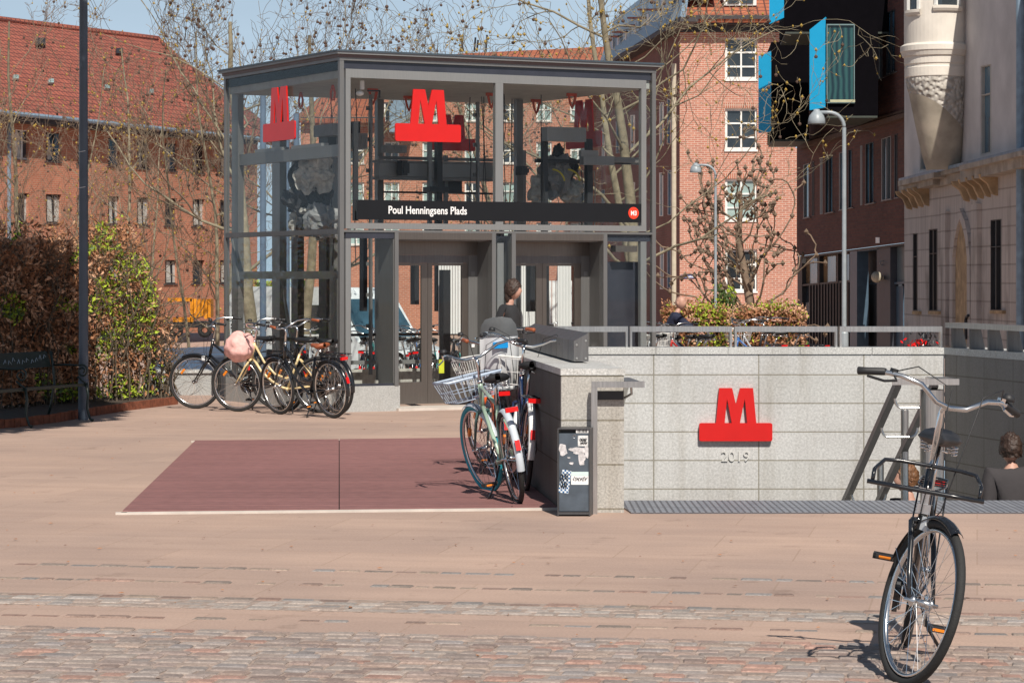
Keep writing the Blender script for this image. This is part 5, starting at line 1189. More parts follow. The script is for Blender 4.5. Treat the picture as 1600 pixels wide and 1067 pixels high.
m = MB(); eq(m, 1391, 1470, .012, .36, -.3, -.27); m.build('shop_window', plain('frosted_pane', (.14, .18, .20), .3), be)
m = MB(); eq(m, 1391, 1393, .012, 1, -.3, -.15); eq(m, 1393, 1470, .36, .38, -.3, -.2); eq(m, 1398, 1411, .40, 1, -.3, -.25); m.build('shop_frame', bl, be)
m = MB(); eq(m, 1393, 1398, .40, .95, -.3, -.27); m.build('shop_window', 'wdark', be)
m = MB(); c = FE.pt(1370, 433, .1); m.ell(c, (.14, .14, .14), 14, 10); m.box(FE.pt(1376, 434, -.05), (.22, .2, .1)); m.build('globe_lamp', plain('shaded_globe', (.4, .36, .28), .4), be)
m = MB(); FE.rect(m, 1368, 1373.5, 371, 380, .01, .03); m.build('house_number', 'white', be)
m = MB(); m.ring(FE.pt(1378, 411, -.08), .05, .015, 'y', 16, 6); m.build('door_bell', 'lf_light', be)
# box bays
blue = plain('cyan_bay_cladding', (.008, .34, .62), .4, var=.03); blk = plain('black_bay_cladding', (.004, .0035, .005), .9); blk.node_tree.nodes['Principled BSDF'].inputs['Specular IOR Level'].default_value = .04; crm = plain('bay_soffit', (.045, .055, .045), .6)
def bay(front, Yf, side, Ys, x_in, y_top, y_bot, Yb, glassq=None):
    """front: (x0,x1,ytop,ybot) camera-facing end at Yf; side: splayed blue strip corners; body runs back to the facade"""
    b_ = None
    m = MB(); x0, x1, t, b = front
    m.prism([P(x0, b, Yf), P(x1, b, Yf), P(x1, t, Yf), P(x0, t, Yf)], [P(x0, b, Yf) + Vector((.2, 3, 0)), P(x1, b, Yf) + Vector((0, 3, 0)), P(x1, t, Yf) + Vector((0, 3, 0)), P(x0, t, Yf) + Vector((.2, 3, 0))])
    body = m.build('bay', blk, be)
    m = MB(); q = [P(side[0][0], side[0][1], Ys), P(side[1][0], side[1][1], Yf), P(side[2][0], side[2][1], Yf), P(side[3][0], side[3][1], Ys)]
    m.prism([q[3], q[2], q[1], q[0]], [p + Vector((.04, .12, 0)) for p in (q[3], q[2], q[1], q[0])]); m.build('bay_side', blue, body)
    if glassq:
        x0, x1, t, b = glassq
        m = MB(); m.prism([P(x0, b, Yf - .03), P(x1, b, Yf - .03), P(x1, t, Yf - .03), P(x0, t, Yf - .03)], [P(x0, b, Yf - .005), P(x1, b, Yf - .005), P(x1, t, Yf - .005), P(x0, t, Yf - .005)]); m.build('bay_window', 'bayglass', body)
        m = MB(); fr = .05
        for (a0, a1, b0, b1) in ((x0 - 1.5, x0, t - 2, b + 1.5), (x1, x1 + 1.5, t - 2, b + 1.5), (x0, x1, t - 2, t), (x0, x1, b, b + 1.5)):
            m.prism([P(a0, b1, Yf - .08), P(a1, b1, Yf - .08), P(a1, b0, Yf - .08), P(a0, b0, Yf - .08)], [P(a0, b1, Yf), P(a1, b1, Yf), P(a1, b0, Yf), P(a0, b0, Yf)])
        m.build('bay_frame', plain('bay_frame_paint', (.16, .24, .25), .4), body)
        m = MB(); m.prism([P(x0 + 4, b, Yf - .09), P(x1 + 2, b, Yf - .09), P(x1 + 2, b - 4, Yf - .09), P(x0 + 4, b - 4, Yf - .09)], [P(x0 + 4, b, Yf - .081), P(x1 + 2, b, Yf - .081), P(x1 + 2, b - 4, Yf - .081), P(x0 + 4, b - 4, Yf - .081)]); m.build('bay_sill', plain('pale_bay_sill', (.45, .45, .3), .6), body)
    return body
def bayglass():
    m, t, b = newmat('bay_curtain_glass'); b.inputs['Roughness'].default_value = .12
    v = pos(t, 'UV'); wv = N(t, 'ShaderNodeTexWave', Scale=2.3, Distortion=3.0, Detail=1.0); wv.inputs['Detail Scale'].default_value = .8; wv.bands_direction = 'X'; t.links.new(v, wv.inputs['Vector'])
    t.links.new(mixc(t, wv.outputs['Fac'], (.008, .025, .035), (.03, .095, .095)), b.inputs['Base Color']); return m
M['bayglass'] = bayglass()
bay((1290, 1372, 30, 181), 60.6, [(1265, 47), (1290, 27), (1290, 168), (1265, 172.5)], 60.75, 0, 0, 0, 0, glassq=(1293, 1334, 40, 160))
bay((1205, 1264, 66, 218), 66.8, [(1185, 88), (1205, 80), (1205, 206), (1185, 208)], 66.95, 0, 0, 0, 0)
bay((1225, 1400, -60, 50), 61.5, [(1202, -40), (1225, -40), (1225, 28), (1202, 38)], 61.65, 0, 0, 0, 0)
m = MB()
for (x0, x1, y, Y) in ((1292, 1371, 181, 60.6), (1207, 1263, 218, 66.8), (1227, 1400, 50, 61.5)):
    a = [P(x0, y, Y), P(x1, y, Y), P(x1, y, Y) + Vector((0, 3, 0)), P(x0, y, Y) + Vector((.2, 3, 0))]; m = MB(); m.prism([p - Vector((0, 0, .004)) for p in a], [p - Vector((0, 0, .05)) for p in a]); m.build('bay_soffit', crm, be)

# ---- grey rendered corner house with the oriel
FG = Fac(1413, 42, 1600, 34)
bg_ = thing('rendered_building', 'weathered grey rendered house with a rounded oriel and carved bracket, right edge', 'building', FG.pt(1500, HZ)); bg_.location.z = 0
def gline(y0, s0): return lambda x: y0 + (x - 1413) * s0
M['render_up'] = plain('smooth_grey_render', (.60, .565, .55), .85, var=.14, sc=1.5, bmp=.15, bsc=12)
def rust():
    m, t, b = newmat('rusticated_render'); b.inputs['Roughness'].default_value = .9
    br = N(t, 'ShaderNodeTexBrick', Scale=1); br.offset = 0; br.inputs['Color1'].default_value = (.54, .49, .46, 1); br.inputs['Color2'].default_value = (.49, .445, .42, 1); br.inputs['Mortar'].default_value = (.36, .32, .295, 1)
    br.inputs['Brick Width'].default_value = 40; br.inputs['Row Height'].default_value = .262; br.inputs['Mortar Size'].default_value = .012; t.links.new(pos(t, 'UV'), br.inputs['Vector'])
    st = nz(t, pos(t, 'Object', scale=(6, 6, .35)), 3, 4); c = mixc(t, ramp(t, st, .35, .7), (1.08, 1.06, 1.04), (.8, .78, .78)); cc = mixc(t, 1.0, br.outputs['Color'], c, 'MULTIPLY')
    dirt = ramp(t, nz(t, pos(t, 'Object', scale=(1, 1, .5)), 1.6, 5), .55, .75); cc = mixc(t, dirt, cc, (.20, .165, .14)); t.links.new(cc, b.inputs['Base Color'])
    iv = N(t, 'ShaderNodeMath', operation='SUBTRACT'); iv.inputs[0].default_value = 1; t.links.new(br.outputs['Fac'], iv.inputs[1]); bump(t, b, iv.outputs[0], .6, .03); return m
M['rust'] = rust()
M['ochre'] = plain('ochre_stained_stone', (.42, .29, .17), .9, var=.35, sc=5)
lower = [(1426, 1434, 365, 364, 486, 486), (1451, 1465, 358.5, 357, 486, 486), (1547, 1565, 344, 342, 485, 485)]
upper = [(1437, 1451, 205, 203, 267, 266), (1532, 1549, 104, 100, 243, 239)]
yl = lambda x: 285 - (x - 1405) * .252
FG.wall([(1413, 560), (1700, 560), (1700, yl(1700) + 12), (1413, yl(1413) + 12)], [hole(q) for q in lower], 'rust', bg_, rev=.07)
FG.wall([(1413, yl(1413) + 12), (1700, yl(1700) + 12), (1700, -120), (1413, -60)], [hole(q) for q in upper], 'render_up', bg_, rev=.07)
for q in lower: FG.window(q, bg_, 'frame_dark', 'wdark', cols=2 if q[1] - q[0] > 10 else 1, rows=(.3,), fw=1.5, bw=1.2, rev=.07, sill='ochre', silldrop=5)
for q in upper: FG.window(q, bg_, 'sill', 'wblue', cols=1, rows=(.33,), fw=2, bw=2, rev=.07)
# end wall turning the corner away from us
m = MB(); a = FG.pt(1413, 560); b = FG.pt(1413, -60); m.add([a, b, b + Vector((6, 1.0, 0)), a + Vector((6, 1.0, 0))], [(0, 1, 2, 3)]); m.build('return_wall', 'render_up', bg_)
m = MB(); c0, c1 = FG.pt(1700, 560), FG.pt(1700, -120); sh_ = Vector((9, 1.0, 0)); m.add([c0, c1, c1 + sh_, c0 + sh_], [(0, 1, 2, 3)]); m.build('return_wall', 'rust', bg_)
m = MB(); m.add([b, c1, c1 + sh_, b + Vector((6, 1.0, 0))], [(0, 1, 2, 3)]); m.build('flat_roof', 'zinc', bg_)
# ledge cornice, stepping forward
m = MB()
for (x0, x1, y0, y1, d) in ((1404, 1458, -2, 17, .20), (1458, 1500, -4, 22, .10), (1500, 1596, -2, 24, .24)):
    FG.slab(m, [(x0, yl(x0) + y1), (x1, yl(x1) + y1), (x1, yl(x1) + 6), (x0, yl(x0) + 6)], -.02, d); FG.slab(m, [(x0 - 1, yl(x0) + 6), (x1 + 1, yl(x1) + 6), (x1 + 1, yl(x1) + y0), (x0 - 1, yl(x0) + y0)], -.02, d + .09)
m.build('cornice', plain('stained_cornice', (.38, .33, .28), .9, var=.3, sc=4), bg_)
m = MB(); FG.slab(m, [(1404, yl(1404) - 1), (1700, yl(1700) - 1), (1700, yl(1700) - 6), (1404, yl(1404) - 6)], 0, .22); m.build('cornice_flashing', 'zinc', bg_)
for xs_, yb in (((1424, 1433, 1442, 1451), 0), ((1514, 1525, 1536, 1547, 1558), 0)):
    for x in xs_:
        y0 = yl(x) + (19 if x < 1480 else 26); m = MB(); pr_ = [(.26, 0), (.24, .06), (.14, .13), (.10, .22), (.07, .28), (0, .30), (0, 0)]
        c = FG.pt(x, y0); t_ = (FG.B - FG.A).normalized(); wv_ = .05
        f = [c + FG.n * dx - Vector((0, 0, dz)) for dx, dz in pr_]; m.prism([p - t_ * wv_ for p in f], [p + t_ * wv_ for p in f]); m.build('bracket', 'ochre', bg_)
# pointed blind niche and pilasters
m = MB(); FG.slab(m, [(1470, 540), (1477, 540), (1477, 330), (1470, 332)], 0, .07); FG.slab(m, [(1517, 540), (1526, 540), (1526, 318), (1517, 320)], 0, .07); m.build('pilaster', 'rust', bg_)
m = MB(); arch = [(1483, 540), (1483, 400), (1486, 370), (1491, 345), (1499, 326), (1507, 345), (1512, 370), (1515, 400), (1515, 540)]
inner = [(1488, 540), (1488, 402), (1491, 375), (1495, 355), (1499, 342), (1504, 357), (1508, 375), (1510.5, 402), (1510.5, 540)]
for i in range(8): FG.slab(m, [arch[i], arch[i + 1], inner[i + 1], inner[i]], 0, .06)
m.build('niche_moulding', 'rust', bg_)
m = MB(); FG.slab(m, inner, 0, .012); m.build('niche_panel', 'ochre', bg_)
m = MB(); p0 = FG.pt(1512, 503, .08); m.tube([FG.pt(1509, 530, .08), FG.pt(1509, 500, .08), FG.pt(1510, 495, .08), FG.pt(1513, 493, .08)], .022, 8); m.build('vent_pipe', 'mach', bg_)
m = MB(); m.tube([FG.pt(1594, 560, .12), FG.pt(1594, -60, .12)], .055, 10); m.build('downpipe', 'zinc', bg_)
# oriel: lathe about a vertical axis on the facade
oc = FG.pt(1463, HZ, .36); oc.z = 0; YO = oc.y
zq = lambda y: 1.63 - (y - HZ) * (YO - .4) / FX
k = (YO - .4) / FX
lit = plain('sunlit_oriel_render', (.70, .65, .58), .85, var=.12, sc=2, bmp=.15, bsc=14)  # lighter copy of the render, sunlight on the oriel put into its colour
def ring_prof(pts, mat, name, n=48, par=None, cx=0):
    m = MB(); m.lathe([(r * k, zq(y)) for r, y in pts], oc + Vector((cx * k, 0, 0)), n); return m.build(name, mat, par or bg_, smooth=False)
ori = ring_prof([(50.5, -70), (50.5, 66)], lit, 'oriel')
ring_prof([(50.6, 66), (54, 68), (56.5, 70), (56.5, 78), (55, 80), (53, 86), (50.6, 87)], lit, 'oriel_moulding', par=ori)
ring_prof([(50.6, 87), (50.2, 98), (48.6, 100), (48.6, 103), (50, 104), (49.5, 118), (48.4, 119)], lit, 'oriel_band', par=ori)
def carved():
    m, t, b = newmat('carved_relief_render'); b.inputs['Roughness'].default_value = .9; b.inputs['Base Color'].default_value = (.58, .55, .50, 1)
    vo = N(t, 'ShaderNodeTexVoronoi', Scale=16); vo.feature = 'SMOOTH_F1'; t.links.new(pos(t), vo.inputs['Vector']); bump(t, b, vo.outputs['Distance'], 1.0, .06)
    t.links.new(mixc(t, ramp(t, vo.outputs['Distance'], .05, .6), (.64, .60, .55), (.38, .35, .31)), b.inputs['Base Color']); return m
# carved skirt cut by a curved lower edge, with hollow soffit under it
m = MB(); nA = 40; rows_ = 8
cb = carved()
def skirt_bot(a):            # a: angle, returns photo row of the lower edge (shallow at far left, deep at the right)
    x = math.cos(a); return 144 + 62 * max(0, (x + .98) / 1.98) ** 1.5
vs = []
for i in range(nA + 1):
    a = -PI + PI * i / nA
    for j in range(rows_ + 1):
        f = j / rows_; y = 119 + (skirt_bot(a) - 119) * f; r = 48.4 - 5 * f * f; vs.append((oc.x + r * k * math.cos(a), oc.y + r * k * math.sin(a), zq(y)))
m.add(vs, [(i * (rows_ + 1) + j, (i + 1) * (rows_ + 1) + j, (i + 1) * (rows_ + 1) + j + 1, i * (rows_ + 1) + j + 1) for i in range(nA) for j in range(rows_)])
m.build('carved_skirt', cb, ori, smooth=True)
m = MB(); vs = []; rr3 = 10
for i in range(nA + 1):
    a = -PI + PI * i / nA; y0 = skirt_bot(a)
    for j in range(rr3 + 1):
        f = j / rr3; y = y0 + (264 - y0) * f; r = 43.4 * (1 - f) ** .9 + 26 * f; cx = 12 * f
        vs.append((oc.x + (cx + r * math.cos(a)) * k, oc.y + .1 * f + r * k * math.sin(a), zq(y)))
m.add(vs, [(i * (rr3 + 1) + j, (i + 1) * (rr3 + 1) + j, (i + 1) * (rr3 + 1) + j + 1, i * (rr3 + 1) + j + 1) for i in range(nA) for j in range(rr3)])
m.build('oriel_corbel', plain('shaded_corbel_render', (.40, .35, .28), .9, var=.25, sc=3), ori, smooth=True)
# oriel window openings, as proud frames
for (a0, a1, yt, yb, mt) in ((-2.72, -2.3, -60, 14, 0), (-1.75, -1.0, -60, 9, 0)):
    m = MB(); nn_ = 8; r1 = 51.2; vs = []
    for i in range(nn_ + 1):
        a = a0 + (a1 - a0) * i / nn_
        for (r, y) in ((r1, yt), (r1, yb)): vs.append((oc.x + r * k * math.cos(a), oc.y + r * k * math.sin(a), zq(y)))
    m.add(vs, [(2 * i, 2 * i + 1, 2 * i + 3, 2 * i + 2) for i in range(nn_)]); wp = m.build('oriel_window', 'wdark', ori)
    m = MB(); m.lathe([(52 * k, zq(yb)), (56 * k, zq(yb + 1)), (56 * k, zq(yb + 5)), (53.5 * k, zq(yb + 9)), (51 * k, zq(yb + 9))], oc, 14, a0=a0 - .08, a1=a1 + .08); m.build('sill', lit, wp)
    m = MB()
    for a in (a0, a1): m.tube([(oc.x + 51.5 * k * math.cos(a), oc.y + 51.5 * k * math.sin(a), zq(yt)), (oc.x + 51.5 * k * math.cos(a), oc.y + 51.5 * k * math.sin(a), zq(yb))], .03, 5)
    m.build('frame', 'frame_white', wp)

# ------------------------------------------------------------ lamps and poles
def dome_lamp(px_post, px_dome, ytop, Y, ybase_z, label, r=.036):
    o = thing('street_lamp', label, 'street lamp', (xcol(px_post, Y), Y, ybase_z), 'dome street lamps'); x = xcol(px_post, Y); xd = xcol(px_dome, Y); zt_ = zrow(ytop, Y); d = xd - x; R_ = abs(d) * .55; s = 1 if d > 0 else -1
    m = MB(); m.lathe([(0, ybase_z), (r * 1.8, ybase_z), (r * 1.8, ybase_z + .9), (r, ybase_z + .95), (r * .85, zt_ - R_)], (x, Y, 0), 14)
    m.build('post', 'lamp_grey', o, smooth=False)
    m = MB(); m.tube([(x + s * (R_ - R_ * math.cos(a)), Y, zt_ - R_ + R_ * math.sin(a)) for a in [PI / 2 * i / 8 for i in range(9)]] + [(xd, Y, zt_ + .0)], r * .8, 10); m.build('arm', 'lamp_grey', o, smooth=True)
    D_ = .13; m = MB(); m.lathe([(.02, .05), (.045, .045), (.05, .02), (D_ * .55, .0), (D_ * .85, -.05), (D_ * .98, -.11), (D_ * 1.02, -.17), (D_ * 1.0, -.172), (D_ * .95, -.11), (D_ * .5, -.01), (0, -.005)], (xd, Y, zt_), 24); hd_ = m.build('lamp_head', 'lamp_grey', o, smooth=True)
    m = MB(); m.ell((xd, Y, zt_ - .10), (.07, .07, .06), 14, 8); m.build('diffuser', 'lens', hd_, smooth=True)
    return o
dome_lamp(1319, 1276, 176, 38, gz(38), 'tall grey street lamp with dome head in front of the dark brick house')
dome_lamp(1118, 1087, 258, 57.5, gz(56), 'grey street lamp with small dome head in front of the salmon brick house', r=.034)
pp = thing('lamp_post', 'plain dark blue-grey pole standing at the bench end, running out of the picture', 'lamp post', G(131, 656))
Yp = G(131, 656).y; m = MB(); x = xcol(130.5, Yp); m.lathe([(0, 0), (.062, 0), (.062, .45), (.056, .47), (.045, 6.5), (0, 6.5)], (x, Yp, 0), 20); m.build('pole', 'pole_blue', pp, smooth=False)
m = MB()
for y in (237, 293): a = math.radians(20); z = zrow(y, Yp); m.tube([(x - .052, Yp - .03, z - .01), (x - .02, Yp - .056, z - .004), (x + .03, Yp - .05, z + .006)], .003, 4)
m.build('tape', 'white', pp)
for (px, Y, w_) in ((411, 40, .09), (446, 39, .12), (463, 41, .09)):
    o = thing('lamp_post', {411: 'thin blue-grey pole furthest left behind the lift house', 446: 'thickest blue-grey pole behind the lift house', 463: 'blue-grey pole right of the thickest one behind the lift house'}[px], 'lamp post', (xcol(px, Y), Y, gz(Y)), 'blue poles behind the lift house')
    hp_ = (5.0 if px == 411 else 4.55); m = MB(); m.lathe([(0, 0), (w_ * .6, 0), (w_ * .5, hp_), (0, hp_)], (xcol(px, Y), Y, gz(Y)), 14); m.build('pole', plain('light_pole_blue', (.12, .17, .25), .4) if px == 411 else bpy.data.materials['light_pole_blue'], o)
# ------------------------------------------------------------ trees
def tree(name, label, base, height, r0, cat='tree', group=None, seed=1, levels=4, lean=(0, 0), spread=1.0, first=.35, nlimb=12, bark='bark', twig='bark_dark', buds=0, balls=0, up=.25, limb_len=.42, knobs=False, bud_r=.018, twn=7, limbs=None, crook=.12, ball_r=.03, thin=1.0, minr=.004):
    rnd = random.Random(seed); root = thing(name, label, cat, base, group); base = Vector(base)
    T0, TW, BU, BA = MB(), MB(), MB(), MB()
    def rv(): return Vector((rnd.gauss(0, 1), rnd.gauss(0, 1), rnd.gauss(0, 1)))
    def octa(mb, p, r): mb.add([p + Vector(q) * r for q in ((1, 0, 0), (-1, 0, 0), (0, 1, 0), (0, -1, 0), (0, 0, 1.5), (0, 0, -1.3))], [(0, 2, 4), (2, 1, 4), (1, 3, 4), (3, 0, 4), (2, 0, 5), (1, 2, 5), (3, 1, 5), (0, 3, 5)])
    def grow(p, d, L, r, lv):
        n = max(3, int(L / (.45 if lv < 2 else .16)) + 1); n = min(n, 9); pts = [p]; ds = [d]
        for i in range(n):
            d = (d + rv() * crook * (1 + .5 * lv) + Vector((0, 0, up * (.5 if lv else 0)))).normalized(); p = p + d * L / n; pts.append(p); ds.append(d)
        rs = [max(minr, r * (1 - .68 * i / n)) for i in range(n + 1)]
        (T0 if lv < 2 else TW).tube(pts, rs, 8 if lv == 0 else 6 if lv == 1 else 4 if lv == 2 else 3, cap=False)
        if knobs and lv >= 1:
            octa(T0 if lv < 2 else TW, pts[-1], rs[-1] * 2.3 + .02)
            if rnd.random() < .6: octa(TW, pts[n // 2], rs[n // 2] * 1.7)
        if lv >= levels:
            if buds:
                for q in pts[1:]:
                    if rnd.random() < buds: octa(BU, q, bud_r * rnd.uniform(.6, 1.3))
            if balls and rnd.random() < balls: q = pts[-1] - Vector((0, 0, rnd.uniform(.05, .16))); TW.tube([pts[-1], q], .004, 3, cap=False); BA.ell(q, (ball_r,) * 3, 6, 4)
            return
        k = {1: twn, 2: twn - 1, 3: max(3, twn - 3)}.get(lv, 4)
        for j in range(k):
            f = rnd.uniform(.2, 1) if j < k - 1 else 1.0; i = min(n, max(1, int(f * n))); ax = ds[i]
            side = (rv() - ax * rv().dot(ax)).normalized(); nd = (ax * rnd.uniform(.55, 1.1) + side * rnd.uniform(.5, .9) * spread).normalized()
            grow(pts[i], nd, L * rnd.uniform(.35, .62), rs[i] * rnd.uniform(.45, .68) * thin, lv + 1)
    # trunk
    n = 14; p = base.copy(); pts = [p - Vector((0, 0, .2))]; d = Vector((lean[0], lean[1], 1)).normalized(); ds = [d]
    for i in range(n): d = (d + rv() * (.025 if height > 9.55 else .05) + Vector((0, 0, .03))).normalized(); p = p + d * height / n; pts.append(p); ds.append(d)
    rs = [r0 * (1.25 if i == 0 else 1) * (1 - .75 * i / n) for i in range(n + 1)]; T0.tube(pts, rs, 12, cap=False)
    for j in range(nlimb):
        f = first + (1 - first) * (j + rnd.uniform(0, .8)) / nlimb; i = min(n, int(f * n)); a = rnd.uniform(0, 2 * PI) if limbs is None else math.radians(limbs[j % len(limbs)]) + rnd.uniform(-.3, .3)
        nd = Vector((math.cos(a), math.sin(a), rnd.uniform(.15, .9))).normalized(); grow(pts[i].lerp(pts[max(0, i - 1)], rnd.random()), nd, height * limb_len * rnd.uniform(.6, 1.1) * (1.15 - .6 * f), rs[i] * rnd.uniform(.28, .46), 1)
    T0.build('trunk', bark, root, smooth=True, uv=False); TW.build('branches', twig, root, uv=False)
    if BU.v: BU.build('buds', 'bud', root, uv=False)['kind'] = 'stuff'
    if BA.v: BA.build('seed_balls', 'ball', root, uv=False)['kind'] = 'stuff'
    return root
gp = 'bare plane trees around the lift house'
def TB(px, Y): return (xcol(px, Y), Y, gz(Y))
tree('plane_tree', 'bare plane tree with pale mottled trunk seen through the left glass of the lift house', TB(402, 44), 6.6, .13, group=gp, seed=11, buds=.07, balls=.25, nlimb=9, first=.36, levels=4, twn=6, limb_len=.72, lean=(-.02, 0))
tree('plane_tree', 'bare plane tree rising behind the left half of the lift house roof', TB(468, 50), 7.2, .12, group=gp, seed=23, buds=.05, balls=.25, nlimb=8, first=.4, levels=4, twn=6, limb_len=.75)
tree('plane_tree', 'bare plane tree with ball fruits above the middle of the lift house roof', TB(846, 56), 7.0, .11, group=gp, seed=35, buds=.05, balls=.35, nlimb=9, first=.42, levels=4, twn=6, limb_len=.68, up=.15)
tree('plane_tree', 'bare budding plane tree just behind the right glass of the lift house', TB(990, 39), 7.0, .12, group=gp, seed=47, buds=.2, balls=.1, nlimb=9, first=.30, levels=4, twn=5, limb_len=.60, up=.12, twig='bark', bud_r=.022)
tree('plane_tree', 'budding plane tree sweeping its branches over the salmon brick house', TB(1004, 42), 8.0, .085, group=gp, seed=58, buds=.3, balls=.15, nlimb=11, first=.30, levels=4, twn=5, limb_len=.55, limbs=[0, 20, -25, 60, 180, -50, 10], up=.14, twig='bark', bud_r=.02, lean=(.03, 0))
tree('pollarded_tree', 'knobbly pollarded tree above the brown hedge in front of the salmon brick house', TB(1184, 62), 4.9, .17, group=None, seed=5, levels=3, nlimb=25, first=.2, bark='bark_brown', twig='bark_brown', knobs=True, up=.26, limb_len=.56, twn=3, spread=.95, crook=.16, thin=1.2, minr=.018, lean=(.06, 0))
sap = [(52, 58, 10.5, .10, 61, 'tallest bare sapling at the left edge in front of the long brick building'), (104, 60, 9.5, .05, 62, 'thin bare sapling just left of the dark pole'), (197, 52, 9.0, .07, 63, 'bare sapling right of the dark pole, before the brick building'),
       (240, 64, 8.5, .05, 64, 'slender bare sapling before the middle of the red tile roof'), (300, 50, 8.0, .045, 65, 'slender bare sapling before the right end of the long brick building'), (334, 48, 8.5, .06, 66, 'pale barked birch sapling closest to the lift house left corner'), (-18, 56, 9.5, .07, 67, 'bare sapling whose branches reach in from the left edge'),
       (352, 60, 9.5, .07, 69, 'tall bare sapling behind the left front edge of the lift house')]
for (px, Y, h, r, sd, lb_) in sap: tree('sapling', lb_, TB(px, Y), h * .82, r * .8, 'tree', 'bare saplings before the brick building', seed=sd, levels=4, nlimb=12, first=.22, bark='bark', twig='bark_brown', buds=.07, balls=.05, limb_len=.38, twn=5, up=.3, spread=.85, bud_r=.022)

# ------------------------------------------------------------ hedges
leafB = plain('dry_beech_leaf', (.36, .165, .08), .7, var=.45, sc=25); leafP = plain('pale_dry_leaf', (.62, .36, .22), .7, var=.3, sc=25)
leafG = plain('fresh_green_leaf', (.34, .43, .03), .6, var=.35, sc=20); leafD = plain('dark_green_leaf', (.06, .10, .02), .6, var=.4, sc=20)
def leaf_add(m, p, s, rnd):
    a = Vector((rnd.gauss(0, 1), rnd.gauss(0, 1), rnd.gauss(0, 1))).normalized(); b = a.orthogonal().normalized(); c = a.cross(b); t = rnd.uniform(0, 6.28); u = b * math.cos(t) + c * math.sin(t); v_ = a.cross(u)
    m.add([p - u * s, p + v_ * s * .45 + a * s * .15, p + u * s, p - v_ * s * .45 + a * s * .15], [(0, 1, 2, 3)])
hg_ = thing('beech_hedge', 'tall tangled beech hedge with brown and fresh green leaves behind the bench', 'hedge', G(150, 645))
rnd = random.Random(3); mb_ = {k: MB() for k in 'BPGD'}; tw = MB()
def hY(px): return 30.3 + (px + 80) * .0095                      # front line of the hedge
def htop(px):
    if px < 130: return 372 + 8 * noise.noise(Vector((px * .05, 0, 0)))
    if px < 205: return 352 + 14 * noise.noise(Vector((px * .06, 1, 0)))
    return 352 + (px - 205) * 2.6
cnt = 0
while cnt < 33000:
    px = rnd.uniform(-90, 280) if rnd.random() < .72 else rnd.uniform(-5, 140); y = rnd.uniform(335, 648)
    tp = htop(px)
    if y < tp and rnd.random() < .85 - (tp - y) * -.0: continue
    if y < tp - 25: continue
    if px > 215 and y > 560 and rnd.random() < (px - 200) / 75: continue
    if px > 240 and rnd.random() < (px - 240) / 45: continue
    dep = rnd.uniform(0, 1.5); Y = hY(px) + dep; p = P(px, y, Y)
    if p.z < .08: continue
    gn = noise.noise(Vector((px * .022, y * .022, 3))) + (.18 if 150 < px < 245 else -.25)
    if px > 255 or y < 380: gn -= .2
    k = 'G' if gn > .02 and rnd.random() < .72 else ('P' if noise.noise(Vector((px * .03, y * .03, 9))) > .08 and rnd.random() < .6 else 'B')
    if k == 'G' and rnd.random() < .3: k = 'D'
    leaf_add(mb_[k], p, rnd.uniform(.014, .034) if rnd.random() < .6 else rnd.uniform(.03, .052), rnd); cnt += 1
for k, mt, nm in (('B', leafB, 'brown_foliage'), ('P', leafP, 'pale_foliage'), ('G', leafG, 'green_foliage'), ('D', leafD, 'dark_foliage')): mb_[k].build(nm, mt, hg_, uv=False)
for i in range(230):
    px = rnd.uniform(-90, 275); Y = hY(px) + rnd.uniform(.05, 1.5); x = xcol(px, Y); tp = zrow(htop(px) - rnd.uniform(-30, 22), Y); z = 0; pts = [Vector((x, Y, 0))]
    if tp < .2: continue
    n = 6
    for j in range(n): pts.append(Vector((x + rnd.gauss(0, .03) * (j + 1), Y + rnd.gauss(0, .03), tp * (j + 1) / n)))
    tw.tube(pts, [.009 * (1 - .8 * j / n) + .002 for j in range(n + 1)], 4, cap=False)
    for j in range(2, n):
        for _ in range(2):
            d = Vector((rnd.gauss(0, .12), rnd.gauss(0, .08), rnd.uniform(.0, .16))); tw.tube([pts[j], pts[j] + d, pts[j] + d * 1.7 + Vector((0, 0, .04))], [.004, .003, .0015], 3, cap=False)
tw.build('stems', 'bark_dark', hg_, uv=False)
# planting bed, rusty edging
edge = [G(-120, 676), G(20, 668), G(92, 659), G(136, 651), G(200, 641), G(240, 636), G(276, 631.5)]
m = MB(); bk = [Vector((p.x - .6, p.y + 3.2, 0)) for p in edge]; n = len(edge); m.add([Vector((p.x, p.y + .02, .05)) for p in edge] + [Vector((p.x, p.y, .05)) for p in bk], [(i, i + 1, i + 1 + n, i + n) for i in range(n - 1)])
tag(m.build('planting_bed', plain('dark_soil', (.055, .04, .03), .95, var=.4, sc=15, bmp=.6, bsc=20)), None, None, kind='structure')
m = MB()
for i in range(n - 1):
    a, b = edge[i], edge[i + 1]; k = max(2, int((b - a).length / .13))
    for j in range(k):
        p = a.lerp(b, (j + .5) / k); t = (b - a).normalized(); m.box((p.x, p.y, .05), ((b - a).length / k * .93, .045, .10 + random.uniform(-.01, .012)), rz=math.atan2(t.y, t.x))
tag(m.build('bed_edging', 'corten'), 'rusty brown edging blocks along the foot of the hedge', 'edging')
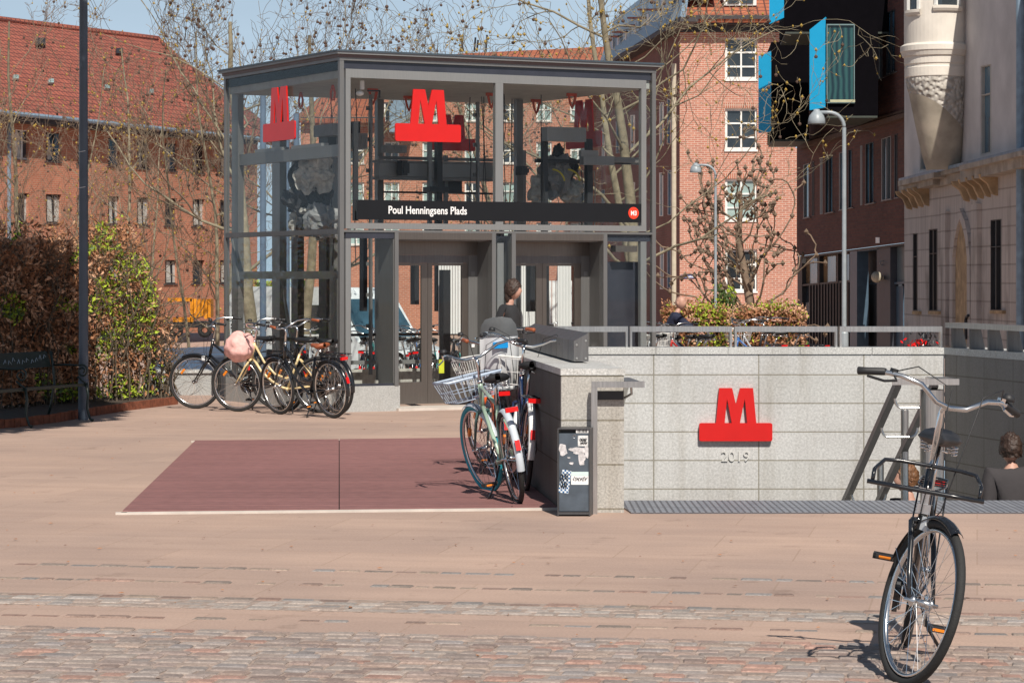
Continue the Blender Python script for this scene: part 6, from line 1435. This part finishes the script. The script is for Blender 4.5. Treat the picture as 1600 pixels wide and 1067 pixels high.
# dark slatted screen behind the bench
fc = thing('slatted_screen', 'dark wooden slatted screen inside the hedge behind the bench', 'fence', (xcol(60, 31), 31.5, 0))
m = MB(); a, b = Vector((xcol(-90, 31.9), 31.9, 0)), Vector((xcol(112, 32.7), 32.7, 0)); k = 26
for i in range(k): p = a.lerp(b, i / (k - 1)); m.box((p.x, p.y, 1.05), (.055, .02, 2.06), rz=.4)
m.build('slats', plain('dark_brown_slat', (.028, .018, .014), .8, var=.3), fc)
m = MB(); m.prism([Vector((a.x, a.y - .03, 2.13)), Vector((b.x, b.y - .03, 2.13)), Vector((b.x, b.y - .03, 2.08)), Vector((a.x, a.y - .03, 2.08))], [Vector((a.x, a.y + .06, 2.13)), Vector((b.x, b.y + .06, 2.13)), Vector((b.x, b.y + .06, 2.08)), Vector((a.x, a.y + .06, 2.08))]); m.build('top_rail', 'frame_dark', fc)
# beech hedge beyond the stairwell and shrub
def leafbox(name, label, px0, px1, ytop, Y, depth, n, ks, s0, s1, seed, bush=False):
    o = thing(name, label, 'hedge' if not bush else 'shrub', (xcol((px0 + px1) / 2, Y), Y, gz(Y))); r_ = random.Random(seed); ms_ = {k: MB() for k in 'BPGD'}
    x0, x1 = xcol(px0, Y), xcol(px1, Y); zt_ = zrow(ytop, Y); zb = gz(Y); cx, cz = (x0 + x1) / 2, (zb + zt_) / 2
    for i in range(n):
        if bush:
            d = Vector((r_.gauss(0, 1), r_.gauss(0, 1), r_.gauss(0, 1))).normalized() * r_.uniform(.55, 1) ** .5; q = 1 + .3 * noise.noise(d * 2); p = Vector((cx + d.x * (x1 - x0) / 2 * q, Y + d.y * depth / 2, cz + d.z * (zt_ - zb) / 2 * q))
        else:
            x = r_.uniform(x0, x1); zz = r_.random(); t_ = noise.noise(Vector((x * 1.2, 0, seed))) * .12
            if r_.random() < .5: p = Vector((x, Y + r_.uniform(-.05, .18) + noise.noise(Vector((x * 2, zz * 3, 1))) * .1, zb + (zt_ + t_ - zb) * zz))
            else: p = Vector((x, Y + r_.uniform(0, depth), zt_ + t_ - abs(r_.gauss(0, .09)) * (1 if r_.random() < .9 else -1)))
        g_ = noise.noise(Vector((p.x * 1.1, p.z * 1.1, seed))); k = ks[0] if g_ < -.02 else (ks[1] if g_ < .16 else (ks[2] if r_.random() < .55 else 'B'))
        if r_.random() < .25: k = r_.choice(ks + ('GDD' if not bush else ''))
        leaf_add(ms_[k], p, r_.uniform(s0, s1), r_)
    for k, mt, nm in (('B', leafB, 'brown_foliage'), ('P', leafP, 'pale_foliage'), ('G', leafG, 'green_foliage'), ('D', leafD, 'dark_foliage')):
        if ms_[k].v: ms_[k].build(nm, mt, o, uv=False)
    core = MB()
    if not bush: core.box(((x0 + x1) / 2, Y + depth * .55, (zb + zt_) / 2 - .12), (x1 - x0 - .2, depth * .7, zt_ - zb - .25))
    else: core.ell((cx, Y, cz), ((x1 - x0) * .38, depth * .36, (zt_ - zb) * .38), 14, 10)
    core.build('twig_core', plain('twig_mass', (.05, .035, .025), .95) if 'twig_mass' not in bpy.data.materials else bpy.data.materials['twig_mass'], o, uv=False)
    return o
leafbox('beech_hedge', 'low clipped beech hedge, brown and green, below the pollarded tree', 1036, 1262, 484, 52, .9, 15000, 'BPG', .028, .055, 4)
leafbox('shrub', 'green evergreen shrub behind the low hedge left of the pollarded trunk', 1092, 1160, 448, 58, 1.2, 3500, 'DGD', .04, .07, 6, True)
leafbox('shrub', 'small thin green shrub left of the far lamp post above the hedge', 1096, 1116, 464, 56, .5, 500, 'GGB', .03, .05, 8, True)
leafbox('beech_hedge', 'sunlit yellow green shrubbery far behind the left glass of the lift house', 352, 486, 450, 60, 1.0, 7000, 'DGG', .05, .09, 12)
# unseen tree added out of view on the left to shade the bench and hedge
big = thing('shade_caster_tree', 'unseen evergreen tree added outside the left edge to shade the bench', 'tree', (-8.9, 22.5, 0)); m = MB(); m.tube([(-8.9, 22.5, -.1), (-8.7, 22.5, 3), (-7.9, 22.5, 6.4)], [.26, .22, .12], 10); m.build('trunk', 'bark_brown', big)
m = MB(); r_ = random.Random(1); cc = Vector((-7.3, 23.2, 7.6))
for i in range(26000):
    d = Vector((r_.gauss(0, 1), r_.gauss(0, 1), r_.gauss(0, 1))).normalized() * r_.random() ** .4; leaf_add(m, cc + Vector((d.x * 4.2, d.y * 5.0, d.z * 2.3)), r_.uniform(.16, .26), r_)
m.build('crown', leafD, big, uv=False)

# wind-blown bits on the paving
r_ = random.Random(77); m = MB()
for i in range(420):
    y = r_.uniform(9.8, 30); x = r_.uniform(-.24, .24) * y
    if 17 < y < 27 and -3.6 < x < 5: continue
    s0_ = r_.uniform(.006, .02); a = r_.uniform(0, 6.3); u = Vector((math.cos(a), math.sin(a), 0)) * s0_; v_ = Vector((-math.sin(a), math.cos(a), 0)) * s0_ * .5; c = Vector((x, y, .009)); m.add([c - u, c + v_ + Vector((0, 0, .004)), c + u, c - v_], [(0, 1, 2, 3)])
tag(m.build('leaf_litter', leafB, uv=False), 'scattered tiny dry leaf bits on the tan paving', 'leaf litter', kind='stuff')
# ------------------------------------------------------------ bench
bf0, bf1 = Vector((-5.35, 27.75, 0)), Vector((-4.885, 29.08, 0)); bt = (bf1 - bf0).normalized(); bnv = Vector((bt.y, -bt.x, 0)); ext = bt * 1.0
bn_ = thing('park_bench', 'dark green park bench with scrolled iron ends and scratched back board at the left edge', 'bench', bf0)
def bp_(s, d, z): return bf0 + bt * s - bnv * d + Vector((0, 0, z))
Lb = (bf1 - bf0).length
def slab_(s0, s1, d0, d1, z0a, z0b, th, nm, mt):
    f = [bp_(s0, d0, z0a), bp_(s1, d0, z0a), bp_(s1, d1, z0b), bp_(s0, d1, z0b)]; m = MB(); m.prism(f, [p - Vector((0, 0, th)) for p in f]); return m.build(nm, mt, bn_)
for i in range(4): slab_(-.55, Lb, .0 + i * .115, .10 + i * .115, .435 - .008 * i, .43 - .008 * i, .032, 'seat_slat', 'bench')
m = MB(); f = [bp_(-.55, .44, .62), bp_(Lb - .02, .44, .62), bp_(Lb - .02, .50, .80), bp_(-.55, .50, .80)]; m.prism(f, [p - bnv * .035 for p in f]); bk_ = m.build('backrest', 'bench', bn_)
m = MB(); rr4 = random.Random(8)
for i in range(10):
    s_ = .35 + i * .10; z = .67 + rr4.uniform(0, .05); d = .44 + (z - .62) / .18 * .06 - .004; m.tube([bp_(s_, d, z), bp_(s_ + rr4.uniform(.02, .06), d + .012, z + .045), bp_(s_ + rr4.uniform(.05, .08), d, z + rr4.uniform(-.01, .02))], .0035, 3)
m.build('scratches', plain('pale_scratches', (.35, .42, .48), .6), bk_)
for s_ in (0.02, Lb - .02):
    m = MB(); m.tube([bp_(s_, -.01, .44), bp_(s_, -.035, .30), bp_(s_, -.02, .15), bp_(s_, -.06, .03), bp_(s_, -.10, .012)], [.018, .016, .014, .014, .018], 8); m.build('leg', 'bench', bn_, smooth=True)
    m = MB(); m.tube([bp_(s_, .45, .80), bp_(s_, .42, .62), bp_(s_, .40, .44), bp_(s_, .44, .2), bp_(s_, .50, .01)], .016, 8); m.build('leg', 'bench', bn_, smooth=True)
    m = MB(); sp = [bp_(s_, .42, .64), bp_(s_, .25, .645), bp_(s_, .10, .64)]
    for i in range(22): a = PI / 2 - i * .42 * 1; r = .072 * (1 - i / 30); sp.append(bp_(s_, .02 + .02 - r * math.cos(a) * 1, .575 + r * math.sin(a)))
    m.tube(sp, .012, 7); m.tube([bp_(s_, .0, .44), bp_(s_, .05, .47), bp_(s_, .10, .51)], .012, 7); m.build('armrest', 'bench', bn_, smooth=True)

# ------------------------------------------------------------ low wall, roof light, machine, van
lwl = thing('low_wall', 'low pale granite wall behind the bicycles left of the lift house', 'wall', P(300, HZ, 35.4) * 1); lwl.location.z = 0
m = MB(); a, b = P(226, HZ, 35.6), P(356, HZ, 35.6); z1 = zrow(583, 35.6); m.prism([Vector((a.x, 35.6, z1)), Vector((b.x, 35.6, z1)), Vector((b.x, 35.6, -.3)), Vector((a.x, 35.6, -.3))], [Vector((a.x, 36.1, z1)), Vector((b.x, 36.1, z1)), Vector((b.x, 36.1, -.3)), Vector((a.x, 36.1, -.3))]); m.build('wall', 'plinth', lwl)
m = MB(); m.box(((a.x + b.x) / 2, 35.85, z1 + .02), (b.x - a.x + .04, .56, .035)); m.build('coping', 'granite', lwl)
m = MB(); q = [P(232, 577, 36.2), P(356, 577, 36.2), P(362, 540, 39.5), P(246, 545, 39.5)]; m.prism(q, [p - Vector((0, 0, .15)) for p in q])
def sheen():
    m_, t, b = newmat('blue_grey_sheet_roof'); b.inputs['Roughness'].default_value = .35; t.links.new(mixc(t, ramp(t, nz(t, pos(t, scale=(1, 3, 1)), 2, 5), .35, .65), (.06, .055, .06), (.06, .13, .24)), b.inputs['Base Color']); return m_
tag(m.build('sheet_roof', sheen()), 'low sloping blue-grey sheet roof behind the granite wall and leftmost bicycle', 'roof')
mc = thing('orange_machine', 'orange steel machine half hidden by the hedge, left of the lift house', 'machine', TB(300, 52)); om = plain('orange_machine_paint', (.80, .30, .01), .45)
def mq(nm, x0, x1, y0, y1, Y=52, th=.3, mt=om): m = MB(); m.prism([P(x0, y1, Y), P(x1, y1, Y), P(x1, y0, Y), P(x0, y0, Y)], [P(x0, y1, Y) + Vector((0, th, 0)), P(x1, y1, Y) + Vector((0, th, 0)), P(x1, y0, Y) + Vector((0, th, 0)), P(x0, y0, Y) + Vector((0, th, 0))]); return m.build(nm, mt, mc)
mq('boom', 262, 300, 465.5, 471); mq('mast', 297, 302, 467, 505); mq('lower_arm', 270, 298, 496, 503)
for i in range(5): mq('panel', 303 + i * 5.4, 307.6 + i * 5.4, 467 + i % 2, 498 - i % 3 * 2, th=.5)
mq('chassis', 262, 332, 503, 512, mt='mach', th=1.2); 
for px in (275, 320): m = MB(); m.ring(P(px, 516, 51.9), .10, .05, 'y', 20, 8); m.build('wheel', 'tyre', mc)
# van
vn = thing('delivery_van', 'white van with dark side window parked beyond the lift house, seen through its glass', 'van', TB(560, 50)); vz = gz(50)
Rv = Matrix.Translation((xcol(652, 49.5), 49.5, vz)) @ Matrix.Rotation(math.radians(-40), 4, 'Z')
wp_ = plain('white_van_paint', (.72, .76, .78), .25, coat=.5)
def vp(pts, y0, y1, nm, mt, par=vn):
    m = MB(); m.prism([Vector((x, y0, z)) for x, z in pts], [Vector((x, y1, z)) for x, z in pts]); m.xf(Rv); return m.build(nm, mt, par)
prof = [(-4.3, .35), (0.0, .35), (.06, .75), (-.05, .98), (-.75, 1.15), (-1.35, 1.95), (-1.6, 2.2), (-4.25, 2.22), (-4.35, 2.0)]
vp(prof, -.9, .9, 'body', wp_)
vp([(-.88, 1.16), (-1.38, 1.86), (-2.1, 1.86), (-2.1, 1.16)], -.92, -.905, 'side_window', 'wdark')
vp([(-1.25, 1.17), (-1.5, 1.45), (-1.7, 1.5), (-1.6, 1.17)], -.935, -.921, 'seat_belt_panel', plain('orange_panel', (.8, .22, .02), .5))
m = MB(); m.prism([Vector((-.72, -.8, 1.14)), Vector((-.72, .8, 1.14)), Vector((-1.33, .75, 1.95)), Vector((-1.33, -.75, 1.95))], [Vector((-.70, -.8, 1.17)), Vector((-.70, .8, 1.17)), Vector((-1.31, .75, 1.98)), Vector((-1.31, -.75, 1.98))]); m.xf(Rv); m.build('windscreen', 'wblue', vn)
for x in (-.75, -3.5):
    for s in (-1, 1): m = MB(); m.ring((x, s * .86, .33), .24, .09, 'y', 24, 8); m.lathe([(0, .03), (.2, .0)], (x, s * .93, .33), 16, R=Matrix.Rotation(PI / 2, 3, 'X')); m.xf(Rv); m.build('wheel', 'tyre', vn)
for s in (-1, 1): m = MB(); m.box((.0, s * .7, .82), (.12, .26, .16)); m.xf(Rv); m.build('headlight', 'lens', vn)
# white panelled hoarding strip behind the lift house doors
m = MB(); q = thing('white_hoarding', 'white ribbed panel fence glimpsed through the lift doors', 'fence', TB(820, 46))
for i in range(16): x = xcol(795 + i * 6.4, 46); m.box((x, 46, .45), (.06, .05, 2.3))
m.build('boards', 'white', q)
# flowers in a pot beyond the wall
fp = thing('flower_pot', 'dark pot with red flowers beyond the far wall below the grey house', 'flower pot', (xcol(1436, 30), 30, 0)); m = MB(); x = xcol(1436, 30); m.lathe([(0, 0), (.16, 0), (.2, .75), (.18, .78), (0, .76)], (x, 30, 0), 16); m.build('pot', 'mach', fp)
m = MB(); r_ = random.Random(2)
for i in range(60): leaf_add(m, Vector((x + r_.gauss(0, .08), 30 + r_.gauss(0, .08), .86 + r_.uniform(-.06, .06))), .03, r_)
m.build('flowers', 'rearred', fp); m = MB()
for i in range(80): leaf_add(m, Vector((x + .08 + r_.gauss(0, .06), 30 + r_.gauss(0, .06), .93 + r_.uniform(-.14, .1))), .04, r_)
m.build('leaves', 'mach', fp)

# ------------------------------------------------------------ people
skin = plain('skin', (.50, .28, .21), .55, var=.05)
def skinmesh(vs, es, rs, sub=2, root=0):
    me = bpy.data.meshes.new('s'); me.from_pydata(vs, es, []); o = bpy.data.objects.new('s', me); COL.objects.link(o)
    bm = bmesh.new(); bm.from_mesh(me); lay = bm.verts.layers.skin.verify()
    for i, v in enumerate(bm.verts): v[lay].radius = (rs[i][0], rs[i][1]) if isinstance(rs[i], tuple) else (rs[i], rs[i]); v[lay].use_root = (i == root)
    bm.to_mesh(me); bm.free()
    o.modifiers.new('k', 'SKIN').use_smooth_shade = True; md = o.modifiers.new('u', 'SUBSURF'); md.levels = sub; md.render_levels = sub
    bpy.context.view_layer.update(); ev = bpy.data.meshes.new_from_object(o.evaluated_get(bpy.context.evaluated_depsgraph_get()))
    mb = MB(); mb.add([tuple(v.co) for v in ev.vertices], [tuple(p.vertices) for p in ev.polygons]); COL.objects.unlink(o); bpy.data.objects.remove(o); bpy.data.meshes.remove(ev); return mb
def head_mesh(c, R, s=1.0):
    m = MB(); n, k = 24, 18; vs = []
    for i in range(k + 1):
        th = PI * i / k
        for j in range(n):
            a = 2 * PI * j / n; d = Vector((math.sin(th) * math.cos(a), math.sin(th) * math.sin(a), math.cos(th)))
            x, y, z = d.x * .098, d.y * .076, d.z * .118
            if z < 0: f = -z / .118; y *= 1 - .32 * f * f; x = x * (1 - .18 * f * f) + .012 * f
            if d.x > .6 and abs(d.y) < .28: x += .022 * math.exp(-((z + .012) / .02) ** 2) * (1 - abs(d.y) / .28) ; x += .007 * math.exp(-((z + .055) / .012) ** 2)
            if d.x > .5 and .22 < abs(d.y) < .55: x -= .008 * math.exp(-((z - .01) / .014) ** 2)
            vs.append(Vector((x, y, z)) * s)
    fs = [(i * n + j, (i + 1) * n + j, (i + 1) * n + (j + 1) % n, i * n + (j + 1) % n) for i in range(k) for j in range(n)]
    m.add([c + R @ v for v in vs], fs)
    for sg_ in (-1, 1): m.ell(c + R @ (Vector((-.005, sg_ * .078, -.005)) * s), (.02 * s, .009 * s, .032 * s), 8, 6)
    return m
def person(label, loc, yaw, J, top, trous, hair, hairtype='short', group=None, headyaw=0, shoe='rubber', scale=1.0):
    o = thing('person', label, 'person', (0, 0, 0), group); names = list(J); idx = {n: i for i, n in enumerate(names)}; vs = [J[n] for n in names]
    E_ = [('pelvis', 'spine'), ('spine', 'chest'), ('chest', 'neck'), ('neck', 'head')]
    Rr = {'pelvis': (.10, .08), 'spine': (.09, .075), 'chest': (.11, .08), 'neck': .050, 'head': .05}
    for s in 'LR':
        E_ += [('chest', 'sh' + s), ('sh' + s, 'el' + s), ('el' + s, 'wr' + s), ('pelvis', 'hip' + s), ('hip' + s, 'kn' + s), ('kn' + s, 'an' + s), ('an' + s, 'toe' + s)]
        Rr.update({'sh' + s: .03, 'el' + s: .026, 'wr' + s: .024, 'hip' + s: .07, 'kn' + s: .048, 'an' + s: .038, 'toe' + s: .032})
    V_ = list(vs); Ed = [(idx[a], idx[b]) for a, b in E_]; rr_ = [Rr[n] for n in names]
    for s in 'LR':       # palm, four fingers and a thumb
        w_ = Vector(J['wr' + s]); d = (w_ - Vector(J['el' + s])).normalized(); side = d.cross(Vector((0, 0, 1))); side = side.normalized() if side.length > .1 else Vector((0, 1, 0)); pi = len(V_); V_.append(tuple(w_ + d * .05)); rr_.append((.034, .018)); Ed.append((idx['wr' + s], pi))
        for q, (off, ln) in enumerate(((-.027, .052), (-.009, .062), (.009, .058), (.027, .046))):
            b0 = w_ + d * .085 + side * off; i0 = len(V_); V_ += [tuple(b0), tuple(b0 + d * ln * .6 - Vector((0, 0, .012))), tuple(b0 + d * ln * .9 - Vector((0, 0, .034)))]; rr_ += [.010, .009, .008]; Ed += [(pi, i0), (i0, i0 + 1), (i0 + 1, i0 + 2)]
        b0 = w_ + d * .03 + side * -.035; i0 = len(V_); V_ += [tuple(b0), tuple(b0 + d * .04 - side * .015)]; rr_ += [.012, .010]; Ed += [(pi, i0), (i0, i0 + 1)]
    M4 = Matrix.Translation(loc) @ Matrix.Scale(scale, 4) @ Matrix.Rotation(yaw, 4, 'Z'); Rh = Matrix.Rotation(headyaw, 3, 'Z')
    body = skinmesh(V_, Ed, rr_, 1); hc = Vector(J['head']) + Vector((.012, 0, .085)); hm = head_mesh(hc, Rh); body.add(hm.v, hm.f); body.xf(M4); bo = body.build('body', skin, o, smooth=True, uv=False)
    def cloth(keys, edges, rad, nm, mt, root_=0):
        i_ = {n: k for k, n in enumerate(keys)}; mb = skinmesh([J[n] for n in keys], [(i_[a], i_[b]) for a, b in edges], [rad[n] for n in keys], 2, root_)
        mb.v = [tuple(Vector(p) + noise.noise_vector(Vector(p) * 7) * .010) for p in mb.v]; mb.xf(M4); return mb.build(nm, mt, o, smooth=True, uv=False)
    k = ['pelvis', 'spine', 'chest', 'neck0'] + [a + s for s in 'LR' for a in ('sh', 'el', 'wr')]; J2 = dict(J); J2['neck0'] = tuple(Vector(J['chest']).lerp(Vector(J['neck']), .75)); J = J2
    cloth(k, [('pelvis', 'spine'), ('spine', 'chest'), ('chest', 'neck0')] + [e for s in 'LR' for e in (('chest', 'sh' + s), ('sh' + s, 'el' + s), ('el' + s, 'wr' + s))],
          {'pelvis': (.15, .125), 'spine': (.145, .12), 'chest': (.165, .125), 'neck0': .082, 'shL': .084, 'shR': .084, 'elL': .064, 'elR': .064, 'wrL': .040, 'wrR': .040}, 'jacket', top)
    k = ['pelvis'] + [a + s for s in 'LR' for a in ('hip', 'kn', 'an')]
    cloth(k, [e for s in 'LR' for e in (('pelvis', 'hip' + s), ('hip' + s, 'kn' + s), ('kn' + s, 'an' + s))], {'pelvis': (.13, .11), 'hipL': .10, 'hipR': .10, 'knL': .068, 'knR': .068, 'anL': .05, 'anR': .05}, 'trousers', trous)
    for s in 'LR':
        a, b = Vector(J['an' + s]), Vector(J['toe' + s]); m = MB(); c = a.lerp(b, .45); d = (b - a); yw = math.atan2(d.y, d.x); m.ell(Vector((c.x, c.y, b.z + .012)), (.145, .05, .045), 14, 8, R=Matrix.Rotation(yw, 3, 'Z')); m.xf(M4); m.build('shoe', shoe, o, smooth=True, uv=False)
    if hair:
        m = MB(); n_, k_ = 44, 26; vs = []
        lim = {'short': 2.05, 'long': 2.3}[hairtype]
        for i in range(k_ + 1):
            for j in range(n_):
                a = 2 * PI * j / n_; front = max(0, math.cos(a)); th = (lim - 1.05 * front ** 1.5) * i / k_; d = Vector((math.sin(th) * math.cos(a), math.sin(th) * math.sin(a), math.cos(th)))
                q = 1.15 + .15 * noise.noise(d * 5 + Vector((loc[0], 0, 0))) + .13 * noise.noise(d * 11) + .07 * noise.noise(d * 22); vs.append(hc + Rh @ Vector((d.x * .098 * q - .006, d.y * .078 * q, d.z * .118 * q + .004)))
        m.add(vs, [(i * n_ + j, (i + 1) * n_ + j, (i + 1) * n_ + (j + 1) % n_, i * n_ + (j + 1) % n_) for i in range(k_) for j in range(n_)])
        if hairtype == 'long': m.ell(hc + Rh @ Vector((-.06, 0, -.08)), (.055, .07, .10), 14, 10, jit=.2)
        m.xf(M4); m.build('hair', hair, o, smooth=True, uv=False)
    return o
def J0(): return {'pelvis': (0, 0, .93), 'spine': (0, 0, 1.10), 'chest': (.0, 0, 1.30), 'neck': (.01, 0, 1.46), 'head': (.03, 0, 1.54), 'shL': (0, .175, 1.38), 'elL': (-.05, .22, 1.12), 'wrL': (.06, .21, .90), 'shR': (0, -.175, 1.38), 'elR': (-.03, -.22, 1.12), 'wrR': (.08, -.2, .90),
    'hipL': (0, .09, .90), 'knL': (.05, .095, .49), 'anL': (0, .1, .09), 'toeL': (.14, .11, .035), 'hipR': (0, -.09, .90), 'knR': (.02, -.095, .49), 'anR': (-.03, -.1, .09), 'toeR': (.11, -.11, .035)}
charcoal = plain('charcoal_cloth', (.026, .027, .03), .85, var=.2, bmp=.3, bsc=25); navy = plain('navy_cloth', (.015, .02, .05), .85); dkj = plain('dark_denim', (.03, .04, .07), .85)
hairD = plain('dark_brown_hair', (.045, .025, .018), .5, var=.4, sc=40, bmp=.8, bsc=60); hairB = plain('brown_hair', (.16, .075, .035), .5, var=.4, sc=40, bmp=.8, bsc=60)
j = J0(); j.update({'elL': (-.14, .23, 1.16), 'wrL': (.02, .22, .98), 'elR': (-.08, -.24, 1.12), 'wrR': (.16, -.2, 1.02), 'knL': (.17, .09, .52), 'anL': (.22, .1, .10), 'toeL': (.36, .11, .05), 'knR': (-.03, -.09, .48), 'anR': (-.26, -.1, .12), 'toeR': (-.13, -.11, .04), 'head': (.05, 0, 1.54), 'chest': (.01, 0, 1.30)})
person('dark haired person in a charcoal jacket walking past the lift doors', (xcol(795, 29.6), 29.6, 0), math.radians(-20), j, charcoal, dkj, hairD, 'long', scale=.925)
j = J0(); j.update({'head': (.02, 0, 1.515), 'neck': (0, 0, 1.455), 'shL': (0, .19, 1.40), 'shR': (0, -.19, 1.40), 'chest': (0, 0, 1.32)}); Yp2 = 20.85; person('person with short brown hair and dark grey top seen from behind going down the stairs', (xcol(1581, Yp2), Yp2, zrow(676, Yp2) - 1.74), math.radians(97), j, plain('dark_grey_cotton', (.045, .04, .043), .9, var=.1, bmp=.2, bsc=30), dkj, hairD, 'short')
Yp3 = 21.8; j = J0(); person('person with curly brown hair in dark clothes lower on the stairs behind the steel post', (xcol(1422, Yp3), Yp3, zrow(722, Yp3) - 1.765), math.radians(200), j, charcoal, dkj, hairB, 'short')
# cyclist beyond the wall
Yc = 43.5; cx_ = xcol(1043, Yc); hb_ = make_bike('red bicycle ridden by the bald man in navy', (0, 0, 0), 0, frame='redp', style='step', spokes=16, detail=0, group='ridden bicycle', kick=False); hb_.matrix_world = Matrix.Translation((cx_ - .16, Yc, gz(Yc)))
del hb_['group']
j = J0(); j.update({'pelvis': (0, 0, .98), 'spine': (.05, 0, 1.13), 'chest': (.13, 0, 1.31), 'neck': (.17, 0, 1.45), 'head': (.21, 0, 1.52), 'shL': (.13, .18, 1.38), 'elL': (.30, .24, 1.18), 'wrL': (.50, .26, 1.10), 'shR': (.13, -.18, 1.38), 'elR': (.33, -.22, 1.22), 'wrR': (.52, -.26, 1.12),
    'hipL': (.02, .09, .95), 'knL': (.38, .11, .72), 'anL': (.30, .12, .32), 'toeL': (.44, .12, .26), 'hipR': (.02, -.09, .95), 'knR': (.36, -.11, .62), 'anR': (.26, -.12, .20), 'toeR': (.40, -.12, .14)})
person('bald man in a navy jacket riding past behind the hedge end', (cx_, Yc, gz(Yc)), 0, j, navy, dkj, None, headyaw=-.6)
